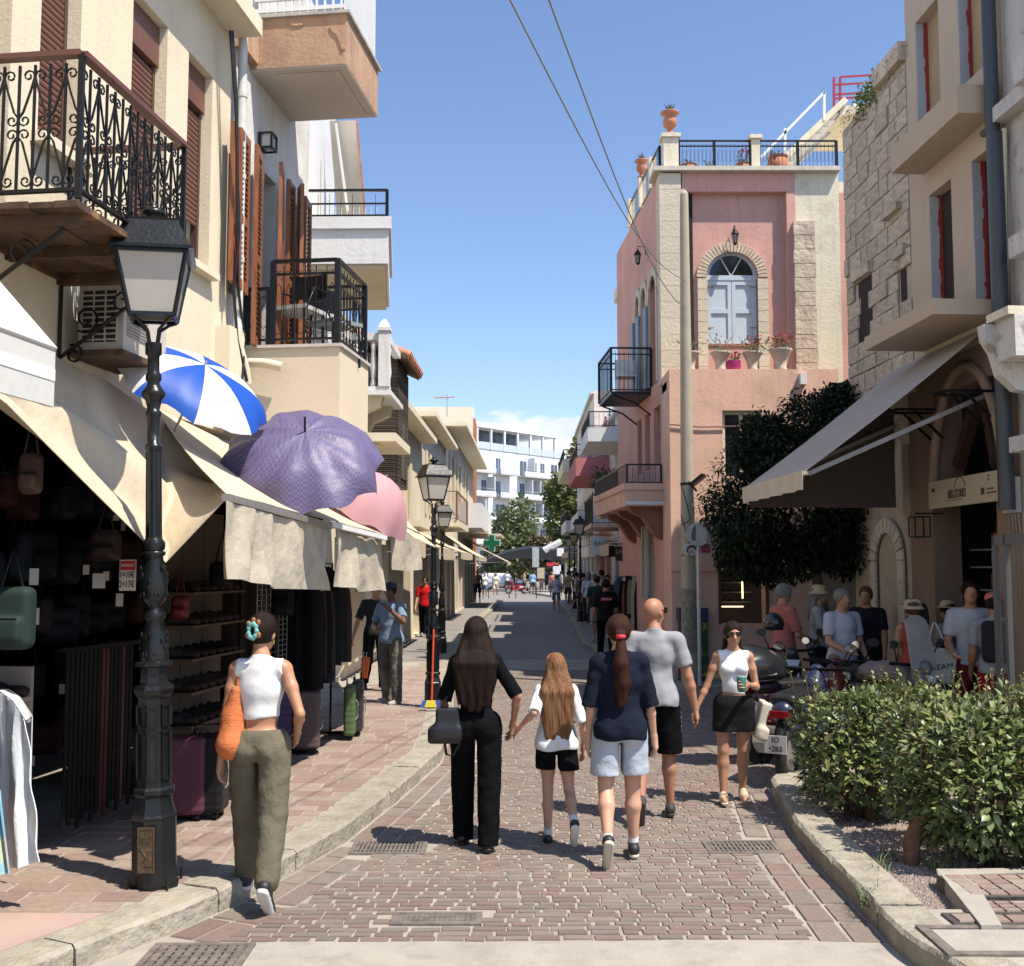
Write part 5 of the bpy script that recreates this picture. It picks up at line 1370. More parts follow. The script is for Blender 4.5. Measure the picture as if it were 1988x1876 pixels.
# ---- sign board over the shop
e = empty('shop_sign', PR(pu(1870, 950, .12)[0], .12, 2.9), 'long beige shop name board over the bag shop on the shaded side', 'sign')
sa, sb = pu(1940, 942, .12)[0], pu(1803, 965, .12)[0]; st_, sb_ = pu(1940, 912, .12)[1], pu(1940, 972, .12)[1]
put('board', MB().fb(R1, sa, sb, .08, .12, sb_, st_), M('sign_beige', (.58, .48, .32), .7, .05), e)
m_ink = M('sign_brown_ink', (.12, .06, .04), .7)
cx_ = (sa + sb) / 2; sw = (sb - sa); sh = st_ - sb_
def st(t_, u_, z_, s_, sx=1., bold=False): put('lettering', text_mb(t_, s_, facing(PR(u_, .122, z_), -R1.d), 0, .002, bold=bold, sx=sx), m_ink, e)
st('MISS-STORIES', cx_ + sw * .07, sb_ + sh * .42, sh * .42, .56, True)
for k in range(5): put('mark', MB().fb(R1, cx_ + sw * (.0 + .05 * k), cx_ + sw * (.03 + .05 * k), .12, .123, sb_ + sh * .20, sb_ + sh * .23), m_ink, e)
for k in range(2): put('mark', MB().fb(R1, sa + sw * (.04 + .03 * k), sa + sw * .16, .12, .123, sb_ + sh * (.28 + .13 * k), sb_ + sh * (.33 + .13 * k)), m_ink, e)
for k in range(2): put('mark', MB().fb(R1, sa + sw * .12, sa + sw * .14, .12, .123, sb_ + sh * (.72 + .12 * k), sb_ + sh * (.78 + .12 * k)), m_ink, e)
put('mark', MB().fb(R1, sa + sw * .19, sa + sw * .235, .12, .123, sb_ + sh * .27, sb_ + sh * .5), m_ink, e); put('mark', MB().fb(R1, sb - sw * .1, sb - sw * .05, .12, .123, sb_ + sh * .6, sb_ + sh * .75), m_ink, e)
put('handle_curve', MB().tube([PR(cx_ + sw * .02 + .13 * math.cos(a), .124, sb_ + sh * .60 + .13 * math.sin(a)) for a in np.linspace(.1, 3.0, 9)], .004, 4), m_ink, e)
# ---- big grey awning
A1 = (pu(1446, 941, 2.06)[0]); B1_ = pu(1564, 915, 2.06)[0]; zA = pu(1564, 915, 2.06)[1]; zT_ = 4.64
e = empty('grey_awning', PR((A1 + B1_) / 2, 1, 4), 'large grey shop awning stretched out over the shaded pavement', 'awning')
put('canopy', MB().sheet([[PR(B1_ + (A1 - B1_) * i / 6, 2.06 * j / 8, zT_ + (zA - zT_) * j / 8 - .03 * math.sin(math.pi * j / 8)) for j in range(9)] for i in range(7)], .006), m_gaw, e)
mb = MB(); mb.sheet([[PR(B1_ + (A1 - B1_) * i / 24, 2.09 + .02 * math.sin(i * 1.3), zA + .01 - .21 * j - .012 * math.sin(i * 1.9) * j) for j in range(3)] for i in range(25)], .006); put('valance', MB().sheet([[PR(B1_ + (A1 - B1_) * i / 24, 2.09 + .015 * math.sin(i * 1.3) * j, zA + .01 - .105 * j) for j in range(3)] for i in range(25)], .006), m_gawf, e)
put('front_bar', MB().fb(R1, B1_, A1, 2.03, 2.08, zA - .04, zA), m_gawf, e)
for uu in (B1_ + .12, A1 - .12): put('arm', MB().bar(PR(uu, .02, zT_ - .75), PR(uu, 2.0, zA - .02), .06, .05), M('arm_grey', (.3, .27, .25), .5), e)
# side screen of thin brown mesh hanging at the far end
put('side_screen', MB().quad(PR(A1, .05, zT_ - .2), PR(A1, 2.0, zA - .05), PR(A1, 2.0, zA - .25), PR(A1, .05, zA - .25)), M('screen_brown', (.11, .08, .066), .9, .05), e)
# wall brackets of the shade lamps
for x, y in ((1800, 800), (1900, 765)):
 u_, z_ = pu(x, y, .1); e = empty('sign_bracket', PR(u_, 0, z_), 'black iron wall bracket ' + ('below the grey awning' if x < 1850 else 'in front of the pointed arch'), 'bracket')
 mb = MB(); mb.bar(PR(u_ - .2, 0, z_), PR(u_ - .2, .55, z_), .03); mb.bar(PR(u_ + .1, 0, z_), PR(u_ + .1, .55, z_), .03); mb.bar(PR(u_ - .2, .55, z_), PR(u_ + .1, .55, z_), .03); put('frame', mb, m_black, e)
 for q in (-.2, .1): put('strut', MB().bar(PR(u_ + q, .0, z_ - .35), PR(u_ + q, .35, z_ - .01), .025), m_black, e)
u_, z_ = pu(1777, 1020, .35)
e = empty('wall_lantern', PR(u_, .3, z_), 'small square cage lantern on the wall left of the bag shop', 'lantern')
mb = MB()
for a_, b_ in ((-.09, -.09), (.09, -.09), (.09, .09), (-.09, .09)): mb.bar(PR(u_ + a_, .3 + b_, z_ - .14), PR(u_ + a_, .3 + b_, z_ + .1), .014)
for zz in (-.14, .1):
 for a_, b_ in (((-.09, -.09), (.09, -.09)), ((.09, -.09), (.09, .09)), ((.09, .09), (-.09, .09)), ((-.09, .09), (-.09, -.09))): mb.bar(PR(u_ + a_[0], .3 + a_[1], z_ + zz), PR(u_ + b_[0], .3 + b_[1], z_ + zz), .014)
put('cage', mb, m_black, e); put('bracket', MB().bar(PR(u_, 0, z_ + .14), PR(u_, .35, z_ + .14), .02), m_black, e)
# shop shelves and bags
e = empty('bag_shelf', PR(cx_, -.6, .2), 'grey shop shelving filled with handbags under the name board', 'shelf')
zs_ = [pu(1850, y, -.5)[1] for y in (1230, 1190, 1142, 1100, 1068)]
for z_ in zs_: put('shelf_board', MB().fb(R1, ush[0] - .1, ush[1] + .1, -.9, -.5, z_ - .02, z_), M('shelf_pale', (.30, .28, .27), .5), e)
put('back_panel', MB().fb(R1, ush[0] - .2, ush[1] + .3, -1.0, -.95, .1, 2.8), M('slatwall', (.035, .034, .035), .8), e)
cols = [M('hb_' + n, c, .5, .1, 6) for n, c in (('tan', (.36, .15, .06)), ('black', (.02, .02, .02)), ('wine', (.12, .02, .025)), ('grey', (.2, .18, .17)), ('cream', (.5, .44, .38)), ('brown', (.1, .05, .03)))]
def handbag_mb(w_, h_, d_):
 s = Soft(.014); s.box((0, 0, h_ / 2), (w_ / 2, d_ / 2, h_ / 2), .03, .02); mb = MB(); s.mesh(mb)
 mb.tube([(-w_ * .25, 0, h_ - .01), (-w_ * .2, 0, h_ + .12), (w_ * .2, 0, h_ + .12), (w_ * .25, 0, h_ - .01)], .007, 5); return mb
hbm = [handbag_mb(.28, .2, .1), handbag_mb(.2, .24, .09)]
hme = [[m_.mesh('handbag', [c]) for c in cols] for m_ in hbm]
ln = ush[1] - ush[0]
for k, z_ in enumerate(zs_):
 for j in range(5):
  ci = rnd.randrange(6); o = link(bpy.data.objects.new('handbag', hme[rnd.randrange(2)][ci])); o.location = PR(ush[0] + .1 + j * ln / 5, -.7, z_); o.rotation_euler = (0, 0, R(90 + rnd.uniform(-15, 15)))
  tag(o, '%s handbag on the shelves of the bag shop' % ['tan', 'black', 'wine red', 'grey', 'cream', 'brown'][ci], 'handbag', '%s handbags on the shop shelves' % ['tan', 'black', 'wine red', 'grey', 'cream', 'brown'][ci])
e = empty('glass_door', PR(un, .3, .1), 'grey framed folding shop door at the right edge', 'door')
ga, gb = pu(1990, 1200, .5)[0], pu(1930, 1200, .5)[0]
zt_ = pu(1950, 1038, .5)[1]
for q in (gb, gb - .22, ga - .1): put('stile', MB().fb(R1, q - .05, q, .45, .5, .1, zt_), M('frame_grey', (.13, .13, .13), .5), e)
put('rail', MB().fb(R1, ga - .1, gb, .45, .5, zt_ - .1, zt_), M('frame_grey', (.13, .13, .13), .5), e)
put('pane', MB().fb(R1, ga - .1, gb - .05, .47, .475, .15, zt_ - .1), M('pane_glass', (.25, .2, .16), .2, 0, alpha=.25), e)
# ---- old whitewashed house at the right edge
oH = empty('whitewashed_house', PR(-3, 0, 0), 'old peeling whitewashed house at the right edge of the view', 'building')
put('wall', MB().fb(R1, un - 1.0, un - .0, -3.5, -.02, 0, 9.2), m_oldw, oH)
ub_, _ = pu(1933, 650, .5)
put('balcony', MB().fb(R1, un - 1.0, ub_, -.02, .5, 4.02, 4.42), m_oldw, oH); put('cornice', MB().fb(R1, un - 1.0, ub_ + .06, -.02, .56, 4.42, 4.5), m_creamw, oH)
put('bracket', MB().extr([PR(ub_ - .0, a_, z_) for a_, z_ in ((0, 4.4), (.62, 4.4), (.60, 4.25), (.52, 4.12), (.46, 3.9), (.3, 3.75), (0, 3.7))], R1.d * .14), m_oldw, oH)
uc2, zc2 = pu(1925, 240, .15)
put('string_course', MB().fb(R1, un - 1.0, uc2, -.02, .15, zc2, zc2 + .16), m_oldw, oH)
u3_, z3_ = pu(1958, 485, .2); put('capital', MB().fb(R1, u3_ - .5, u3_, -.02, .2, z3_ - .1, z3_ + .12), m_oldw, oH)
u3_, z3_ = pu(1966, 140, .25); put('capital', MB().fb(R1, u3_ - .5, u3_, -.02, .25, z3_ - .15, z3_ + .1), m_oldw, oH)
put('conduit', MB().tube([PR(pu(1950, y, .05)[0], .05, pu(1950, y, .05)[1]) for y in (250, 600)], .03, 6), m_creamw, oH)
u_ = pu(1936, 500, .12)[0]
e = empty('drain_pipe', PR(u_, .12, 2.8), 'tall dark grey downpipe between the beige and whitewashed houses', 'pipe')
put('pipe', MB().tube([PR(u_, .12, 9.5), PR(u_, .12, 6.62)], .075, 12), m_dgrey, e); put('pipe', MB().tube([PR(u_ - .05, .13, 6.6), PR(u_ - .06, .14, 2.6)], .085, 12), m_dgrey, e)
put('elbow', MB().tube([PR(u_, .1, 6.7), PR(u_ + .25, .1, 6.72), PR(u_ + .3, .0, 6.75)], .04, 8), m_dgrey, e)
e = empty('meter_box', PR(pu(1960, 940, .1)[0], .1, 2.5), 'pale electricity box with loose cables beside the name board', 'box')
a_, z0_ = pu(1965, 995, .1); z1_ = pu(1965, 925, .1)[1]; put('box', MB().fb(R1, a_, a_ + .16, 0.0, .12, z0_, z1_), m_oldw, e)
for k in range(4): put('cable', MB().tube([PR(a_ + .05 - .06 * k, .1, z0_ - .02), PR(a_ - .1 * k, .14, z0_ - .5 - .1 * k), PR(a_ - .1, .1, z0_ - 1.1)], .012, 5), M('cable_beige', (.3, .22, .16), .6), e)
put('small_canopy', MB().fb(R1, pu(1990, 850, .3)[0] - .5, pu(1962, 850, .3)[0], 0, .32, pu(1962, 880, .3)[1], pu(1962, 850, .3)[1]), m_oldw, oH)
# ---- stone house
sH = empty('stone_house', PR(2.5, 0, 0), 'weathered limestone block house with weeds along its broken top', 'building')
zst = 8.62
u0s, u1s = ue + .01, pu(1637, 300)[0]
put('core', MB().fb(R1, u0s, u1s, -.4, -.03, 0, zst), m_stone2, sH)
put('rear_shade_block', MB().fb(R1, u0s + .62, u1s + .65, -6, -.45, 0, 8.45), m_stone2, sH)  # unseen mass added behind the house, sized to shade the podium front
whs = [(pu(1757, 560)[0], pu(1745, 560)[0], pu(1745, 612)[1], pu(1745, 500)[1]), (pu(1690, 600)[0], pu(1664, 600)[0], pu(1664, 668)[1], pu(1664, 545)[1])]
z = 4.3; row = 0; stp = random.Random(3); V8 = []
for i in range(8):
 mb = MB(); mb.add([(-.5, 0, -.5), (.5, 0, -.5), (.5, 0, .5), (-.5, 0, .5)] + [(sx * (.5 - .04 * stp.random()), 1, sz * (.5 - .06 * stp.random())) for sx, sz in ((-1, -1), (1, -1), (1, 1), (-1, 1))], [(4, 5, 6, 7), (0, 1, 5, 4), (1, 2, 6, 5), (2, 3, 7, 6), (3, 0, 4, 7)])
 V8.append(mb.mesh('stone', [m_stone]))
rotR = math.atan2(R1.d.y, R1.d.x)
while z < zst - .02:
 h_ = min(stp.uniform(.19, .30), zst - z); u_ = u0s + .0
 while u_ < u1s - .03:
  l_ = min(stp.uniform(.22, .52), u1s - u_)
  if u1s - (u_ + l_) < .12: l_ = u1s - u_
  cu, cz = u_ + l_ / 2, z + h_ / 2
  if not any(w_[0] - .02 < cu < w_[1] + .02 and w_[2] < cz < w_[3] for w_ in whs):
   o = inst('stone', V8[stp.randrange(8)], sH, PR(cu, -.02, cz) - wloc(sH), 0, scale=(l_ - .006, stp.uniform(.018, .032) * (1 if stp.random() < .9 else 1.7), h_ - .006))
   o.rotation_euler = (0, 0, rotR)
  u_ += l_
 z += h_; row += 1
# lower courses continue as plain masonry hidden by tree and awning
for w_ in whs: put('window', MB().fb(R1, w_[0], w_[1], -.03, -.028, w_[2], w_[3]), M('hollow_dark', (.035, .022, .018), .9), sH);
for w_ in whs: put('lintel', MB().fb(R1, w_[0] - .08, w_[1] + .08, .0, .06, w_[3] - .02, w_[3] + .12), m_stone, sH)
put('string_course', MB().fb(R1, pu(1752, 395)[0], pu(1722, 430)[0], -.02, .09, pu(1740, 415)[1], pu(1740, 405)[1] + .03), m_stone, sH)
ub1 = pu(1655, 700, .2)[0]
put('broken_cornice', MB().fb(R1, u0s, ub1, -.02, .14, 4.24, 4.36), m_stone, sH)
for k, x in enumerate((1655, 1680, 1708, 1740)):
 q = pu(x, 730, .15)[0]; put('console', MB().extr([PR(q, a_, z_) for a_, z_ in ((0, 4.24), (.2, 4.24), (.2, 4.1), (.1, 3.95), (.14, 3.8), (.05, 3.6), (0, 3.6))], R1.d * .14), m_paleq, sH)
# red and white terrace work behind
def at_bar(mb, a, b, Y_, w_): mb.bar(At(*a, Y_), At(*b, Y_), w_)
e = empty('roof_stair', At(1560, 330, 22), 'white steel stair rising behind the roof terrace of the pink house', 'stair')
for k, (a_, b_, w_) in enumerate((((1500, 330), (1640, 196), .22), ((1540, 322), (1662, 205), .16))): put('stringer', MB().bar(At(*a_, 22 + k * 1.0), At(*b_, 22 + k * 1.0), w_, .12), m_wpaint if k else m_creamw, e)
for i in range(9):
 c_ = At(1510 + i * 14, 322 - i * 13.2, 22.0); put('tread', MB().box(c_.x - .1, c_.x + .16, 22.05, 22.95, c_.z - .03, c_.z), m_wpaint, e)
mb = MB(); at_bar(mb, (1478, 305), (1600, 180), 21.9, .05); at_bar(mb, (1600, 180), (1600, 235), 21.9, .05); at_bar(mb, (1524, 250), (1524, 300), 21.9, .05); put('handrail', mb, m_wpaint, e)
put('landing', MB().box(At(1630, 200, 22).x, At(1720, 200, 22).x, 22, 24, At(1630, 205, 22).z - .2, At(1630, 205, 22).z), m_creamw, e)
e = empty('red_railing', At(1640, 200, 24), 'red steel railing on the rooftop behind the stone house', 'railing')
mb = MB(); Yr = 23.5
for y in (147, 162, 181, 189): at_bar(mb, (1619 if y > 150 else 1631, y + 3), (1720, y - 3), Yr, .035)
put('rails', mb, M('red_steel', (.38, .02, .04), .4), e)
mb = MB()
for x in (1619, 1631): at_bar(mb, (x, 150), (x, 210), Yr, .045)
put('posts', mb, M('red_steel', (.38, .02, .04), .4), e)
# party wall and ruined vault between stone house and pink house
vt = MB(); pv = [(1575, 762), (1600, 735), (1640, 722), (1690, 700)]
r_ = random.Random(9)
e = empty('ruined_wall', At(1620, 760, 17.6), 'broken stone wall between the stone house and the pink house', 'wall')
x0_, x1_ = At(1572, 750, 17.4).x, 5.6
put('core', MB().box(x0_ + .05, x1_, 17.45, 17.9, 0, 4.75), m_stone2, e)
for k in range(7):
 zz = 3.6 + k * .2; xx = x0_ + max(0, (k - 3)) * .12
 while xx < x1_:
  l_ = r_.uniform(.18, .4); put('stone', MB().box(xx, min(xx + l_ - .012, x1_), 17.38 + r_.uniform(0, .04), 17.5, zz, zz + .19), m_stone, e); xx += l_
# ---- PINK HOUSE
pH = empty('pink_house', (4, 19.5, 0), 'two storey pink house with a blue shuttered arched window and railed roof terrace', 'building')
YU, YP = 19.5, 18.6
def X(x, Y_, y=600): return At(x, y, Y_).x
def Z(y, Y_): return At(1400, y, Y_).z
zroof = Z(333, YU); zpod = Z(717, YP)
xl_, xr_ = X(1283, YU), X(1634, YU)
cxw = X(1425.5, YU); hwo = (X(1476, YU) - X(1377, YU)) / 2; zwb = Z(664, YU); zspr = Z(532, YU)
xq = X(1329, YU); xpr = X(1548, YU)
REC = .16
# wall pieces: recessed pink panel with arched hole
def arch_wall(x0, x1, z0, z1, Yf, cx, hw, zb, zs, th=.25, n=14):
 mb = MB()
 def q(a, b, c, d): mb.quad((a, Yf, c), (b, Yf, c), (b, Yf, d), (a, Yf, d))
 q(x0, cx - hw, z0, z1); q(cx + hw, x1, z0, z1)
 if zb > z0: q(cx - hw, cx + hw, z0, zb)
 pts = [(cx - hw * math.cos(math.pi * i / n), zs + hw * math.sin(math.pi * i / n)) for i in range(n + 1)]
 for a, b in zip(pts, pts[1:]):
  mb.quad((a[0], Yf, a[1]), (b[0], Yf, b[1]), (b[0], Yf, z1), (a[0], Yf, z1))
  mb.quad((a[0], Yf, a[1]), (a[0], Yf + th, a[1]), (b[0], Yf + th, b[1]), (b[0], Yf, b[1]))
 for s_ in (-1, 1): mb.quad((cx + s_ * hw, Yf, zb), (cx + s_ * hw, Yf + th, zb), (cx + s_ * hw, Yf + th, zs), (cx + s_ * hw, Yf, zs))
 mb.quad((cx - hw, Yf, zb), (cx + hw, Yf, zb), (cx + hw, Yf + th, zb), (cx - hw, Yf + th, zb))
 return mb
zfr = Z(372, YU)
put('pink_panel', arch_wall(xl_ + .15, X(1532, YU), zpod - .4, zfr, YU + REC, cxw, hwo, zwb, zspr, .2), m_pink, pH)
mb = MB(); mb.box(xq - .02, xpr, YU, YU + .3, zfr, zroof - .02); put('frieze', mb, m_pink, pH)
mb = MB(); mb.box(X(1531, YU), xpr, YU - .0, YU + .3, zpod - .4, zfr - .002); put('pilaster', mb, m_pink, pH)
mb = MB(); mb.box(xpr + .001, xr_, YU + .01, YU + .35, zpod - .6, zroof - .02); put('cream_wall', mb, m_creamw, pH)
xs0, xs1 = X(1542, YU), X(1583, YU); zt0 = Z(432, YU); k = 11
for i in range(k):
 za, zb_ = zpod + (zt0 - zpod) * i / k, zpod + (zt0 - zpod) * (i + 1) / k
 put('pilaster_stone', MB().box(xs0 + rnd.uniform(-.01, .01), xs1 + rnd.uniform(-.01, .01), YU - .09, YU + .02, za + .006, zb_ - .006), m_stone, pH)
k = 13
for i in range(k):
 za, zb_ = zpod - .1 + (zroof - zpod + .05) * i / k, zpod - .1 + (zroof - zpod + .05) * (i + 1) / k
 w_ = .40 if i % 2 else .33
 put('quoin', MB().box(xl_ - .012, xl_ + w_ * (xq - xl_) / .37 - (0 if i % 2 else .0), YU - .05, YU + .4, za + .002, zb_ - .003), m_paleq, pH)
put('coping', MB().box(xl_ - .12, xr_, YU - .13, YU + .6, zroof - .02, zroof + .06), M('coping_pale', (.62, .56, .46), .85, .15, 8), pH)
put('roof', MB().box(xl_, xr_ + 2, YU + .6, YU + 9, zroof - .25, zroof + .02), m_creamw, pH)
put('back_mass', MB().box(xl_ + .35, xr_ + 2, YU + .42, YU + 3.2, zpod - .4, zroof - .26), m_pink, pH)
# arched window
sj = X(1357, YU); sj2 = X(1495, YU)
for k in range(6):
 za, zb_ = zwb - .0 + (zspr - zwb - .05) * k / 6, zwb + (zspr - zwb - .05) * (k + 1) / 6
 put('jamb_stone', MB().box(sj, cxw - hwo, YU + REC - .05, YU + REC + .03, za + .004, zb_ - .004), m_paleq, pH); put('jamb_stone', MB().box(cxw + hwo, sj2, YU + REC - .05, YU + REC + .03, za + .004, zb_ - .004), m_paleq, pH)
for k in range(5):
 for a_, b_ in ((sj, cxw - hwo), (cxw + hwo, sj2)): put('jamb_stone', MB().box(a_, b_, YU + REC - .05, YU + REC + .03, zpod - .4 + k * (zwb - zpod + .4) / 5, zpod - .4 + (k + 1) * (zwb - zpod + .4) / 5 - .006), m_paleq, pH)
ro_ = (sj2 - sj) / 2 - .0; nv = 27
mbr = M('arch_brick_pale', (.66, .52, .38), .9, .1, 8, .3, 30, orand=.1)
for i in range(nv):
 a0, a1 = math.pi * i / nv + .012, math.pi * (i + 1) / nv - .012
 P_ = [(cxw + math.cos(t) * r__, zspr - .03 + math.sin(t) * r__ * 1.0) for t, r__ in ((a0, hwo + .015), (a1, hwo + .015), (a1, ro_ + .01), (a0, ro_ + .01))]
 put('voussoir', MB().extr([(a, YU + REC - .05, z) for a, z in P_], (0, .07, 0)), mbr, pH)
m_blue2 = M('pale_blue_paint', (.56, .63, .68), .5, .05, 5)
wn = put('window', (lambda mb: [mb.extr([(cxw + math.cos(t) * r__, YU + REC + .06, zspr + math.sin(t) * r__) for t, r__ in ((a, hwo - .055), (a2_, hwo - .055), (a2_, hwo - .002), (a, hwo - .002))], (0, .05, 0)) for a, a2_ in ((math.pi * i / 16, math.pi * (i + 1) / 16) for i in range(16))] and mb)(MB()), m_blue2, pH, label='arched window with pale blue shutters')
put('transom', MB().box(cxw - hwo, cxw + hwo, YU + REC + .05, YU + REC + .12, zspr - .06, zspr + .03), m_blue2, wn)
put('pane', MB().extr([(cxw + math.cos(t) * (hwo - .05), YU + REC + .1, zspr + .03 + math.sin(t) * (hwo - .06)) for t in np.linspace(0, math.pi, 17)], (0, .01, 0)), m_glass, wn)
for sg in (-1, 1): put('glazing_bar', MB().bar((cxw, YU + REC + .08, zspr + .02), (cxw + sg * (hwo - .05) * math.cos(R(62)), YU + REC + .08, zspr + (hwo - .05) * math.sin(R(62))), .03, .02), m_blue2, wn)
for sg in (-1, 1):
 x0, x1 = (cxw - hwo + .01, cxw - .004) if sg < 0 else (cxw + .004, cxw + hwo - .01)
 sh = put('shutter', MB().box(x0, x1, YU + REC + .085, YU + REC + .11, zwb, zspr - .06), m_blue2, wn)
 zm = (zwb + zspr) / 2; st_w = .07
 fr = MB()
 for a_ in ((x0, x0 + st_w, zwb, zspr - .06), (x1 - st_w, x1, zwb, zspr - .06), (x0 + st_w, x1 - st_w, zwb, zwb + .09), (x0 + st_w, x1 - st_w, zm - .05, zm + .03), (x0 + st_w, x1 - st_w, zspr - .15, zspr - .06)):
  fr.box(a_[0], a_[1], YU + REC + .06, YU + REC + .084, a_[2], a_[3])
 put('frame', fr, m_blue2, sh)
 for zz in (zspr - .2, zwb + .3): put('hinge', MB().box(x0 - .0 if sg < 0 else x1 - .12, x0 + .12 if sg < 0 else x1, YU + REC + .05, YU + REC + .058, zz, zz + .02), M('hinge_brass', (.4, .25, .12), .5), sh)
put('sill', MB().box(cxw - hwo - .05, cxw + hwo + .05, YU + REC - .02, YU + REC + .15, zwb - .05, zwb - .002), M('sill_brick', (.40, .2, .14), .8), pH)
# podium
XPl, XPr = X(1300, YP, 800), 5.65
pw = (X(1403, YP, 850), X(1480, YP, 850), Z(925, YP), Z(797, YP)); sw_ = (X(1400, YP, 1150), X(1486, YP, 1150), Z(1212, YP), Z(1065, YP))
FP = Frame(XPl, YP, 90, 1)   # u to the right, n towards the viewer
put('podium_wall', wall_mb(MB(), FP, 0, XPr - XPl, .1, zpod, .3, [(pw[0] - XPl, pw[1] - XPl, pw[2], pw[3]), (sw_[0] - XPl, sw_[1] - XPl, sw_[2], sw_[3])]), m_pinkl, pH)
put('terrace', MB().box(XPl, XPr, YP + .31, YU + .01, zpod - .3, zpod - .15), m_pinkl, pH)
put('terrace_end', MB().box(XPl, XPl + .02, YP + .3, YU + .01, .1, zpod - .001), m_pinkl, pH)
wn = put('window', MB().box(pw[0], pw[1], YP + .14, YP + .18, pw[2], pw[3]), m_glass, pH, label='upper window with a cream frame behind the tree')
mb = MB()
for a_ in ((pw[0], pw[1], pw[3] - .06, pw[3]), (pw[0], pw[0] + .06, pw[2], pw[3] - .06), ((pw[0] + pw[1]) / 2 - .03, (pw[0] + pw[1]) / 2 + .03, pw[2], pw[3] - .06), (pw[1] - .06, pw[1], pw[2], pw[3] - .06)): mb.box(a_[0], a_[1], YP + .1, YP + .139, a_[2], a_[3])
put('frame', mb, m_creamw, wn)
m_warm = M('led_strip', (.9, .8, .6), .5, 0, emit=(1, .72, .38, 3.0))
wn = put('shop_window', MB().box(sw_[0] - .5, sw_[1] + .7, YP + .9, YP + .95, sw_[2] - .3, sw_[3] + .3), M('window_display_back', (.10, .07, .055), .8), pH, label='optician style display window edged with a warm light strip')
a_, b_, c_, d_ = X(1403, YP, 1100), X(1454, YP, 1100), Z(1181, YP), Z(1085, YP)
for q in ((a_, b_ - .18, d_ - .02, d_), (b_ - .05, b_, d_ - .02, d_), (b_ - .02, b_, c_ + .15, d_ - .022), (a_, b_, c_, c_ + .018)): put('light_strip', MB().box(q[0], q[1], YP + .5, YP + .52, q[2], q[3]), m_warm, wn)
for k in range(5):
 zz = c_ + .08 + k * .17; put('shelf_board', MB().box(sw_[0] + .03, sw_[1] - .1, YP + .55, YP + .75, zz, zz + .012), M('shelf_pale', (.30, .28, .27), .5), wn)
 for j in range(3): put('spectacles', MB().box(a_ + .06 + j * .14, a_ + .15 + j * .14, YP + .6, YP + .63, zz + .02, zz + .05), m_gb, wn)
mb = MB()
for q in ((sw_[0] - .05, sw_[0], sw_[2], sw_[3]), (sw_[1], sw_[1] + .05, sw_[2], sw_[3]), (sw_[0], sw_[1], sw_[3], sw_[3] + .05)): mb.box(q[0], q[1], YP - .03, YP - .002, q[2], q[3])
put('shop_frame', mb, m_frameb, pH)
put('band', MB().box(XPl - .01, XPr, YP - .03, YP - .002, 1.95, 2.0), m_pinkl, pH)
put('alarm_box', MB().box(X(1548, YP), X(1560, YP), YP - .12, YP - .002, Z(748, YP), Z(726, YP)), m_wpaint, pH)
put('wall_cable', MB().tube([At(x, y, YP - .03) for x, y in ((1300, 824), (1360, 829), (1430, 828), (1500, 805), (1560, 775), (1585, 757))], .012, 5), M('cable_rust', (.25, .13, .1), .7), pH)
# street face in shade
PQ = R2.p; pq = lambda x, y, n=0.: R2.pix(x, y, n)
ufe = pq(1221, 436)[0]
doors = []
for xa, xb_, yt, yb in ((1262, 1276, 655, 0), (1247, 1256, 665, 0), (1236, 1243, 672, 0)): doors.append((pq(xb_, 600)[0], pq(xa, 600)[0], 5.45, 7.55))
put('street_wall', wall_mb(MB(), R2, .0, 5.2, .1, zroof - .02, .3, [(a_, b_, c_, d_) for a_, b_, c_, d_ in doors] + [(pq(1283, 850)[0] + .02, pq(1270, 850)[0], 3.9, 5.0), (pq(1262, 850)[0], pq(1252, 850)[0], 3.9, 5.0), (pq(1246, 850)[0], pq(1238, 850)[0], 3.9, 5.0)]), m_pink, pH)
put('street_room', MB().fb(R2, .1, 5.2, -.6, -.5, 3, zroof - .3), m_dark, pH)
for (a_, b_, c_, d_) in doors:
 cm = (a_ + b_) / 2; hw = (b_ - a_) / 2
 for i in range(7):
  t0_, t1_ = math.pi * i / 7, math.pi * (i + 1) / 7 - .03
  put('voussoir', MB().extr([PQ(cm + math.cos(t) * r__, .0, d_ - hw + math.sin(t) * r__) for t, r__ in ((t0_, hw), (t1_, hw), (t1_, hw + .15), (t0_, hw + .15))], R2.nv * .04), m_paleq, pH)
 for q in (a_ - .13, b_): put('jamb', MB().fb(R2, q, q + .13, 0, .04, c_, d_ - hw), m_paleq, pH)
 put('shutter', MB().fb(R2, b_ + .02, b_ + .3, .05, .09, c_, d_ - .5), M('grey_blue_paint', (.30, .36, .42), .6), pH)
nb = .77; ub0, ub1 = pq(1186, 700, nb)[0], pq(1163, 720, nb)[0]; zfl = 5.38; ztp = 6.22
bl = put('cage_balcony', MB().fb(R2, ub0, ub1, 0, nb, zfl - .06, zfl), m_black, pH, label='small black iron balcony on the street side')
for q in (ub0 + .05, ub1 - .1): put('bracket', MB().tube([PQ(q, 0, zfl - .45), PQ(q, .3, zfl - .22), PQ(q, nb - .05, zfl - .07)], .018, 5), m_black, bl)
railing(pH, R2, [(ub0, 0), (ub0, nb), (ub1, nb), (ub1, 0)], zfl, ztp, .085, 'plain', m_black, None, .045, .05, .03, .012, mid=(ztp - .12,))
e = empty('white_chair', PQ((ub0 + ub1) / 2, .35, zfl), 'pale plastic chair on the black cage balcony', 'chair')
put('seat', MB().box(-.2, .2, -.2, .2, .4, .43), m_alu, e, local=True); put('backrest', MB().box(-.2, .2, .18, .2, .43, .8), m_alu, e, local=True)
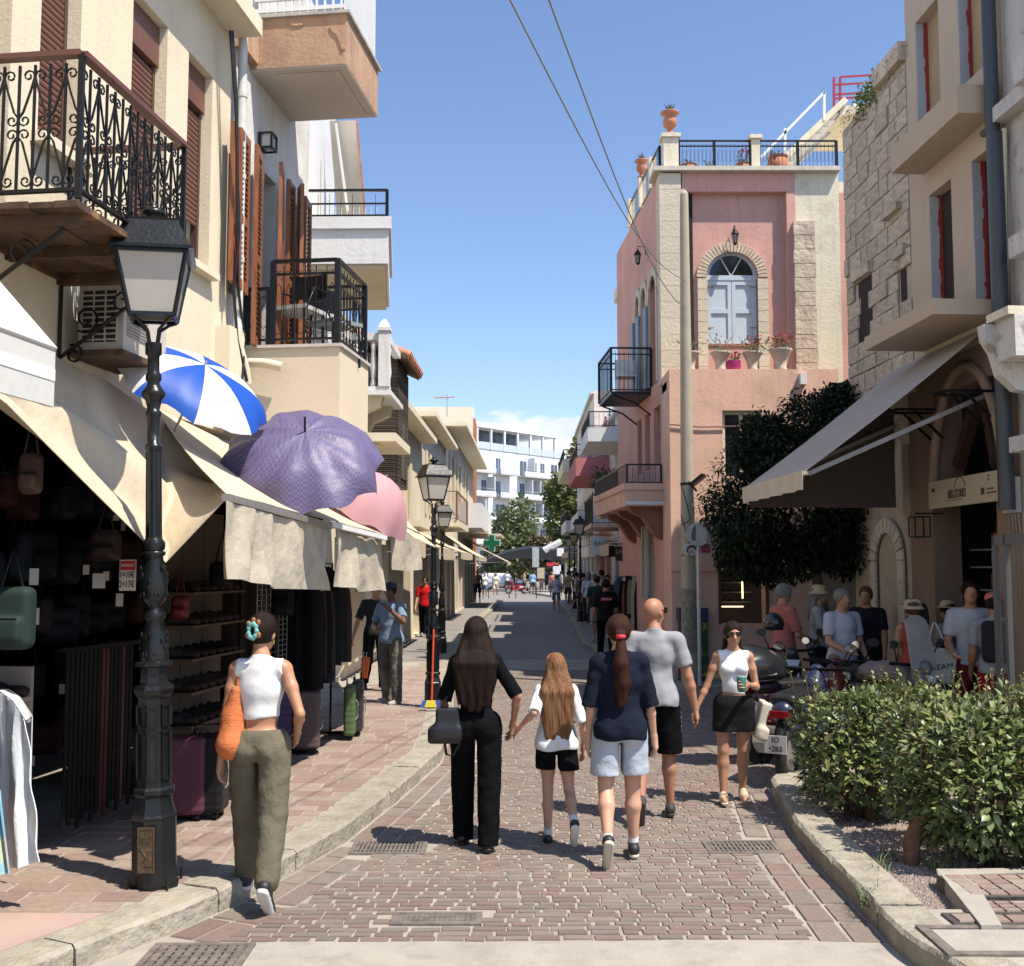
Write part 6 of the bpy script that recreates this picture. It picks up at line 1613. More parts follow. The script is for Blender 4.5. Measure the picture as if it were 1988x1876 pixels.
for a_ in (-.18, .18):
 for b_ in (-.18, .18): put('leg', MB().tube([(a_, b_, 0), (a_, b_, .4)], .014, 5), m_alu, e, local=True)
nb = .71; ub0, ub1 = .02, pq(1154, 971, nb)[0]; zt_, zb_ = pq(1210, 940, nb)[1], pq(1210, 984, nb)[1]
bl = put('long_balcony', MB().fb(R2, ub0, ub1, 0, nb, zb_, zt_ - .12), m_pinkl, pH, label='long salmon balcony round the street side'); put('rim', MB().fb(R2, ub0 - .03, ub1, 0, nb + .03, zt_ - .119, zt_), m_pinkl, bl)
for q in (ub0 + .15, ub0 + 1.5, ub0 + 2.9): put('corbel', MB().extr([PQ(q, a_, z_) for a_, z_ in ((0, zb_), (nb - .1, zb_), (nb - .15, zb_ - .1), (.35, zb_ - .2), (.15, zb_ - .5), (0, zb_ - .6))], R2.d * .3), M('corbel_rust', (.30, .13, .09), .85), bl)
put('roller_tray', MB().fb(R2, ub0 - .12, ub0 - .05, .0, nb, zb_ + .02, zb_ + .08), m_wpaint, bl)
railing(pH, R2, [(ub0 + .02, .05), (ub0 + .02, nb - .04), (ub1, nb - .04)], zt_, zt_ + .34, .1, 'plain', m_black, None, .035, .04, .02, .01)
put('balcony_screen', MB().fb(R2, ub0 + .9, ub1, nb - .02, nb - .01, zt_ + .03, zt_ + .32), M('screen_dark', (.03, .018, .015), .9), pH)
# terrace railing on the roof
def post(x0, x1, y0, y1, Y_):
 mb = MB(); a_, b_ = X(x0, Y_, y0), X(x1, Y_, y0); zz = Z(y0, Y_)
 mb.box(a_, b_, Y_, Y_ + (b_ - a_), zroof + .06, zz - .07); mb.box(a_ - .04, b_ + .04, Y_ - .04, Y_ + (b_ - a_) + .04, zz - .07, zz); put('roof_post', mb, m_creamw, pH); return (a_ + b_) / 2, zz
px, pz = post(1288, 1317, 259, 330, YU); post(1459, 1475, 262, 330, YU)
FR = Frame(X(1318, YU, 300), YU + .1, 90, 1); Lr = xr_ - X(1318, YU, 300)
g1 = X(1459, YU, 300) - X(1318, YU, 300); g2 = X(1476, YU, 300) - X(1318, YU, 300)
zr1 = Z(270, YU)
railing(pH, FR, [(.01, 0), (g1 / 2, 0), (g1, 0)], zroof + .06, zr1, .075, 'ornate', m_black, None, .035, .05, .04, .009, mid=(zr1 - .1,))
railing(pH, FR, [(g2, 0), ((g2 + Lr) / 2, 0), (Lr, 0)], zroof + .06, zr1, .075, 'ornate', m_black, None, .035, .05, .04, .009, mid=(zr1 - .1,))
railing(pH, R2, [(.35, -.05), (ufe, -.05)], zroof + .06, zr1, .1, 'plain', m_black, None, .035, .05, .04, .01)
for q in (1.1, 2.2, ufe): put('roof_post', MB().fb(R2, q - .07, q + .07, -.12, .02, zroof + .06, zr1 + .06), m_creamw, pH)
def urn(c, s_, label, leaf=True):
 e = empty('urn_planter', c, label, 'planter')
 put('urn', MB().lathe([(.10 * s_, 0), (.12 * s_, .03 * s_), (.05 * s_, .10 * s_), (.06 * s_, .13 * s_), (.13 * s_, .2 * s_), (.15 * s_, .3 * s_), (.11 * s_, .40 * s_), (.13 * s_, .43 * s_), (.2 * s_, .47 * s_), (.19 * s_, .5 * s_)], 16, c), m_terra, e)
 mb = MB(); r = random.Random(int(c.x * 100))
 for i in range(22):
  a = r.uniform(0, 6.28); t = r.uniform(.2, 1.25); L_ = r.uniform(.16, .26) * s_
  d = Vector((math.cos(a) * math.sin(t), math.sin(a) * math.sin(t), math.cos(t))); b = Vector(c) + Vector((0, 0, .48 * s_)); sd_ = d.cross(Vector((0, 0, 1))).normalized() * .015 * s_
  mb.add([b - sd_, b + sd_, b + d * L_ * .6 + sd_, b + d * L_, b + d * L_ * .6 - sd_], [(0, 1, 2, 4), (4, 2, 3)])
 put('agave', mb, M('agave_leaf', (.13, .18, .10), .5, .1, 6), e); return e
urn(Vector((px, YU + .12, pz)), .62 / .5 * .72, 'terracotta urn with an agave on the corner post of the roof terrace')
urn(PQ(2.2, -.05, zr1 + .06), .75, 'second terracotta urn further along the roof edge')
def leafcloud(mb, centre, rad, n, size, r, mi=(0,), surf=.6, flat=.0, box=False, asp=.45, droop=.2, up=.0):
 """n leaf blades scattered through the volume of an ellipsoid"""
 c = Vector(centre)
 for _ in range(n):
  while True:
   d = Vector((r.gauss(0, 1), r.gauss(0, 1), r.gauss(0, 1)))
   if d.length > .01: break
  d.normalize()
  if box:
   k = 1 / max(abs(d.x) ** 3 + abs(d.y) ** 3 + abs(d.z) ** 3, 1e-6) ** (1 / 3); q = d * k
  else: q = d
  t = surf + (1 - surf) * r.random() if r.random() < .8 else r.random()
  p = c + Vector((q.x * rad[0] * t, q.y * rad[1] * t, q.z * rad[2] * t))
  dirv = (d + Vector((r.uniform(-1, 1), r.uniform(-1, 1), r.uniform(-1, 1))) * .9 + Vector((0, 0, up - droop))).normalized()
  side = dirv.cross(Vector((r.uniform(-.5, .5), r.uniform(-.5, .5), 1)));
  if side.length < .01: continue
  side.normalize(); nn = side.cross(dirv)
  L_ = size * r.uniform(.65, 1.25); w_ = L_ * asp * .5
  b = len(mb.v)
  for v in (p, p + dirv * L_ * .45 + side * w_ + nn * w_ * .35, p + dirv * L_ + nn * -.06 * L_, p + dirv * L_ * .45 - side * w_ + nn * w_ * .35, p + dirv * L_ * .5): mb.v.append(tuple(v))
  m_ = mi[r.randrange(len(mi))]
  for f in ((0, 1, 4), (1, 2, 4), (2, 3, 4), (3, 0, 4)): mb.f.append(tuple(b + i for i in f)); mb.m.append(m_); mb.sm.append(False)
m_lf = [M('pot_leaf_a', (.10, .14, .04), .5), M('pot_leaf_b', (.16, .19, .06), .5), M('petal_red', (.6, .01, .015), .5)]
def pot(c, prof, mat, label, fl=.3, h=.25, n=120, name='flower_pot', red=True, k=14):
 e = empty(name, c, label, 'planter'); put('pot', MB().lathe(prof, k, c), mat, e)
 zt_ = prof[-1][1]; mb = MB(); r = random.Random(int(c.x * 1000) % 997)
 leafcloud(mb, Vector(c) + Vector((0, 0, zt_ + h * .4)), (fl, fl * .8, h * .6), n, .07, r, (0, 1), .3)
 if red: leafcloud(mb, Vector(c) + Vector((0, -fl * .2, zt_ + h * .75)), (fl * .8, fl * .6, h * .35), n // 6, .06, r, (2,), .3, asp=.9)
 for i in range(6):
  a = r.uniform(0, 6.28); mb.tube([Vector(c) + Vector((0, 0, zt_)), Vector(c) + Vector((math.cos(a) * fl, math.sin(a) * fl * .6, zt_ + h * r.uniform(.5, 1.2)))], .005, 3, 0)
 put('plant', mb, m_lf, e); return e
YT = YP + .16
m_capst = M('cast_planter', (.60, .52, .42), .85, .15, 20, .5, 30)
capital = lambda s_: [(.10 * s_, 0), (.12 * s_, .04 * s_), (.10 * s_, .07 * s_), (.13 * s_, .2 * s_), (.20 * s_, .36 * s_), (.23 * s_, .38 * s_), (.22 * s_, .42 * s_)]
for k, (x, l_) in enumerate(((1338, 'carved stone planter with trailing stems behind the concrete pole'), (1397, 'carved stone planter with wispy stems left of the magenta pot'), (1459, 'carved stone planter right of the magenta pot'), (1514, 'carved stone planter with the biggest bunch of red geraniums'))):
 pot(Vector((X(x, YT), YT, zpod)), capital(.78 if k != 3 else .9), m_capst, l_, .24 + .06 * (k == 3), .34 if k < 2 else .26, 60 if k < 2 else 150, red=(k > 1), k=16)
pot(Vector((X(1422, YT), YT, zpod)), [(.11, 0), (.13, .1), (.13, .17)], M('magenta_pot', (.42, .03, .16), .5), 'magenta flower pot with red blooms on the pink terrace edge', .13, .14, 60)
Yt_ = YU + .5
for x, w_, h_, l_, rd in ((1336, .17, .24, 'squat terracotta pot at the left behind the roof railing', 0), (1377, .14, .2, 'small terracotta pot with a succulent behind the roof railing', 0), (1443, .16, .26, 'terracotta pot with dark red flowers beside the middle roof post', 1), (1510, .2, .4, 'tall terracotta jar behind the right roof railing', 0)):
 pot(Vector((X(x, Yt_, 300), Yt_, zroof + .06)), [(w_ * .7, 0), (w_, h_ * .5), (w_ * .95, h_ * .85), (w_ * .8, h_ * .88), (w_ * 1.02, h_)], m_terra, l_, .14, .3 if rd else .12, 70 if rd else 30, red=bool(rd))
def wall_lantern(c, out, label):
 e = empty('wall_lantern', c, label, 'lantern'); c = Vector(c); o = Vector(out)
 put('cap', MB().lathe([(.08, 0), (.05, .05), (.015, .1)], 6, c), m_black, e); put('glass', MB().lathe([(.035, -.17), (.055, -.01)], 6, c), M('lantern_glass', (.25, .24, .2), .2), e)
 mb = MB()
 for i in range(6):
  a = i * math.pi / 3; mb.tube([c + Vector((.036 * math.cos(a), .036 * math.sin(a), -.17)), c + Vector((.06 * math.cos(a), .06 * math.sin(a), 0))], .005, 4)
 mb.lathe([(.02, -.2), (.045, -.17)], 6, c); put('cage', mb, m_black, e)
 put('bracket', MB().tube([c - o * .16 + Vector((0, 0, .0)), c - o * .14 + Vector((0, 0, .16)), c + Vector((0, 0, .17)), c + Vector((0, 0, .1))], .01, 5), m_black, e)
wall_lantern(At(1427, 455, YU + REC - .2), (0, -1, 0), 'black wall lantern above the arched blue window')
wall_lantern(PQ(pq(1238, 495, .2)[0], .2, pq(1238, 495, .2)[1]), R2.nv, 'black wall lantern on the shaded street side of the pink house')
# ---- poles and street furniture on the right
a_ = Vector((At(1337, 1190, 17.9).x, 17.9, .12)); b_ = At(1328, 378, 17.9)
e = empty('concrete_pole', a_, 'tall tapering concrete pole in front of the pink house', 'pole')
m_pole = M('pole_concrete', (.50, .43, .32), .9, .06, 3, .3, 40, col2=(.40, .34, .26), mixs=3, mixw=.15)
put('shaft', MB().tube([a_.lerp(b_, t) for t in np.linspace(0, 1, 9)], [.135 - .065 * t for t in np.linspace(0, 1, 9)], 20), m_pole, e)
put('cap', MB().lathe([(.068, 0), (.05, .05), (.01, .07)], 14, b_), m_pole, e)
put('cable_tie', MB().lathe([(.118, -.02), (.118, .02)], 14, a_.lerp(b_, (At(1333, 940, 17.9).z - .12) / (b_.z - .12))), m_black, e)
for k, zy in enumerate((1000, 1060)): put('loose_cable', MB().tube([At(1322, zy - 60, 17.7), At(1334, zy - 20, 17.68), At(1340, zy + 10, 17.68), At(1322, zy + 20, 17.7)], .01, 4), m_cable, e)
put('graffiti_patch', MB().tube([a_.lerp(b_, t) for t in (.06, .19)], [.1325, .1235], 20, cap=False), M('grimy_concrete', (.27, .235, .19), .9, .3, 14, .3, 40, col2=(.5, .45, .38), mixs=9, mixw=.04, mixc=.64), e)
c_ = At(1352, 930, 17.7); e = empty('floodlight', c_, 'black floodlight strapped to the concrete pole', 'lamp')
put('head', MB().bar(c_ + Vector((-.06, .05, -.09)), c_ + Vector((.12, -.05, .06)), .16, .06), m_black, e); put('bracket', MB().bar(c_ + Vector((-.12, .12, -.02)), c_ + Vector((0, 0, -.2)), .03), m_black, e)
a_ = Vector((At(1357, 1200, 17.6).x, 17.6, 0.0)); a_.z = .12
e = empty('road_sign', a_, 'grey backs of two round road signs on a thin post', 'sign')
put('post', MB().tube([a_, Vector((a_.x, a_.y, At(1357, 1020, 17.6).z))], .028, 10), m_pipe, e)
mst = M('sticker_white', (.6, .6, .58), .5)
m_signb = M('sign_back', (.34, .36, .36), .4, .08, 5, metal=.2)
for k, (x, y) in enumerate(((1355, 1038), (1360, 1039))):
 c_ = At(x, y, 17.6 - .04 + k * .0); dv = Vector(((-.25, -1, 0), (.55, -1, 0))[k]).normalized()
 T = dv.to_track_quat('Z', 'Y').to_matrix().to_4x4(); T.translation = c_ + Vector((0, k * .05, 0))
 mb = MB(); mb.lathe([(.19, 0), (.195, .006), (.19, .012)], 28, (0, 0, 0)); mb.v = [tuple(T @ Vector(v)) for v in mb.v]; put('disc', mb, m_signb, e)
put('sticker', MB().box(At(1346, 1050, 17.4).x, At(1354, 1050, 17.4).x, 17.51, 17.515, At(1346, 1058, 17.5).z, At(1346, 1050, 17.5).z), mst, e)
c_ = At(1342, 1067, 17.62); put('plate', MB().box(c_.x - .11, c_.x + .1, 17.60, 17.615, c_.z - .095, c_.z + .095), mst, e)
put('plate', MB().box(At(1358, 1066, 17.6).x + .03, At(1380, 1066, 17.6).x, 17.62, 17.635, c_.z - .06, c_.z + .09), M('plate_blue', (.2, .24, .27), .5), e)
put('scrawl', MB().tube([(c_.x + .07 * math.cos(a) - .0, 17.597, c_.z - .01 + .06 * math.sin(a)) for a in np.linspace(.2, 3.6, 9)], .016, 5), m_cable, e)
put('scrawl', MB().tube([(c_.x - .08, 17.597, c_.z - .02), (c_.x - .04, 17.597, c_.z - .08), (c_.x, 17.597, c_.z - .02), (c_.x + .03, 17.597, c_.z - .07)], .009, 4), m_cable, e)
q = Vector((At(1370, 1066, 17.6).x, 17.617, c_.z)); put('sticker', MB().extr([q + Vector((.085 * math.cos(a), 0, .05 * math.sin(a))) for a in np.linspace(0, 2 * math.pi, 15)[:-1]], (0, .004, 0)), M('sticker_red', (.42, .02, .06), .5), e)
for k in range(2): put('sticker_line', MB().bar(q + Vector((-.07, -.004, .018 - .03 * k)), q + Vector((.07, -.004, .028 - .03 * k)), .012, .004), mst, e)
x0, x1 = At(1319, 1250, 18.3).x, At(1376, 1250, 18.3).x; zt_ = At(1340, 1181, 18.3).z
e = empty('recycling_bin', ((x0 + x1) / 2, 18.3, .12), 'blue topped bin with a yellow and green poster side', 'bin')
put('body', MB().box(x0 + .02, x1 - .01, 18.3, 18.72, .12, zt_ - .22), M('bin_dark', (.02, .022, .03), .5), e)
put('lid', MB().box(x0, x1, 18.28, 18.74, zt_ - .22, zt_), M('bin_blue', (.012, .02, .09), .4), e)
put('poster', MB().box(x0 + .07, x1 - .03, 18.295, 18.299, .2, zt_ - .24), M('bin_poster', (.42, .42, .03), .5, .1, 4, col2=(.03, .08, .02), mixs=3.5, mixw=.06, mixc=.47), e)
# shading tree in front of the pink house
TC = Vector((At(1530, 960, 16.2).x, 16.3, 0))
e = empty('dark_tree', Vector((4.75, 16.6, .1)), 'dense dark ficus tree in shade before the pink house', 'tree')
put('trunk', MB().tube([(4.85, 16.7, .1), (4.8, 16.6, 1.0), (4.6, 16.5, 1.9), (4.4, 16.4, 2.6)], [.11, .09, .08, .06], 10), M('bark', (.12, .09, .07), .9, .2, 8, .5, 30), e)
for dx, dy, dz in ((-.9, 0, 1.2), (.4, .3, 1.2), (-.3, -.5, 1.5), (-1.2, .1, .5)): put('limb', MB().tube([(4.5, 16.45, 2.2), (4.5 + dx * .6, 16.4 + dy * .6, 2.4 + dz * .5), (4.4 + dx, 16.4 + dy, 2.5 + dz)], [.05, .03, .015], 6), M('bark', (.12, .09, .07)), e)
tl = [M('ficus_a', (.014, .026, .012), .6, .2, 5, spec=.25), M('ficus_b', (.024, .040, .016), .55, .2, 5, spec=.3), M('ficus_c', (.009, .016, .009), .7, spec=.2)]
mb = MB(); r = random.Random(21)
for x, y, rx, rz_ in ((1440, 1000, .55, .6), (1500, 1080, .75, .45), (1520, 900, .75, .7), (1600, 830, .7, .55), (1590, 1000, .9, .8), (1660, 900, .7, .9), (1450, 1080, .45, .35), (1660, 1060, .7, .5), (1480, 860, .45, .45), (1640, 790, .45, .35)):
 c_ = At(x, y, 16.3 + r.uniform(-.4, .4)); leafcloud(mb, c_, (rx, .8, rz_), 3400, .10, r, (0, 0, 1, 2), .5, droop=.5)
for x, y in ((1385, 950), (1392, 1010), (1405, 905), (1400, 1060), (1430, 870), (1470, 815), (1535, 780), (1610, 770), (1375, 985)):
 leafcloud(mb, At(x, y, 16.2), (.22, .3, .2), 120, .08, r, (0, 1), .2, droop=.5)
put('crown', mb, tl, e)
# balcony row beyond: weeds on top of stone house
mb = MB(); r = random.Random(4)
for i in range(26):
 u_ = u0s + (u1s - u0s) * i / 26; leafcloud(mb, PR(u_, .0, zst + .05), (.16, .16, .12 + (.16 if 6 < i < 19 else 0)), 26 if not 9 < i < 19 else 80, .06, r, (0,) if 9 < i < 19 else (1,), .2, up=.6, asp=.25 if not 9 < i < 19 else .6)
e = put('weeds', mb, [M('weed_green', (.15, .22, .05), .6), M('weed_dry', (.30, .22, .14), .8)], base=PR((u0s + u1s) / 2, 0, zst)); tag(e, 'green and dry weeds growing along the top of the stone house', 'weeds', kind='stuff')
put('crumbling_top', MB().fb(R1, u0s, u0s + .9, -.3, .1, zst, zst + .25), m_stone, sH)
# overhead wires
for k, (a_, b_, l_) in enumerate((((985, -10), (1305, 560), 'left thin overhead wire crossing the sky to the concrete pole'), ((1062, -10), (1340, 730), 'right thin overhead wire crossing the sky to the concrete pole'))):
 A_w, B_w = At(*a_, 5.5), At(1331, 600 if k else 545, 17.8)
 # straight span from near overhead to the pole
 mid = [A_w.lerp(B_w, t) - Vector((0, 0, .35 * math.sin(math.pi * t))) for t in np.linspace(0, 1, 14)]
 tag(put('overhead_wire', MB().tube(mid, .006, 4), M('wire_grey', (.2, .2, .2), .5), base=A_w), l_, 'wire')
# ================================================================== PEOPLE
def rotm(rx=0, ry=0, rz=0): return Euler((rx, ry, rz)).to_matrix()
SK = {'light': M('skin_light', (.60, .33, .21), .5, .05, 8, .1, 60), 'tan': M('skin_tan', (.47, .23, .13), .48, .06, 8, .1, 60), 'red': M('skin_red', (.42, .19, .11), .5, .08, 8), 'dark': M('skin_dark', (.17, .075, .045), .5, .06, 8)}
def hairmat(name, c, c2): return M(name, c, .5, .25, 5, .5, 90, stretch=(30, 30, 1.6), col2=c2, mixs=4, mixw=.14, spec=.12)
HR = {'black': hairmat('hair_black', (.009, .006, .005), (.028, .014, .010)), 'brown': hairmat('hair_brown', (.085, .038, .02), (.17, .085, .045)), 'blond': hairmat('hair_blond', (.13, .060, .028), (.30, .155, .075)),
  'auburn': hairmat('hair_auburn', (.020, .008, .006), (.065, .020, .014)), 'grey': hairmat('hair_grey', (.28, .27, .26), (.15, .14, .13))}
def cl(name, c, **k):
 kw = dict(spec=.12, rough=.9, var=.06, vs=6, bump=.35, bs=22); kw.update(k); return M('cloth_' + name, c, **kw)
def place(x, yf, yt, z0): p = G(x, yf, z0); return p, At(x, yt, p.y).z - z0
LAST = {}
def person(loc, H, yaw, label, h=.018, skin='light', sex='m', fat=1.0, legs=None, arms=None, top=None, bottom=None, shoes=None, hair=None, head=(0, 0), lean=0., face=False, extra=None, group=None):
 """x right, y forward, z up in the person's own frame; angles in degrees"""
 root = empty('person', loc, label, 'person', group, rz=R(yaw))
 rs = random.Random(hash(label) & 1023)
 wf = {'m': 1.0, 'f': .88, 'c': .92}[sex]; sw = {'m': .112, 'f': .096, 'c': .092}[sex] * H; hw = {'m': .048, 'f': .050, 'c': .046}[sex] * H
 hz = .52 * H; V3 = lambda *a: np.array(a, float)
 legs = legs or {'l': (12, 3, 8, 0), 'r': (-14, 3, 14, 30)}
 arms = arms or {'l': (-12, 8, 18), 'r': (12, 8, 18)}
 J = {}
 def dr(p, o, s_): p, o = R(p), R(o); return V3(s_ * math.sin(o), math.sin(p) * math.cos(o), -math.cos(p) * math.cos(o))
 for k, s_ in (('l', -1), ('r', 1)):
  a = legs[k]; hip = V3(s_ * hw, 0, hz)
  kn = hip + dr(a[0], a[1], s_) * .245 * H; an = kn + dr(a[0] - a[2], a[1] * .4, s_) * .235 * H
  fp = R(a[3]); toe = an + V3(s_ * .05 * math.cos(fp), math.cos(fp), -math.sin(fp)) * .105 * H + V3(0, -math.sin(fp) * .02 * H, -math.cos(fp) * .028 * H)
  heel = an + V3(0, -math.cos(fp), math.sin(fp)) * .022 * H + V3(0, -math.sin(fp) * .03 * H, -math.cos(fp) * .03 * H)
  J[k + 'leg'] = [hip, kn, an, toe, heel, fp]
 zmin = min(min(J[k][3][2], J[k][4][2]) for k in ('lleg', 'rleg')) - .011 * H
 for k in ('lleg', 'rleg'):
  for i in range(5): J[k][i] = J[k][i] - V3(0, 0, zmin)
 hz -= zmin
 ln = math.tan(R(lean)); L_ = lambda x, y, z: V3(x, y + max(0, z - hz / H) * H * ln * 1.0 if False else y + max(0, z * H - hz) * ln, z * H + (hz - .52 * H))
 B = lambda x, y, z: V3(x * H, y * H + max(0, (z - .52) * H) * ln, z * H + (hz - .52 * H))
 sh = {'l': B(-sw / H * .97, -.005, .797), 'r': B(sw / H * .97, -.005, .797)}
 for k, s_ in (('l', -1), ('r', 1)):
  a = arms[k]
  if a[0] == 'ik':
   tg = Matrix.Rotation(-R(yaw), 3, 'Z') @ (Vector(a[1]) - Vector(loc)); tg = V3(*tg); dv = tg - sh[k]; D_ = np.linalg.norm(dv); l1, l2 = .172 * H, .148 * H
   D_2 = min(D_, (l1 + l2) * .995); u_ = dv / D_; ca = (l1 * l1 + D_2 * D_2 - l2 * l2) / (2 * l1 * D_2); po = V3(*a[2]); po = po - u_ * (po @ u_); po /= np.linalg.norm(po)
   el = sh[k] + (u_ * ca + po * math.sqrt(max(0, 1 - ca * ca))) * l1; J[k + 'arm'] = [sh[k], el, el + (tg - el) / np.linalg.norm(tg - el) * l2]; continue
  el = sh[k] + dr(a[0], a[1], s_) * .172 * H
  out2 = a[3] if len(a) > 3 else a[1] * .6
  wr = el + dr(a[0] + a[2], out2, s_) * .148 * H
  J[k + 'arm'] = [sh[k], el, wr]
 hc = B(0, .012, .932); hm = rotm(R(head[0]), 0, R(head[1]))
 hp = lambda x, y, z: hc + np.array(hm @ Vector((x * H, y * H, z * H)))
 def torso(s, inf=0., z0=.46, k=.03):
  i = inf; f = fat
  s.ell(B(0, 0, .735), ((.088 * wf + .004) * H + i, (.058 + .01 * (f - 1) * 6) * H + i, .095 * H + i), k)
  s.ell(B(0, .004 * f, .64), ((.076 * wf * (.75 + .25 * f) + (.004 if sex != 'f' else -.002)) * H + i, (.054 * f) * H + i, .085 * H + i), k)
  s.ell(B(0, -.004, .545), ((.085 if sex != 'm' else .08) * H + i, .062 * H + i, .062 * H + i), k)
  s.cone(B(-sw / H * .82, -.006, .803), B(sw / H * .82, -.006, .803), .033 * H + i * .55, None, k)
  s.cone(B(0, -.012, .80), B(0, -.006, .845), .042 * H + i * .6, .034 * H + i * .4, k)
  for s_ in (-1, 1): s.ell(B(s_ * .042, -.034, .512), (.044 * H + i, .042 * H + i, .046 * H + i), k)
  if sex == 'f':
   for s_ in (-1, 1): s.ell(B(s_ * .042, .048, .735), (.034 * H + i, .026 * H + i, .03 * H + i), k)
 fine = h < .012
 # ---- skin
 s = Soft(h); torso(s)
 s.cone(B(0, -.004, .82), hp(0, -.012, -.05), .031 * H * (1.1 if sex == 'm' else .92), .029 * H * (1.1 if sex == 'm' else .9), .02)
 s.ell(hc + (hp(0, -.006, .008) - hc), (.0455 * H, .0565 * H, .055 * H), .015, hm); s.ell(hp(0, .014, -.026), (.035 * H, .04 * H, .042 * H), .02, hm)
 s.ell(hp(0, .03, -.052), (.018 * H, .018 * H, .014 * H), .015, hm)
 s.cone(hp(0, .052, -.002), hp(0, .061, -.018), .006 * H, .009 * H, .008)
 if face or abs(yaw) > 60:
  s.cone(hp(-.011, .046, -.037), hp(.011, .046, -.037), .0055 * H, None, .006); s.cone(hp(-.022, .043, .012), hp(.022, .043, .012), .009 * H, None, .012)
 for s_ in (-1, 1): s.ell(hp(s_ * .046, -.006, -.010), (.007 * H, .012 * H, .018 * H), .004, hm)
 lr = {'m': 1.0, 'f': 1.02, 'c': .88}[sex]; ar = {'m': 1.0 * (.8 + .2 * fat) * 1.08, 'f': .84, 'c': .76}[sex]
 for k, s_ in (('l', -1), ('r', 1)):
  hip, kn, an, toe, heel, fp = J[k + 'leg']
  s.cone(hip, hip * .45 + kn * .55, .050 * H * lr, .043 * H * lr, .03); s.cone(hip * .45 + kn * .55, kn, .043 * H * lr, .031 * H * lr, .02)
  cf = kn * .68 + an * .32 + V3(0, -.008 * H, 0); s.cone(kn, cf, .030 * H * lr, .033 * H * lr, .02); s.cone(cf, an, .032 * H * lr, .018 * H, .02)
  s.cone(heel + V3(0, 0, .008), toe, .017 * H, .015 * H, .015)
  a, el, wr = J[k + 'arm']
  s.cone(a, a * .6 + el * .4, .029 * H * ar, .027 * H * ar, .025); s.cone(a * .6 + el * .4, el, .027 * H * ar, .021 * H * ar, .02); mf = el * .7 + wr * .3
  s.cone(el, mf, .021 * H * ar, .0225 * H * ar, .015); s.cone(mf, wr, .0225 * H * ar, .014 * H * ar, .015)
  fd = (wr - el) / np.linalg.norm(wr - el); inn = V3(-s_, 0, 0); inn = inn - fd * (inn @ fd); inn /= np.linalg.norm(inn)
  ac = np.cross(fd, inn); ac = ac if ac[1] > 0 or abs(ac[1]) < .3 and ac[2] > 0 else -ac
  hl = .105 * H
  if fine:
   for q in (-.32, 0, .32): s.cone(wr, wr + fd * hl * .42 + ac * q * .045 * H, .012 * H, .0115 * H, .012)
   for q, l_ in ((.48, .88), (.16, 1.0), (-.16, .95), (-.46, .78)):
    b0 = wr + fd * hl * .44 + ac * q * .052 * H; b1 = b0 + (fd + inn * .25) * hl * .24 * l_; b2 = b1 + (fd * .75 + inn * .7) * hl * .26 * l_
    s.cone(b0, b1, .0062 * H, .0058 * H, .004); s.cone(b1, b2, .0058 * H, .0048 * H, .004)
   t0 = wr + fd * hl * .12 + ac * .018 * H; t1 = t0 + (fd * .7 + ac * .6 + inn * .2) * hl * .28; s.cone(t0, t1, .0085 * H, .007 * H, .006); s.cone(t1, t1 + (fd + inn * .3) * hl * .2, .0068 * H, .0055 * H, .004)
  else:
   s.cone(wr, wr + fd * hl * .5, .015 * H, .018 * H, .02); s.cone(wr + fd * hl * .5, wr + (fd + inn * .3) * hl * .9, .015 * H, .010 * H, .01); s.cone(wr + fd * hl * .2, wr + fd * hl * .5 + ac * .022 * H, .009 * H, .008 * H, .005)
  J[k + 'hand'] = [wr, fd, inn, ac]
 mb = MB(); s.mesh(mb); put('body', mb, SK[skin], root, local=True)
 wrk = lambda amp, seed=0: (lambda X, Y_, Z: amp * (np.sin(Z * (38 / H) + 14 * X + seed + 3 * np.sin(X * 9 + Y_ * 7)) * np.sin(X * 17 - Z * 9 + Y_ * 12 + seed) + .5 * np.sin(Z * 61 - 25 * X * np.sign(X + .001) + 2 * seed)))
 # ---- clothes
 if top:
  kind, mat, slv, hem, loose = top   # sleeve as a share of the upper arm, hem height share of H
  s = Soft(max(h, .009)); torso(s, loose)
  if slv > 0:
   for k in 'lr':
    a, el, wr = J[k + 'arm']; e2 = a + (el - a) * min(slv, 1); s.cone(a, e2, .030 * H * ar + loose * .35, .028 * H * ar + loose * (.85 if slv < 1.01 else .6), .03)
    dn = (e2 - a) / np.linalg.norm(e2 - a)
    if slv <= 1.01: s.ell(e2 + dn * (.05 * H + .004), (.052 * H, .052 * H, .052 * H), .01, neg=True)
    if slv > 1: s.cone(el, el + (wr - el) * (slv - 1), .027 * H * ar + loose * .5, .02 * H + loose * .4, .02)
  if hem < .54:
   bl_ = max(loose, (bottom[3] if bottom else 0) + .009)
   s.ell(B(0, -.006, hem + .03), (.090 * H + bl_ * 1.1, .070 * H + bl_ * 1.1, .13 * H), .04)
   for s_ in (-1, 1): s.ell(B(s_ * .042, -.034, .512), (.046 * H + bl_, .044 * H + bl_, .06 * H + bl_), .03)
  s.cut(lambda X, Y_, Z: (B(0, 0, hem)[2] - Z) + 0 * X + 0 * Y_ + .008 * np.sin(X * 24))
  nk = B(0, 0, .845)[2]; s.cut(lambda X, Y_, Z: (Z - nk) + .35 * Y_ * (1 if kind != 'v' else 1.5) + 0 * X)
  if kind == 'tank': s.cut(lambda X, Y_, Z: np.where(Z > B(0, 0, .70)[2], np.abs(X) - (.098 * H * wf - .0 + .25 * np.maximum(0, B(0, 0, .80)[2] - Z)), -1))
  if kind == 'tank':
   for k, s_ in (('l', -1), ('r', 1)): a, el, wr = J[k + 'arm']
  s.wave(wrk(.0026 if loose > .008 else .0014, rs.uniform(0, 6)))
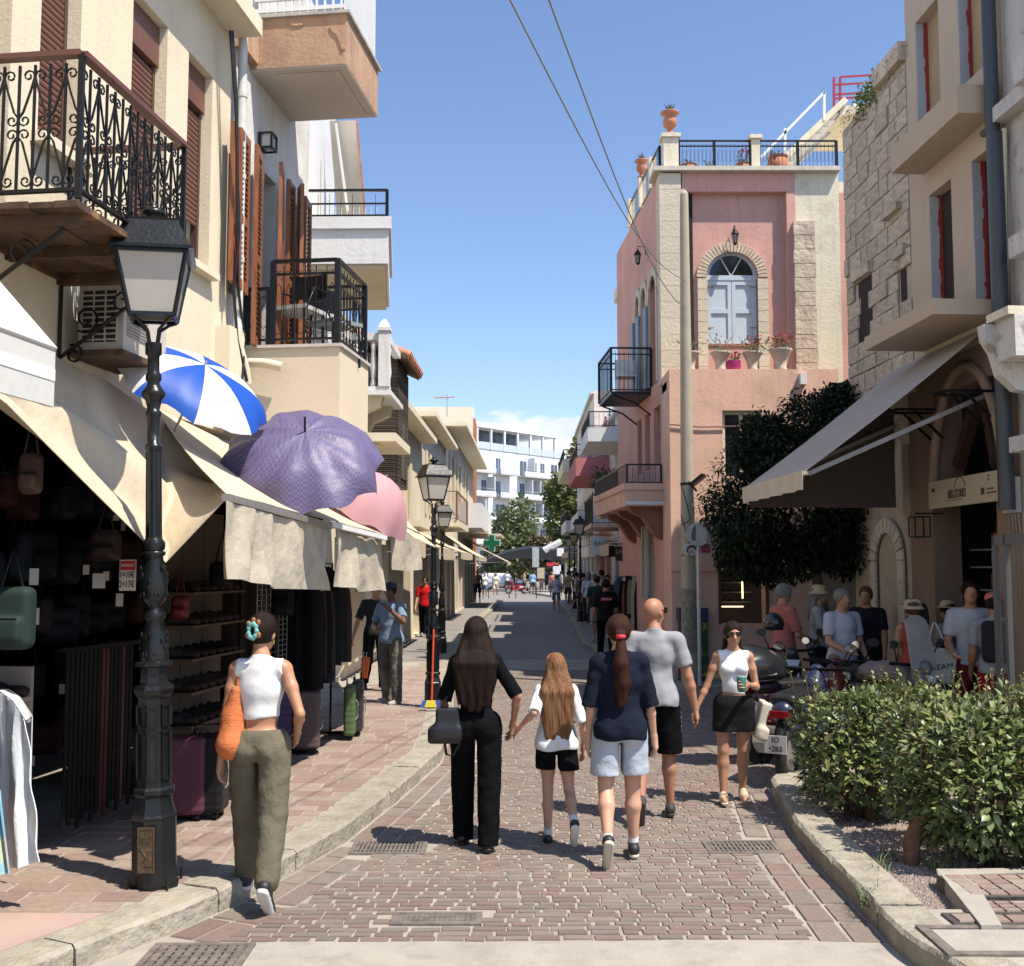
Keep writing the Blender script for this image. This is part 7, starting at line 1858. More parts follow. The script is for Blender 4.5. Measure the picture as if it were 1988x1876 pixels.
  mb = MB(); s.mesh(mb); put({'tank': 'tank_top', 'shirt': 'shirt'}.get(kind, 't_shirt'), mb, mat, root, local=True)
 if bottom:
  kind, mat, end, loose = bottom     # end: trousers 1 = ankle, .5 = knee
  s = Soft(max(h, .009)); s.ell(B(0, -.004, .545), (.087 * H + loose, .066 * H + loose, .060 * H + loose), .03)
  for s_ in (-1, 1): s.ell(B(s_ * .042, -.034, .512), (.045 * H + loose, .043 * H + loose, .047 * H + loose), .03)
  if kind == 'skirt':
   for s_ in (-1, 1): k = 'l' if s_ < 0 else 'r'; hip, kn = J[k + 'leg'][:2]; s.cone(hip, hip + (kn - hip) * end, .064 * H, .064 * H, .09)
   s.ell(B(0, 0, .52 - .1 * end), (.09 * H, .06 * H, .12 * H), .05)
   zc = (J['lleg'][0] + (J['lleg'][1] - J['lleg'][0]) * end)[2]; s.cut(lambda X, Y_, Z: (zc - Z) + 0 * X + 0 * Y_)
  else:
   for k in 'lr':
    hip, kn, an, toe, heel, fp = J[k + 'leg']
    l2 = loose
    if end <= .5:
     e2 = hip + (kn - hip) * end * 2; s.cone(hip, e2, .054 * H * lr + l2, .047 * H * lr + l2 * 1.6, .03)
    else:
     s.cone(hip, kn, .054 * H * lr + l2, .037 * H * lr + l2 * 1.3, .03); e2 = kn + (an - kn) * (end - .5) * 2; s.cone(kn, e2, .037 * H * lr + l2 * 1.3, .026 * H + l2 * 1.5, .02)
     if end >= 1:
      s.cone(e2, e2 + (an - kn) * .10, .026 * H + l2 * 1.5, .027 * H + l2 * 1.5, .01)
      dn = (an - kn) / np.linalg.norm(an - kn); s.ell(e2 + dn * .085 * H, (.07 * H, .07 * H, .07 * H), .01, neg=True)
   cz_ = B(0, 0, .47)[2]; s.wave(lambda X, Y_, Z: np.where(Z < cz_, .045 * np.exp(-(X / .011) ** 2), 0) + 0 * Y_)
   if end <= .5:
    zc = min((J[k + 'leg'][0] + (J[k + 'leg'][1] - J[k + 'leg'][0]) * end * 2)[2] for k in 'lr') + .0; s.cut(lambda X, Y_, Z: (zc - Z) + 0 * X + 0 * Y_)
  wz = B(0, 0, .585)[2]; s.cut(lambda X, Y_, Z: (Z - wz) + 0 * X + 0 * Y_); s.wave(wrk(.0028 if loose > .01 else .0015, 2 + rs.uniform(0, 4)))
  mb = MB(); s.mesh(mb); put({'skirt': 'skirt', 'shorts': 'shorts'}.get(kind, 'trousers'), mb, mat, root, local=True)
 for k, s_ in (('l', -1), ('r', 1)):
  if not shoes: break
  hip, kn, an, toe, heel, fp = J[k + 'leg']; kind, m1, m2 = shoes
  d = (toe - heel); d = d / np.linalg.norm(d); up = np.cross(V3(1, 0, 0), d); up /= np.linalg.norm(up)
  s = Soft(max(h * .9, .008)); o_ = up * .006 * H
  if kind == 'sandal': s.cone(heel + d * .055 * H + o_, heel + d * .075 * H + o_, .027 * H, None, .01); s.cone(an + up * -.01 * H - d * .01 * H, an + d * .02 * H - up * .01 * H, .021 * H, None, .01)
  else:
   s.cone(heel + o_, toe + o_ * .4, .0225 * H, .0195 * H, .01); s.cone(heel + up * .012 * H, heel + d * .045 * H + up * .022 * H, .0215 * H, .019 * H, .02)
   if kind == 'sock': pass
  b_ = heel - up * .012 * H; s.cut(lambda X, Y_, Z: -((X - b_[0]) * up[0] + (Y_ - b_[1]) * up[1] + (Z - b_[2]) * up[2]))
  mb = MB(); s.mesh(mb)
  o = put('shoe', mb, m1, root, local=True)
  s = Soft(max(h * .8, .007)); s.cone(heel - up * .010 * H - d * .002, toe - up * .004 * H + d * .006, .0225 * H, .0205 * H, .005); t_ = (.009 if kind != 'sandal' else .013) * H; c_ = (heel - up * .017 * H)
  s.cut(lambda X, Y_, Z: np.abs((X - c_[0]) * up[0] + (Y_ - c_[1]) * up[1] + (Z - c_[2]) * up[2]) - t_ * .9)
  mb = MB(); s.mesh(mb)
  if mb.v: put('sole', mb, m2, o, local=True)
  if kind == 'sock':
   mb = MB(); mb.tube([an - (an - kn) / np.linalg.norm(an - kn) * .01, an + (kn - an) * .22], [.0215 * H, .0225 * H], 12); put('sock', mb, M('sock_white', (.75, .74, .74), .9), root, local=True)
 # ---- hair and hats
 if hair:
  kind, hmat = hair[0], hair[1]
  s = Soft(max(h * .9, .008)); e_ = .007 * H
  if kind != 'bald':
   s.ell(hp(0, -.008, .012), (.0475 * H + e_, .058 * H + e_ * .7, .056 * H + e_), .01, hm)
   fr_ = [(0, .066, -.018, .037, .044, .058)] if kind != 'short' else [(0, .062, -.030, .046, .054, .068), (0, -.0, -.075, .07, .06, .05)]
   s.wave(lambda X, Y_, Z: .0013 * np.sin(X * 260 + 3 * np.sin(Z * 14)) + .0022 * np.sin(X * 60 + 5 * np.sin(Z * 6 + X * 9)) + 0 * Y_)
  if kind in ('long', 'girl'):
   l_ = hair[2]; w_ = hair[3] if len(hair) > 3 else .06
   s.cone(hp(0, -.036, .0), hp(0, -.045, -.06), .042 * H, .045 * H, .03)
   for q, dq in ((-.7, -.06), (-.25, 0), (.25, .0), (.7, -.05)):
    a0 = hp(q * .042, -.034, -.01); a1 = B(q * w_ * 1.15, -.075, .80); a2_ = B(q * w_ * (1.0 if kind == 'girl' else .85), -.088, l_ - dq * .5)
    s.cone(a0, a1, .024 * H, .028 * H, .025); s.cone(a1, a2_, .028 * H, .012 * H, .025)
   s.ell(B(0, -.078, (l_ + .84) / 2 + .01), (w_ * 1.12 * H, .022 * H, (.84 - l_) / 2 * H * 1.0), .03)
   for s_ in (-1, 1): s.cone(hp(s_ * .042, -.005, .0), B(s_ * w_ * 1.0, -.03, .80), .014 * H, .020 * H, .02)
  if kind == 'pony':
   s.ell(hp(0, -.062, -.008), (.026 * H, .02 * H, .02 * H), .01, hm); p0 = hp(0, -.075, -.02); p1 = B(0, -.085, .80); p2 = B(.004, -.083, .72); p3 = B(-.002, -.088, hair[2])
   s.cone(p0, p1, .018 * H, .034 * H, .01); s.cone(p1, p2, .034 * H, .036 * H, .02); s.cone(p2, p3, .036 * H, .020 * H, .02)
  if kind == 'updo': s.ell(hp(0, -.058, .01), (.028 * H, .024 * H, .038 * H), .012, hm)
  if kind == 'back': s.cone(hp(-.03, -.03, -.01), B(-.052, -.03, .78), .02 * H, .014 * H, .02); s.cone(hp(.03, -.03, -.01), B(.055, -.035, .78), .02 * H, .014 * H, .02); s.cone(hp(0, -.05, 0), B(0, -.06, .76), .035 * H, .03 * H, .03)
  if kind != 'bald':
   for f_ in fr_: s.ell(hp(*f_[:3]), (f_[3] * H, f_[4] * H, f_[5] * H), .01, hm, neg=True)
   mb = MB(); s.mesh(mb); ho = put('hair', mb, hmat, root, local=True)
   if kind == 'pony': mb = MB(); mb.lathe([(.017 * H, -.008 * H), (.024 * H, 0), (.017 * H, .008 * H)], 10, hp(0, -.082, -.018)); put('hair_tie', mb, M('scrunchie', (.6, .03, .05), .6), ho, local=True)
   if kind == 'updo':
    mb = MB(); r = rs; mc = [M('clip_turq', (.16, .42, .40), .4), M('clip_amber', (.30, .13, .03), .4)]
    s2 = Soft(.006)
    for i in range(9): a = i * .7; s2.ell(hp(.006 + .016 * math.cos(a), -.086, .004 + .026 * math.sin(a)), (.012 * H * .8, .006 * H, .012 * H * .8), .003)
    s2.mesh(mb, None, 0); put('claw_clip', mb, mc[:1], ho, local=True)
    mb = MB(); s2 = Soft(.006)
    for q in ((-.02, .03), (.02, .035), (.0, .042), (-.022, -.012), (.024, -.01)): s2.ell(hp(.006 + q[0], -.083, q[1]), (.009 * H, .006 * H, .012 * H), .003)
    s2.mesh(mb); put('claw_clip', mb, mc[1], ho, local=True)
 def hat(kind, mat):
  mb = MB(); top_ = hp(0, -.006, .03)
  if kind == 'brim': mb.lathe([(.095 * H, -.01 * H), (.055 * H, -.002 * H), (.052 * H, .022 * H), (.035 * H, .042 * H), (.005, .045 * H)], 20, top_)
  elif kind == 'bucket': mb.lathe([(.078 * H, -.028 * H), (.056 * H, .0), (.050 * H, .03 * H), (.03 * H, .04 * H), (.005, .041 * H)], 20, top_)
  else:
   mb.lathe([(.057 * H, -.006 * H), (.057 * H, .012 * H), (.045 * H, .034 * H), (.005, .044 * H)], 18, top_)
   f = hm @ Vector((0, 1, 0)); sd_ = hm @ Vector((1, 0, 0)); c = Vector(top_) + Vector((0, 0, -.002 * H)); mb.extr([c + f * .05 * H - sd_ * .04 * H, c + f * .098 * H - sd_ * .028 * H, c + f * .10 * H + sd_ * .028 * H, c + f * .05 * H + sd_ * .04 * H], (0, 0, .004))
  put('hat', mb, mat, root, local=True)
 if abs(yaw) > 60 and (face or h < .02) and not any(x[0] in ('glasses', 'eyes') for x in (extra or [])): extra = list(extra or []) + [('eyes',)]
 if extra:
  for x in extra:
   if x[0] == 'hat': hat(x[1], x[2])
   if x[0] == 'glasses':
    mb = MB(); m_ = M('sunglasses', (.012, .008, .007), .12, 0)
    for s_ in (-1, 1):
     c = Vector(hp(s_ * .0225, .052, .006)); f = hm @ Vector((0, 1, 0)); sd_ = hm @ Vector((1, 0, 0)); uz = hm @ Vector((0, 0, 1))
     a_, b_ = .019 * H, .0145 * H; mb.extr([c + sd_ * a_ * u + uz * b_ * v + f * (-.0 - .004 * abs(u)) for u, v in ((-1, .9), (-.9, -.6), (-.5, -1), (.5, -1), (.9, -.6), (1, .9))], f * .005)
     mb.bar(c + sd_ * s_ * a_, Vector(hp(s_ * .050, -.01, .006)), .004, .007)
    mb.bar(Vector(hp(-.008, .057, .010)), Vector(hp(.008, .057, .010)), .005); put('sunglasses', mb, m_, root, local=True)
   if x[0] == 'eyes':
    for s_ in (-1, 1):
     mb = MB(); mb.lathe([(.002, -.003), (.0045 * H, 0), (.002, .003)], 8, hp(s_ * .02, .0465, .004)); put('eye', mb, m_gb, root, local=True)
   if x[0] == 'strip':
    z_ = B(0, 0, x[2]); mb = MB(); w_ = .07 * H
    g_ = [[(w_ * (i / 6 - 1) if False else w_ * (i / 5 - 1), z_[1] - (.0835 - .02 * abs(i / 5 - 1) ** 2) * H, z_[2] + dz) for i in range(11)] for dz in (.022 * H, -.022 * H)]
    mb.sheet(g_, .004); o = put('print_band', mb, x[1], root, local=True)
   if x[0] == 'belt': pass
 LAST['J'] = J; LAST['root'] = root; LAST['H'] = H; LAST['B'] = B; LAST['hp'] = hp
 LAST['w'] = lambda v: Vector(loc) + Matrix.Rotation(R(yaw), 3, 'Z') @ Vector(v)
 return root
wh, bk = cl('white', (.80, .79, .78), bump=.15), cl('black', (.007, .007, .008), bump=.4, bs=14, spec=.06)
FH = .0085
# woman in the white top
p, H = place(512, 1700, 1215, .0); p.z = 0; p.y = 6.62; p.x = (512 - CX) / F * 6.62; H = At(512, 1217, 6.62).z
m_olive = cl('olive', (.145, .125, .085), bump=.5, bs=11, var=.12)
person(p, H, -2, 'woman in a white sleeveless top and olive trousers stepping off the kerb, seen from behind', FH, 'tan', 'f', 1, {'l': (13, 2, 6, 0), 'r': (-10, 3, 14, 52)}, {'l': (-3, 10, 6, 6), 'r': (-18, 22, 72, -14)},
  ('tank', wh, 0, .625, .008), ('trousers', m_olive, .97, .019), ('sneaker', M('shoe_black', (.02, .02, .022), .5), M('sole_white', (.70, .68, .64), .7)), ('updo', HR['black']), head=(-4, -14))
w1 = dict(LAST)
put('earring', MB().lathe([(.004, -.014), (.009, 0), (.004, .014)], 8, w1['hp'](.05, -.006, -.034)), M('gold', (.6, .4, .12), .25, metal=1.), w1['root'], local=True)
def hang_bag(name, label, cat, c, build, mat, h=.01, strap=None, T=None, stm=None, rz=0):
 e = empty(name, c, label, cat, rz=rz); s = Soft(h); build(s); mb = MB(); s.mesh(mb); put('body', mb, mat, e, local=True)
 if strap:
  for q in strap: put('strap', MB().tube([Vector(v) for v in q], .011, 6), stm or mat, e, local=True)
 return e
m_rattan = M('woven_orange', (.56, .16, .05), .8, .12, 20, .4, 60)
c = w1['w'](w1['J']['larm'][0] + np.array((.0, -.05, -.32)))
e = hang_bag('woven_bag', 'orange woven shoulder bag under the arm of the woman in the white top', 'bag', c,
 lambda s: s.cone((0, .0, -.10), (0, .02, .05), .085, .062, .03).cone((0, .02, .05), (.02, .0, .20), .062, .028, .03).cone((0, -.02, -.12), (0, .05, -.11), .08, .06, .03).wave(lambda X, Y_, Z: -.0045 * np.abs(np.sin((Z + .25 * Y_) * 190))), m_rattan, .007,
 [[(.02, 0, .18), (.035, .01, .28), (.05, .03, .335), (.04, .08, .30), (.02, .1, .1)]])
# woman in black
m_bt = M('leather_black', (.015, .015, .016), .38, .1, 8, .2, 30)
p = G(928, 1640); p = Vector((-.26, 7.95, 0)); H = At(930, 1205, 7.95).z
person(p, H, -3, 'woman all in black with very long dark hair, seen from behind holding a girl\'s hand', FH, 'tan', 'f', .92, {'l': (9, 2, 4, 5), 'r': (-6, 2, 6, 12)}, {'l': (-8, 16, 62, 4), 'r': ('ik', At(996, 1404, 7.98), (.6, -.6, 0))},
  ('tee', bk, .95, .56, .017), ('trousers', cl('black_slacks', (.006, .006, .007), bump=.4, bs=10, spec=.06), 1, .021), ('plain', m_bt, m_bt), ('long', HR['black'], .60, .085), head=(0, 0))
w2 = dict(LAST)
c = At(864, 1402, 7.86)
hang_bag('tote_bag', 'smooth black tote bag hanging from the elbow of the woman in black', 'bag', c, lambda s: s.box((.02, 0, 0), (.085, .05, .10), .015, .01).box((0, 0, -.09), (.118, .06, .055), .02, .07), m_bt, .009, [[(-.03, 0, .08), (.0, 0, .16), (.07, 0, .25), (.10, .03, .12)], [(.0, -.03, -.14), (.01, -.03, -.22), (.06, -.03, -.24), (.11, -.03, -.14)]])
# girl
p = Vector((.325, 8.1, 0)); H = At(1078, 1270, 8.1).z
person(p, H, 2, 'little girl with waist long blond hair in a white tee and black shorts', FH, 'light', 'c', 1, {'l': (2, 0, 2, 0), 'r': (-16, 4, 42, 52)}, {'l': ('ik', At(1008, 1412, 8.02), (-.2, -.8, -.5)), 'r': (-16, 16, 42, 4)},
  ('tee', wh, .95, .50, .020), ('shorts', bk, .26, .022), ('sock', M('shoe_black', (.02, .02, .022), .5), M('sole_white', (.70, .68, .64), .7)), ('girl', HR['blond'], .54, .078), head=(0, 8))
gl = dict(LAST)
mb = MB(); mb.tube([gl['hp'](.054 * math.cos(a), .0 + .01, .012 + .058 * math.sin(a)) for a in np.linspace(.2, 2.6, 12)], .006, 6); put('hair_band', mb, M('band_coral', (.7, .16, .10), .5), gl['root'], local=True)
# woman in navy
p = Vector((.745, 7.62, 0)); H = At(1197, 1207, 7.62).z
person(p, H, 0, 'woman in a navy tee and pale grey shorts with a ponytail and red hair tie', FH, 'light', 'f', 1.15, {'l': (-4, 3, 34, 64), 'r': (4, 1, 2, 0)}, {'l': (-4, 10, 14, 4), 'r': (2, 12, 10, 8)},
  ('tee', cl('navy', (.010, .013, .026), bump=.4, bs=12), 1.0, .485, .030), ('shorts', cl('pale_grey', (.44, .48, .54), bump=.4, bs=12), .38, .022), ('sock', M('shoe_black', (.02, .02, .022), .5), M('sole_cream', (.66, .60, .46), .7)), ('pony', HR['auburn'], .635), head=(0, 0))
# bald man
p = Vector((1.15, 8.85, 0)); H = At(1268, 1171, 8.85).z
person(p, H, -6, 'bald man in a light grey tee and black shorts walking away, wearing sunglasses', FH, 'red', 'm', 1.12, {'l': (-10, 4, 26, 62), 'r': (6, 3, 5, 0)}, {'l': (-10, 14, 10, 10), 'r': (-4, 15, 10, 12)},
  ('tee', cl('grey_marl', (.30, .30, .31), bump=.2, bs=14), .62, .50, .017), ('shorts', bk, .50, .022), ('sneaker', M('shoe_charcoal', (.045, .042, .04), .7), M('sole_dark', (.07, .06, .055), .8)), ('bald', None), head=(0, -38), extra=[('glasses',)])
m4 = dict(LAST)
mb = MB(); h_, k_ = m4['J']['rleg'][0], m4['J']['rleg'][1]
mb.bar(Vector(h_ + np.array((.122, .0, -.02))), Vector(k_ + np.array((.108, .0, -.0))), .03, .006, up=(1, 0, 0)); put('side_stripe', mb, M('stripe_print', (.55, .55, .55), .8, .3, 60, col2=(.05, .05, .05), mixs=60, mixw=.02), m4['root'], local=True)
# woman with sunglasses
p = Vector((1.905, 9.45, 0)); H = At(1411, 1216, 9.45).z
person(p, H, 176, 'woman in sunglasses, white sleeveless top and black mini skirt walking towards the viewer', FH, 'tan', 'f', .95, {'l': (-2, 0, 12, 20), 'r': (7, 4, 2, 0)}, {'l': (2, 12, 100, -26), 'r': (4, 20, 10, 26)},
  ('tank', cl('white_rib', (.82, .81, .80), bump=.1, bs=20), 0, .595, .005), ('skirt', cl('skirt_black', (.014, .013, .013), bump=.15, bs=20), .56, .008), ('sandal', M('sandal_cream', (.55, .42, .28), .7), M('sandal_sole', (.60, .50, .36), .8)), ('back', HR['black']), head=(-6, 4), face=True, extra=[('glasses',)])
w4 = dict(LAST)
for a_ in (put('lips', MB().tube([w4['hp'](-.010, .052, -.036), w4['hp'](0, .054, -.0355), w4['hp'](.010, .052, -.036)], .0035, 6), M('lips', (.40, .12, .10), .4), w4['root'], local=True),): pass
wr, fd, inn, ac = w4['J']['lhand']; c = w4['w'](wr + fd * .085 + inn * .03)
e = empty('travel_cup', c, 'teal travel cup in the hand of the woman in sunglasses', 'cup'); put('cup', MB().lathe([(.026, -.07), (.036, -.05), (.041, .03), (.038, .055)], 18, (0, 0, 0)), M('cup_teal', (.06, .20, .16), .45), e, local=True); put('lid', MB().lathe([(.036, .055), (.034, .062)], 18, (0, 0, 0)), M('cup_lid', (.3, .4, .37), .3), e, local=True)
sh_ = w4['J']['larm'][0]; c = w4['w'](sh_ + np.array((-.09, -.04, -.50)))
m_cvs = M('bag_cream', (.66, .56, .44), .7, .06, 4, .2, 20)
hang_bag('shoulder_bag', 'cream folded leather shoulder bag at the side of the woman in sunglasses', 'bag', c, lambda s: s.box((0, 0, -.02), (.035, .13, .15), .02, .01, rotm(0, R(-14), 0)).box((-.0, 0, -.14), (.05, .15, .06), .03, .04, rotm(0, R(-14), 0)), m_cvs, .01, [[(.02, .04, .12), (.06, .04, .32), (.07, .03, .50), (.05, -.03, .46), (.02, -.03, .12)]], stm=m_bt, rz=R(176))
# mid-distance people on the left
p, H = place(757, 1366, 1144, ZK)
H = 1.66
person(p, H, 150, 'man in a cap and blue tee standing half in shade beside the second lamp post', .013, 'dark', 'm', 1.1, {'l': (4, 6, 4, 0), 'r': (-6, 6, 6, 0)}, {'l': (40, 30, 100, -30), 'r': (10, 14, 75, -45)},
  ('tee', cl('blue_tee', (.20, .27, .36)), .7, .5, .018), ('trousers', cl('jeans', (.075, .075, .07), bump=.7, bs=9, col2=(.2, .18, .13), mixs=3, mixw=.1), 1, .018), ('sneaker', M('shoe_cream', (.4, .36, .3), .7), M('sole_white', (.70, .68, .64), .7)), ('short', HR['black']), head=(-8, 20), extra=[('hat', 'cap', M('cap_navy', (.02, .03, .07), .7)), ('eyes',)])
p, H = place(718, 1350, 1150, ZK)
person(p + Vector((0, .6, 0)), 1.62, 200, 'person in dark clothes half hidden behind the man in the cap', .02, 'tan', 'm', 1.0, None, {'l': (0, 8, 10), 'r': (6, 22, 12, 20)}, ('tee', cl('charcoal', (.03, .03, .03)), .8, .5, .02), ('trousers', bk, 1, .02), ('sneaker', m_bt, m_bt), ('short', HR['black']))
c = At(709, 1296, 14.6); e = empty('orange_bag', c, 'small orange printed bag with a white zip held beside the shop step', 'bag'); mb = MB(); Soft(.01).box((0, 0, 0), (.05, .03, .14), .015, .01, rotm(0, R(8), 0)).mesh(mb); put('body', mb, M('bag_orange', (.80, .14, .01), .5), e, local=True)
put('zip', MB().bar((.0, -.032, -.13), (-.02, -.032, .13), .012, .004), mst, e, local=True); put('handle', MB().tube([(-.03, 0, .13), (-.02, 0, .2), (.02, 0, .2), (.01, 0, .13)], .006, 5), mst, e, local=True)
p, H = place(825, 1237, 1128, ZK)
person(p, 1.62, 176, 'man in a bright red tee and sunglasses walking up the left pavement', .015, 'tan', 'm', 1.0, {'l': (12, 3, 6, 0), 'r': (-12, 3, 20, 30)}, None, ('tee', cl('red', (.50, .012, .015)), .7, .5, .015), ('trousers', bk, 1, .015), ('sneaker', M('shoe_white', (.5, .5, .48), .6), M('sole_white', (.70, .68, .64), .7)), ('short', HR['black']), extra=[('glasses',)])
# man with the red band on his black tee
p, H = place(1177, 1283, 1147, .05)
person(p, 1.7, 3, 'man in a black tee with a red lettered band across the shoulders', .013, 'tan', 'm', 1.08, {'l': (3, 4, 4, 0), 'r': (-5, 4, 6, 8)}, {'l': (-4, 14, 12), 'r': (8, 10, 40, -10)}, ('tee', cl('black2', (.016, .014, .014)), .8, .5, .016), ('trousers', bk, 1, .012), ('sneaker', m_bt, m_bt), ('short', HR['black']), extra=[('strip', M('band_red', (.42, .01, .03), .7), .755)])
q = dict(LAST); rb = q['root']; zz = q['B'](0, 0, .755)
o_ = [c_ for c_ in rb.children if c_.name.startswith('print_band')][0]
put('lettering', text_mb('AI ZA IA', .055, facing((0, zz[1] - .0915 * q['H'], zz[2] - .0), (1, 0, 0)), 0, .001, bold=True, sx=.9), mwk, o_, local=True)
# ---- further people
def far(x, yf, yt, z0, yaw, label, topc, botc, end=.42, skin='tan', hair=('short', 'black'), sex='m', slv=.7, extra=None, fat=1.0, group=None, h=.024, H=None, bk_=None, sh_=None, ty='tee', dy=0.):
 p, H2 = place(x, yf, yt, z0); H2 = min(max(H2, 1.5), 1.85)
 if dy: p = Vector((At(x, 1100, p.y + dy).x, p.y + dy, z0))
 ph = rnd.choice((-1, 1))
 t_ = (ty, cl('far_%02d%02d%02d' % tuple(int(v * 99) for v in topc), topc), slv, .5, .016) if topc else None
 return person(p, H or H2, yaw, label, h, skin, sex, fat, {'l': (12 * ph, 3, 8, 0 if ph > 0 else 20), 'r': (-12 * ph, 3, 8, 20 if ph > 0 else 0)}, {'l': (-10 * ph, 8, 16), 'r': (10 * ph, 8, 16)},
     t_, (('shorts' if end <= .5 else 'trousers') if not bk_ else bk_, cl('far_%02d%02d%02d' % tuple(int(v * 99) for v in botc), botc), end, .015), ('sneaker', sh_ or M('shoe_white', (.5, .5, .48), .6), M('sole_white', (.70, .68, .64), .7)), (hair[0], HR[hair[1]], .7) if hair else None, extra=extra, group=group)
straw = M('straw_hat', (.52, .40, .24), .8, .1, 9)
far(858, 1192, 1119, ZK, 5, 'grey haired man in a white shirt behind the third lamp post', (.75, .75, .76), (.45, .44, .42), .45, hair=('short', 'grey'))
far(927, 1171, 1108, ZK, 178, 'shirtless man in a straw hat and navy shorts', None, (.03, .035, .05), .45, 'red', hair=None, extra=[('hat', 'brim', straw)], fat=1.35)
far(941, 1163, 1112, ZK, 178, 'person in a white tee and blue shorts beside the shirtless man', (.78, .78, .78), (.12, .18, .3), .35, hair=('short', 'grey'), sex='f')
far(962, 1161, 1112, ZK, 182, 'woman in cream clothes with a shoulder strap walking towards the viewer', (.72, .66, .52), (.66, .6, .48), .4, hair=('back', 'blond'), sex='f')
far(1034, 1153, 1110, .14, 0, 'man in a light blue tee and dark shorts by the far island', (.28, .44, .68), (.03, .03, .04), .45)
far(1051, 1149, 1108, .14, 0, 'woman in pink with a white bag by the market canopies', (.68, .18, .2), (.7, .68, .65), .3, sex='f', hair=('long', 'auburn'))
far(1080, 1188, 1116, 0, -2, 'man in a lavender white tee and cap walking away down the road', (.58, .55, .68), (.16, .17, .22), .45, hair=('short', 'grey'), extra=[('hat', 'cap', M('cap_pale', (.6, .6, .65), .7))], fat=1.2)
far(1103, 1174, 1110, .1, 0, 'man in a mustard beige tee near the furthest right lamp posts', (.42, .34, .19), (.05, .045, .04), .45, fat=1.1)
far(1143, 1212, 1112, .12, -10, 'grey haired woman in a white blouse by the shaded shops', (.62, .62, .68), (.03, .03, .04), 1, sex='f', hair=('back', 'grey'), slv=1.2)
far(1153, 1216, 1113, .12, 10, 'person in a pale cap and white shirt in the shaded group', (.6, .6, .66), (.03, .03, .04), 1, hair=('short', 'grey'), extra=[('hat', 'cap', M('cap_pale', (.6, .6, .65), .7))], dy=.8)
far(1168, 1222, 1108, .12, -20, 'tall person in a white shirt with a dark backpack in the shaded group', (.62, .62, .68), (.02, .02, .03), 1, dy=.9)
far(1160, 1246, 1120, .12, 0, 'man in a dark green tee and navy cap behind the man with the red band', (.02, .06, .055), (.35, .35, .36), .45, extra=[('hat', 'cap', M('cap_navy', (.02, .03, .07), .7))], fat=1.2)
far(1203, 1248, 1124, .12, 60, 'person in a lime yellow tee and trousers outside the shaded shops', (.42, .52, .05), (.36, .42, .06), 1)
for i, (x, yf, l_, tc, sx_) in enumerate(((902, 1166, 'small figure in a pale blue shirt beside the far left awnings', (.4, .5, .6), 'm'), (985, 1150, 'small figure in white by the parked car', (.7, .7, .7), 'f'), (1000, 1149, 'small figure in black by the parked car', (.03, .03, .03), 'm'), (1018, 1151, 'small figure in a tan top near the street barrier', (.4, .3, .2), 'f'), (1062, 1150, 'small figure in navy under the market canopy', (.04, .05, .1), 'm'), (1072, 1158, 'small figure in a coral top under the market canopy', (.6, .2, .15), 'f'), (1090, 1160, 'small figure in grey at the market stall', (.3, .3, .3), 'm'), (1120, 1188, 'figure in a pale shirt between the right street lamps', (.5, .5, .55), 'm'), (1133, 1196, 'figure in dark clothes by the nearest right street lamp', (.03, .03, .035), 'f'), (1180, 1232, 'figure in a brown top outside the shaded shops', (.12, .05, .03), 'f'))):
 far(x, yf, yf - 44, ZK if x < 940 else .1, (0, 180, 90, -90)[i % 4], l_, tc, (.05, .05, .07), .45, sex=sx_, h=.034, H=1.68)
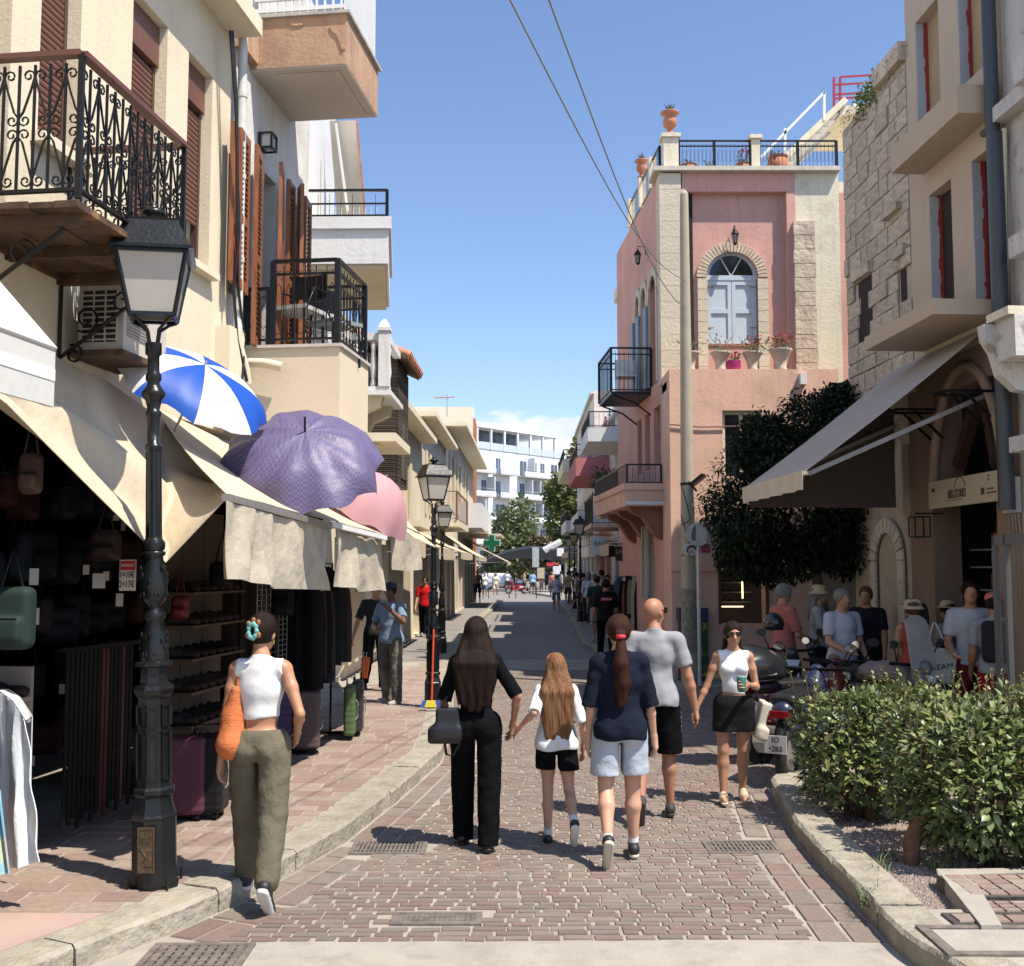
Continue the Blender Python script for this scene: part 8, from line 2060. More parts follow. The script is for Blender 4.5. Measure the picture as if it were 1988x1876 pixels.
# people in the shade on the right
salmon = (.48, .16, .13)
for x, Y_, yt, yaw, l_, tc, bc, k in (
 (1519, 14.2, 1134, -70, 'older man in a salmon tee leaning by a parked scooter', salmon, (.25, .2, .15), dict(hair=('short', 'grey'), skin='tan', slv=.8)),
 (1587, 14.4, 1137, -110, 'woman in a straw bucket hat and white shirt in the shade of the tree', (.46, .46, .47), (.02, .02, .025), dict(hair=('back', 'grey'), sex='f', extra=[('hat', 'bucket', straw)], end=.9, ty='shirt')),
 (1633, 13.2, 1144, -160, 'grey haired man in a plain white v neck tee behind the scooters', (.52, .52, .56), (.2, .17, .14), dict(hair=('short', 'grey'), fat=1.3, ty='v', extra=[('eyes',)])),
 (1680, 14.6, 1140, 150, 'person in dark clothes beside the arched doorway', (.02, .02, .025), (.02, .02, .02), dict(hair=('short', 'brown'), end=1)),
 (1770, 12.2, 1165, -5, 'woman in an orange red top and tan cap carrying a big canvas tote', (.42, .08, .05), (.08, .05, .035), dict(hair=('short', 'brown'), sex='f', slv=0, ty='tank', extra=[('hat', 'bucket', straw)], fat=1.2, h=.016)),
 (1882, 12.0, 1130, 160, 'man in a white tee with dark straps at the bag shop entrance', (.46, .46, .48), (.12, .02, .02), dict(h=.016)),
 (1928, 11.7, 1152, -20, 'person in a coral cap and black backpack with red shorts', (.34, .34, .36), (.34, .012, .02), dict(extra=[('hat', 'cap', M('cap_coral', (.62, .17, .11), .7))], h=.016, end=.36)),
 (1838, 12.8, 1168, 30, 'shopper in a straw hat and patterned top bending over the displays', (.28, .27, .26), (.12, .16, .24), dict(extra=[('hat', 'brim', straw)], sex='f', h=.018)),
 (1812, 13.6, 1128, -40, 'person in black inside the bag shop', (.015, .015, .017), (.02, .02, .02), dict(end=1, h=.02))):
 pt = At(x, 1100, Y_); kk = dict(end=.45); kk.update(k); z0_ = .02
 Hh = At(x, yt, Y_).z - z0_; yf_ = 938 - 0
 # feet height on the image from ground position
 pp = Vector((pt.x, Y_, z0_))
 en = kk.pop('end'); tc_ = cl('far_%02d%02d%02d' % tuple(int(v * 99) for v in tc), tc); bc_ = cl('far_%02d%02d%02d' % tuple(int(v * 99) for v in bc), bc)
 person(pp, min(max(Hh, 1.5), 1.85), yaw, l_, kk.get('h', .018), kk.get('skin', 'tan'), kk.get('sex', 'm'), kk.get('fat', 1.), {'l': (5, 4, 4, 0), 'r': (-5, 4, 5, 6)}, {'l': (5, 8, 25), 'r': (12, 10, 60, -10)},
   (kk.get('ty', 'tee'), tc_, kk.get('slv', .7), .5, .017), ('shorts' if en <= .5 else 'trousers', bc_, en, .016), ('sneaker', m_bt, m_bt), (kk['hair'][0], HR[kk['hair'][1]], .7) if 'hair' in kk else ('short', HR['black']), extra=kk.get('extra'))
 if 'coral cap' in l_: q = dict(LAST)
 if 'canvas tote' in l_: qt = dict(LAST)
c = q['w'](q['B'](0, -.10, .70)); hang_bag('backpack', 'black backpack on the person in the coral cap', 'bag', c, lambda s: s.box((0, 0, 0), (.15, .07, .22), .06, .02), M('pack_black', (.012, .012, .016), .8), .014, rz=R(-20))
c = qt['w'](qt['B'](.12, -.12, .60)); e = hang_bag('canvas_tote', 'large pale canvas tote with dark lettering on the woman in the orange red top', 'bag', c, lambda s: s.box((0, 0, -.06), (.19, .04, .19), .03, .01, rotm(0, R(8), 0)), M('tote_pale', (.50, .47, .42), .85, .05), .012, [[(-.1, 0, .12), (-.06, 0, .32), (-.02, .05, .4)], [(.1, 0, .12), (.02, 0, .32), (0, .05, .4)]], rz=R(-5))
put('lettering', text_mb('DREAM', .085, facing((.0, -.047, -.08), (1, 0, .14)), 0, .001, sx=1.1), mk, e, local=True); put('emblem', MB().lathe([(.03, -.001), (.03, .001)], 16, (0, 0, 0)), M('tote_mark', (.2, .2, .19), .8), e, local=True)
# ================================================================== LAMPS, FAR END, HEDGE, SCOOTERS
m_lampi = M('lamp_iron', (.010, .011, .012), .3, .25, 9, .2, 40, col2=(.10, .045, .03), mixs=11, mixw=.04, mixc=.70, spec=.4)
m_lglass = M('lamp_glass', (.46, .43, .38), .25, .08, 4, spec=.4)
def lamp(loc, label, s_=1.0, rz=20, k4=4):
 e = empty('street_lamp', loc, label, 'street lamp', 'ornate black street lamps', R(rz))
 P = lambda n, mb, m=m_lampi, par=None: put(n, mb, m, par or e, local=True)
 sc8 = lambda pr, k=8, sm=False, rot=R(22.5): MB().lathe([(r * s_, z * s_) for r, z in pr], k, (0, 0, 0), 0, sm, rot)
 P('base', sc8([(.15, 0), (.15, .012), (.138, .014), (.135, .40), (.14, .415), (.13, .43), (.112, .49), (.108, .53), (.125, .55), (.125, .575), (.11, .59)]))
 P('shaft', sc8([(.103, .59), (.098, 1.12), (.115, 1.14), (.125, 1.17), (.115, 1.19), (.085, 1.21), (.080, 1.30), (.115, 1.31), (.115, 1.33), (.09, 1.34)]))
 for i in range(8):
  a = i * math.pi / 4; r0, w_ = .0955 * s_, .028 * s_
  mb = MB(); d = Vector((math.cos(a), math.sin(a), 0)); t = Vector((-d.y, d.x, 0))
  for z0, z1 in ((.63, .92), (.95, 1.08)):
   for (u0, u1, za, zb) in ((-w_, w_, z0, z0 + .012), (-w_, w_, z1 - .012, z1), (-w_, -w_ + .006, z0, z1), (w_ - .006, w_, z0, z1)):
    mb.hexa([d * (r0 + q) + t * u + Vector((0, 0, z * s_)) for z in (za, zb) for u, q in ((u0, -.01), (u1, -.01), (u1, .008), (u0, .008))])
  P('panel_moulding', mb)
 P('vase', sc8([(.085, 1.34), (.088, 1.36), (.075, 1.5), (.05, 1.58), (.068, 1.60), (.068, 1.62), (.045, 1.65), (.043, 1.68), (.07, 1.70), (.075, 1.73), (.082, 1.78), (.078, 1.86), (.06, 1.93), (.055, 1.97), (.07, 1.985), (.07, 2.0), (.05, 2.01)], 16, True))
 r = random.Random(3); mb = MB()
 for i in range(46):   # cast leaves on the vase
  a = r.uniform(0, 6.28); z = r.choice((1.42, 1.38, 1.46, 1.5, 1.74, 1.78, 1.82, 1.86, 1.9)); rr = .083 if z < 1.5 else .08
  mb.lathe([(.003, -.016), (.010, 0), (.003, .016)], 5, (math.cos(a) * rr * s_, math.sin(a) * rr * s_, z * s_), 0, True)
 P('relief', mb)['kind'] = 'stuff'
 P('collar', sc8([(.062, 2.01), (.068, 2.03), (.068, 2.06), (.052, 2.08), (.05, 2.1)], 16, True))
 mb = MB(); k = 12
 for i in range(3): pass
 P('column', (lambda: MB().lathe([(.045 * s_, 2.1 * s_), (.042 * s_, 2.62 * s_)], 12, (0, 0, 0), 0, False))())
 for i in range(6): a = i * math.pi / 3; P('flute', MB().tube([(.044 * s_ * math.cos(a), .044 * s_ * math.sin(a), 2.1 * s_), (.041 * s_ * math.cos(a), .041 * s_ * math.sin(a), 2.62 * s_)], .007, 4))
 P('capital', sc8([(.045, 2.62), (.052, 2.64), (.052, 2.66), (.038, 2.67), (.038, 2.83), (.048, 2.85), (.048, 2.87), (.036, 2.88), (.05, 2.94), (.072, 2.97), (.072, 2.99), (.05, 3.02), (.035, 3.05), (.048, 3.07), (.048, 3.10), (.036, 3.12), (.036, 3.22), (.05, 3.23), (.05, 3.30)], 14, True))
 zb, zt = 3.46, 3.84
 wb, wt = .132, .205
 for i in range(4):
  a = i * math.pi / 2 + math.pi / 4; d = Vector((math.cos(a), math.sin(a), 0))
  P('arm', MB().tube([d * .03 * s_ + Vector((0, 0, 3.28 * s_)), d * .05 * s_ + Vector((0, 0, 3.38 * s_)), d * .12 * s_ + Vector((0, 0, 3.43 * s_)), d * wb * 1.38 * s_ + Vector((0, 0, 3.455 * s_))], .011 * s_, 6))
 fr = MB(); gl = None
 cr = lambda w_, z: [Vector((x * w_ * s_, y * w_ * s_, z * s_)) for x, y in ((-1, -1), (1, -1), (1, 1), (-1, 1))]
 b, t = cr(wb, zb), cr(wt, zt)
 for i in range(4):
  fr.bar(b[i], t[i], .020 * s_); fr.bar(b[i], b[(i + 1) % 4], .02 * s_); fr.bar(t[i], t[(i + 1) % 4], .028 * s_)
 lf = P('lantern_frame', fr)
 for i in range(4):
  q = [b[i], b[(i + 1) % 4], t[(i + 1) % 4], t[i]]; c = sum(q, Vector()) / 4; q = [c + (p - c) * .93 for p in q]; n_ = Vector((c.x, c.y, 0)).normalized()
  P('pane', MB().extr(q, n_ * -.004), m_lglass, lf)
 mb = MB(); A_, B_2, C_2 = cr(.25, zt + .005), cr(.25, zt + .022), cr(.155, zt + .20); D2 = cr(.16, zt + .215)
 V = A_ + B_2 + [p for p in cr(.232, zt + .03)] + C_2 + D2 + cr(.12, zt + .225)
 mb.add(V, [(3, 2, 1, 0)] + [(4 * l + i, 4 * l + (i + 1) % 4, 4 * l + 4 + (i + 1) % 4, 4 * l + 4 + i) for l in range(5) for i in range(4)] + [(20, 21, 22, 23)])
 P('roof', mb); P('finial', MB().lathe([(r_ * s_, (zt + z) * s_) for r_, z in ((.08, .22), (.05, .235), (.04, .25), (.075, .275), (.08, .29), (.05, .315), (.03, .32), (.035, .335), (.015, .36))], 14))
 for i in range(4): a = i * math.pi / 2 + .5; P('bolt', MB().tube([(.17 * s_ * math.cos(a), .17 * s_ * math.sin(a), 0), (.17 * s_ * math.cos(a), .17 * s_ * math.sin(a), .07)], .008, 6))
 return e
p = G(300, 1718, ZK); l0 = lamp(p, 'nearest street lamp, standing at the kerb left of the woman in the white top', (At(302, 395, p.y).z - ZK) / 4.20, 14)
l0.rotation_euler = (0, R(-1.5), R(14))
s0 = (At(302, 395, p.y).z - ZK) / 4.20
a = R(14 - 90 - 10); pl = MB(); d = Vector((math.cos(R(-105)), math.sin(R(-105)), 0)); T = facing(d * .142 * s0 + Vector((0, 0, .24 * s0)), Vector((-d.y, d.x, 0)))
mpq = M('bronze_plaque', (.13, .09, .055), .5, .3, 40, .8, 70, metal=.5)
pl.add([T @ Vector(v) for v in ((-.05, -.13, 0), (.05, -.13, 0), (.05, .13, 0), (-.05, .13, 0), (-.05, -.13, .008), (.05, -.13, .008), (.05, .13, .008), (-.05, .13, .008))], [(4, 5, 6, 7), (0, 1, 5, 4), (1, 2, 6, 5), (2, 3, 7, 6), (3, 0, 4, 7)])
o = put('plaque', pl, mpq, l0, local=True)
mb = MB(); c = T @ Vector((0, .065, .012))
for i in range(16): a = i * math.pi / 8; mb.tube([T @ Vector((.012 * math.cos(a), .065 + .012 * math.sin(a), .012)), T @ Vector((.04 * math.cos(a), .065 + .04 * math.sin(a), .010))], .002, 4)
put('sun_relief', mb, mpq, o, local=True)
mb = MB()
for q in (((-.045, -.122), (.045, -.122)), ((.045, -.122), (.045, .122)), ((.045, .122), (-.045, .122)), ((-.045, .122), (-.045, -.122)), ((-.03, .01), (.005, -.04)), ((.005, -.04), (.03, .0)), ((-.02, -.07), (.005, -.04)), ((-.01, -.085), (.04, -.085))): mb.tube([T @ Vector((x, y, .010)) for x, y in q], .003, 4)
put('relief_lines', mb, mpq, o, local=True)['kind'] = 'stuff'
for x, yb, yt, l_ in ((840, 1374, 886, 'second street lamp with the red broom leaning on it'), (857, 1268, 971, 'third street lamp just behind the second one'), (1127, 1207, 1001, 'nearest of the street lamps on the right pavement'), (1115.5, 1182, 1026, 'middle one of the street lamps on the right pavement'), (1106, 1172, 1036, 'furthest of the street lamps on the right pavement')):
 z0 = ZK if x < 900 else .12; p = G(x, yb, z0); lamp(p, l_, (At(x, yt, p.y).z - z0) / 4.20, 25 if x < 900 else -20)
# broom
p = G(840, 1374, ZK); b0, b1 = At(838, 1365, p.y - .35), At(842, 1222, p.y - .2)
e = empty('broom', b0, 'red handled broom with blue and yellow bristles leaning on the second lamp', 'broom')
put('handle', MB().tube([b0 + Vector((0, 0, .02)), b1], .013, 8), M('broom_red', (.75, .07, .02), .4), e)
for k, (w0, w1, c_) in enumerate(((-.16, -.09, (.03, .10, .4)), (-.09, .07, (.75, .6, .05)), (.07, .15, (.03, .10, .4)))):
 put('bristles', MB().extr([b0 + Vector((w0 * .7, -.04, .03)), b0 + Vector((w1 * .7, -.04, .03)), b0 + Vector((w1, -.05, -.05)), b0 + Vector((w0, -.05, -.05))], (0, .06, 0)), M('bristle_%d' % (k % 2), c_, .8, .1, 60, .8, 120), e)
# ---------------- white hotel at the far end
m_hot = M('hotel_white', (.76, .78, .80), .8, .03, .2); m_hsh = M('hotel_soffit', (.50, .50, .49), .8); m_hwin = M('hotel_glass', (.10, .14, .19), .15, .1, 1)
Yh = 150
FH2 = Frame(At(915, 900, Yh).x, Yh, 40, 1)
ht = empty('white_hotel', (FH2.o.x + 6, Yh, 0), 'modern white hotel with long balconies and a glazed top floor', 'building')
hq = lambda x, y: FH2.pix(x, y, 0)
U1 = hq(1075, 950)[0]; zr_ = hq(925, 870)[1]
zz = [zr_ - i * 3.35 for i in range(8)]
put('wall', MB().fb(FH2, -8, U1 + 8, -10, 0, 0, zr_), m_hot, ht)
put('side_wing', MB().fb(FH2, U1 + 8, U1 + 26, -9, -2, 0, zr_ - 3.4), m_hot, ht)
pt = zr_ + 3.0
put('roof_slab', MB().fb(FH2, -4, U1 + 1, -8, .3, pt, pt + .5), m_hot, ht); put('roof_slab', MB().fb(FH2, -4, U1 - 12, -8, -2, pt + .5, pt + 1.1), m_hot, ht)
put('glazing', MB().fb(FH2, -4, U1 - 6, -7, -2.2, zr_, pt), m_hwin, ht)
for i in range(8): put('post', MB().fb(FH2, -2 + i * (U1 + 2) / 7, -1.7 + i * (U1 + 2) / 7, -.1, .2, zr_, pt), m_hot, ht)
put('parapet_glass', MB().fb(FH2, -4, U1 + 2, .0, .1, zr_, zr_ + 1.0), M('rail_glass', (.5, .58, .62), .2), ht)
r = random.Random(5)
for f_ in range(1, 8):
 zf = zr_ - f_ * 3.3
 u = -5
 for (ua, ub) in ((-3, hq(948, 950)[0]), (hq(957, 950)[0], hq(990, 950)[0]), (hq(1004, 950)[0], U1 + 3)):
  bl = put('balcony', MB().fb(FH2, ua, ub, .01, 1.5, zf - .25, zf), m_hsh, ht); put('parapet', MB().fb(FH2, ua, ub, 1.4, 1.5, zf + .001, zf + .55), m_hot, bl)
  put('handrail', MB().fb(FH2, ua, ub, 1.42, 1.47, zf + .9, zf + .96), m_alu, bl)
  x = ua + .6
  while x < ub - 1.4:
   w_ = r.choice((1.0, 1.5)); o = put('window', MB().fb(FH2, x, x + w_, .004, .03, zf + .1, zf + 2.2), m_hwin, ht)
   put('mullion', MB().fb(FH2, x + w_ * .48, x + w_ * .52, .03, .05, zf + .1, zf + 2.2), m_hot, o)
   if r.random() < .5: put('divider', MB().fb(FH2, x + w_ + .35, x + w_ + .5, .0, 1.3, zf, zf + 2.7), m_hot, ht)
   x += w_ + r.choice((.9, 1.6))
# far right row of houses with balconies
R3 = Frame(3.35, 24.8, .6, -1); P3 = R3.p; r3 = lambda x, y, n=0.: R3.pix(x, y, n)
cols = [('cream_shop_house', m_cream, 24.8, 31, 7.4, 'cream shaded house with a plant filled balcony beyond the pink house'), ('red_door_house', M('pale_grey_render', (.52, .5, .47), .85), 31.05, 38, 7.0, 'pale house with red doors and white balconies on the right'), ('coral_house', M('coral_render', (.60, .33, .29), .85), 38.05, 47, 7.2, 'house with a coral pink balcony on the right'), ('ivory_house', M('ivory_render', (.70, .66, .58), .85), 47.05, 62, 9.6, 'tall ivory house at the far right of the street')]
for k, (n_, m_, Ya, Yb, zt, l_) in enumerate(cols):
 e = empty(n_, P3(Ya - 24.8, 0, 0), l_, 'building'); a_, b_ = Ya - 24.8, Yb - 24.8
 wins = [(a_ + 1 + i * 2.2, a_ + 1.9 + i * 2.2, zf_ + .1, zf_ + 2.1) for i in range(int((Yb - Ya) / 2.3)) for zf_ in (3.3, 6.0)]
 sh_ = [(a_ + .4 + i * 3, a_ + 2.6 + i * 3, .2, 2.5) for i in range(int((Yb - Ya) / 3))]
 put('wall', wall_mb(MB(), R3, a_, b_, 0, zt, .3, wins + sh_), m_, e); put('near_end', MB().fb(R3, a_, a_ + .02, -6, -.3, 0, zt), m_, e); put('far_end', MB().fb(R3, b_ - .02, b_, -6, -.3, 0, zt), m_, e); put('roof', MB().fb(R3, a_, b_, -6, .15, zt, zt + .12), m_, e)
 md = M('door_red', (.25, .04, .03), .6)
 for w_ in wins: put('window', MB().fb(R3, w_[0], w_[1], -.25, -.2, w_[2], w_[3]), md if k == 1 else m_glass, e)
 for w_ in sh_: put('shop_front', MB().fb(R3, w_[0], w_[1], -1.2, -1.1, 0, w_[3]), m_dark, e)
bdefs = [(0, 27.3, 30, 1.05, 3.35, 3.9, m_cream, 'plant'), (1, 32, 35.5, 1.1, 3.2, 3.3, m_pinkl, 'rail'), (1, 32.5, 36.5, 1.15, 5.8, 6.25, m_white2, 'rail'), (2, 38.5, 44, 1.15, 3.5, 4.0, m_white2, ''), (2, 39, 45, 1.2, 5.3, 6.0, M('coral_balcony', (.55, .18, .18), .8), 'rail'), (3, 48, 54, 1.2, 3.6, 4.1, m_white2, 'rail'), (3, 49, 56, 1.3, 6.3, 6.9, m_creamd, 'plant')]
for k, Ya, Yb, n_, za, zb, m_, st_ in bdefs:
 par = [o for o in sc.objects if o.name == cols[k][0]][0]; a_, b_ = Ya - 24.8, Yb - 24.8
 o = put('balcony', MB().fb(R3, a_, b_, .0, n_, za, zb), m_, par)
 if st_: railing(par, R3, [(a_, .05), (a_, n_ - .04), (b_, n_ - .04)], zb, zb + (.85 if zb - za < .3 else .45), .16, 'plain', m_black, None, .04, .04, .03, .016)
mb = MB(); r = random.Random(8)
for Y_ in (27.6, 28.4, 29.2): leafcloud(mb, P3(Y_ - 24.8, 1.05, 4.3), (.3, .5, .35), 130, .12, r, (0, 1), .2)
e = tag(put('balcony_plants', mb, [M('foliage_dark', (.03, .05, .02), .6), M('foliage_mid', (.07, .10, .035), .6)], base=P3(3.6, 1, 4.2)), 'dark trailing plants on the cream balcony beyond the pink house', 'plants', kind='stuff')
simple_awning(R3, .3, 3.2, 1.1, 2.95, 2.55, m_canvas, 'cream awning under the long salmon balcony', .25)
simple_awning(R3, 6.5, 10, 1.2, 3.0, 2.6, m_wpaint, 'white awning further along the shaded shops', .25)
simple_awning(R3, 16, 22, 1.4, 3.1, 2.6, m_canvas, 'cream awning near the far right street lamps', .2)
def hsign(x, y, Y_, w_, h_, mat, label, txt=None, tm=None):
 c_ = At(x, y, Y_); e = empty('hanging_sign', c_, label, 'sign'); put('board', MB().box(-w_ / 2, w_ / 2, 0, .05, -h_ / 2, h_ / 2), mat, e, local=True)
 put('bracket', MB().bar((-w_ / 2, .02, h_ / 2 + .05), (w_ * .8, .02, h_ / 2 + .05), .025), m_black, e, local=True)
 if txt: put('lettering', text_mb(txt, h_ * .36, facing((0, -.004, h_ * .12), (1, 0, 0)), 0, .002, sx=.9), tm, e, local=True)
 return e
hsign(1208, 1075, 24.2, .28, .33, M('board_black', (.015, .015, .015), .5), 'black hanging sign reading LAPEL', 'LAPEL', M('letter_grey', (.45, .43, .4), .6))
hsign(1188, 1068, 27, .3, .34, M('board_brown', (.10, .04, .03), .6), 'brown hanging sign behind the LAPEL sign')
hsign(1164, 1060, 30, .5, .5, m_wpaint, 'white box sign on the right side of the street', 'BAY', mk)
e = empty('display_stall', (At(1225, 1200, 23).x, 23, .12), 'clothes and souvenirs hanging outside the shop under the salmon balcony', 'stall')
gcol = [M('garment_cream', (.50, .45, .36), .9), M('garment_tan', (.30, .20, .12), .9), M('garment_blue', (.08, .12, .2), .9), m_gb, M('garment_rust', (.3, .1, .05), .9)]
put('rail', MB().tube([At(1195, 1120, 23.4), At(1250, 1120, 22.2)], .015, 5), m_black, e)
r = random.Random(12)
for i in range(10):
 x_ = 1197 + i * 6; Y_ = 23.3 - i * .12; t_ = At(x_, r.uniform(1118, 1140), Y_); L_ = r.uniform(.5, 1.1)
 put('garment', MB().sheet([[t_ + Vector((.09 * j * (1 if k_ else .6), .04 * math.sin(j * 3 + i), -L_ * k_ / 3)) for j in range(-1, 2)] for k_ in range(4)], .02), gcol[r.randrange(5)], e)
e = empty('hanging_dress', At(1262, 1090, 20.6), 'long cream lace garment hanging under the salmon balcony', 'garment')
put('cloth', MB().sheet([[At(1245 + 44 * j / 8, 1022 + 145 * k_ / 6 - (abs(j - 4) * 2 if k_ == 6 else 0), 20.6 + .05 * math.sin(j * 2.1)) for j in range(9)] for k_ in range(7)], .02), M('lace_cream', (.52, .46, .36), .9, .1, 9), e)
# two plane trees at the end of the street
def tree(name, label, base, blobs, n, size, mats, trunk=.3, ztop=6, bark=None):
 e = empty(name, base, label, 'tree'); b = Vector(base); r = random.Random(int(b.x * 10) & 255)
 mb = MB(); mb.tube([b, b + Vector((.1, 0, ztop * .5)), b + Vector((-.1, 0, ztop))], [trunk, trunk * .8, trunk * .5], 10); put('trunk', mb, bark or M('plane_bark', (.42, .38, .32), .9, .3, 2), e)
 mb = MB()
 for c_, rad in blobs: mb.tube([b + Vector((0, 0, ztop * .7)), (b + Vector((0, 0, ztop))).lerp(Vector(c_), .5), Vector(c_)], [trunk * .4, trunk * .2, .04], 5)
 put('limb', mb, bark or M('plane_bark', (.42, .38, .32), .9, .3, 2), e); mb = MB()
 for c_, rad in blobs: leafcloud(mb, c_, rad, int(n * rad[0] * rad[2]), size, r, (0, 0, 1, 2), .5, asp=.9)
 put('crown', mb, mats, e); return e
tm = [M('plane_a', (.13, .165, .06), .6, .2, .6, translucent=.3), M('plane_b', (.19, .22, .09), .6, translucent=.3), M('plane_c', (.08, .105, .04), .7, translucent=.2)]
tree('plane_tree', 'broad green tree behind the pharmacy cross at the street\'s end', (At(1000, 1100, 112).x, 112, 0), [(At(x, y, 112 + d_), (w_, 2.5, h_)) for x, y, w_, h_, d_ in ((985, 1040, 2.2, 3.0, 0), (1012, 1005, 1.9, 2.2, 2), (1026, 1055, 1.2, 2.4, -1), (965, 1080, 1.4, 2.2, 1), (1000, 1080, 2.2, 2.2, -2))], 150, .5, tm)
tree('plane_tree', 'tall pale trunked plane tree right of the hotel', (At(1093, 1100, 96).x, 96, 0), [(At(x, y, 96 + d_), (w_, 2.2, h_)) for x, y, w_, h_, d_ in ((1105, 960, 1.9, 2.6, 0), (1120, 905, 1.4, 1.8, 1), (1128, 990, 1.6, 2.2, -1), (1080, 1010, 1.0, 2.0, 0), (1110, 1050, 1.5, 2.0, 0), (1128, 870, .9, 1.0, 0), (1075, 960, 1.0, 1.3, 1))], 210, .45, [M('plane_d', (.17, .20, .05), .6, .2, .6, translucent=.3), M('plane_e', (.25, .27, .09), .6, translucent=.3), M('plane_f', (.09, .11, .03), .7, translucent=.2)], .35, 9, M('pale_bark', (.55, .52, .46), .9, .2, 1.5))
tree('brown_tree', 'brownish low tree between the green tree and the canopies', (At(1050, 1100, 104).x, 104, 0), [(At(1055, 1070, 104), (2.0, 2, 1.5)), (At(1042, 1080, 104), (1.6, 2, 1.2))], 300, .45, [M('dry_leaf_a', (.16, .12, .05), .7), M('dry_leaf_b', (.22, .17, .08), .7), M('dry_leaf_c', (.09, .07, .03), .7)], .15, 2)
e = empty('far_hedge', (At(985, 1115, 118).x, 118, 0), 'dark line of bushes behind the parked white car', 'bush'); mb = MB(); r = random.Random(2)
for x in range(940, 1140, 14): leafcloud(mb, At(x, 1105, 118), (1.1, 1, 1.2), 170, .4, r, (0, 2), .5, asp=.9)
put('foliage', mb, tm, e)
# market canopies
m_tarp = M('black_tarp', (.02, .02, .022), .6, .1, 1)
for k, (pts, Y_, l_) in enumerate((([(935, 1092), (985, 1072), (1030, 1064), (1072, 1066), (1074, 1088), (1010, 1084)], 92, 'long black market canopy by the parked car'), ([(1068, 1070), (1112, 1064), (1150, 1070), (1150, 1082), (1068, 1090)], 84, 'black market canopy in front of the plane tree'), ([(1055, 1068), (1090, 1050), (1092, 1056), (1060, 1074)], 86, 'pale grey canopy flap above the black canopies'))):
 e = empty('market_canopy', At(pts[0][0], 1095, Y_), l_, 'canopy')
 put('tarp', MB().extr([At(x, y, Y_) for x, y in pts], (0, 3.0, .25)), m_tarp if k < 2 else m_whcanvas, e)
 for x in (pts[0][0] + 12, pts[-2][0] - 4): put('post', MB().bar(Vector((At(x, 1100, Y_).x, Y_ + .1, 0)), Vector((At(x, 1100, Y_).x, Y_ + .1, At(x, 1075, Y_).z)), .08), m_black, e)
for x, y, w_, h_, c_, l_ in ((1040, 1082, .5, 1.5, (.40, .43, .44), 'grey printed banner between the canopies'), (1084, 1106, .8, .7, (.7, .7, .7), 'white display panel under the black canopy'), (1050, 1113, .55, .8, (.5, .42, .28), 'cream dress displayed at the market stall'), (1073, 1096, .9, .25, (.6, .04, .05), 'red header board under the black canopy'), (1093, 1108, .3, 2.2, (.03, .03, .03), 'dark totem sign with pale lettering at the market stall')):
 c2 = At(x, y, 82); e = empty('stall_board', c2, l_, 'sign'); put('board', MB().box(-w_ / 2, w_ / 2, 0, .1, -h_ / 2, h_ / 2), M('stall_%d' % x, c_, .6, .2, 6), e, local=True); put('stand', MB().bar((0, .06, -h_ / 2), (0, .06, -c2.z), .05), m_black, e, local=True)
e = empty('tree_light_box', At(1088, 1072, 80), 'small white box on a pole by the plane tree trunk', 'box'); put('box', MB().box(-.25, .25, 0, .3, -.3, .3), m_wpaint, e, local=True)
# white parked car, side and front in view
cp = Vector((At(968, 1100, 100).x, 100, 0))
e = empty('parked_car', cp, 'white car crossing the end of the street', 'car', rz=R(-28))
s = Soft(.06); s.box((0, 0, .62), (2.15, .86, .34), .25, .1).box((-.25, 0, 1.08), (1.25, .70, .38), .3, .25)
for x in (-1.35, 1.35):
 for y in (-.95, .95): s.ell((x, y, .32), (.37, .3, .37), .02, neg=True)
mb = MB(); s.mesh(mb); put('body', mb, M('car_white', (.75, .76, .77), .25, 0, coat=.5), e, local=True)
for x, y in ((-1.35, -.74), (1.35, -.74), (-1.35, .74), (1.35, .74)):
 o = put('wheel', MB().tube([(x, y - .1, .31), (x, y + .1, .31)], .31, 16), m_gb, e, local=True); put('rim', MB().tube([(x, y - .11, .31), (x, y + .11, .31)], .19, 12), m_alu, o, local=True)
for y in (-.72, .70): put('side_window', MB().extr([(-1.2, y, 1.02), (-.95, y, 1.36), (.45, y, 1.36), (.85, y, 1.02)], (0, .02, 0)), m_glass, e, local=True)
put('windscreen', MB().extr([(.92, -.6, 1.03), (.92, .6, 1.03), (.62, .5, 1.38), (.62, -.5, 1.38)], (.03, 0, .02)), m_glass, e, local=True)
for y in (-.6, .6): put('headlight', MB().box(2.08, 2.17, y - .18, y + .18, .66, .78), m_lglass, e, local=True)
put('grille', MB().box(2.12, 2.18, -.4, .4, .42, .58), m_gb, e, local=True)
for x in (975, 1015): e = empty('street_barrier', Vector((At(x, 1100, 72).x, 72, 0)), 'thin black street barrier ' + ('left of' if x < 1000 else 'right of') + ' the junction', 'barrier'); put('frame', MB().tube([(-.9, 0, 0), (-.9, 0, 1.0), (.9, 0, 1.0), (.9, 0, 0)], .03, 6), m_black, e, local=True)
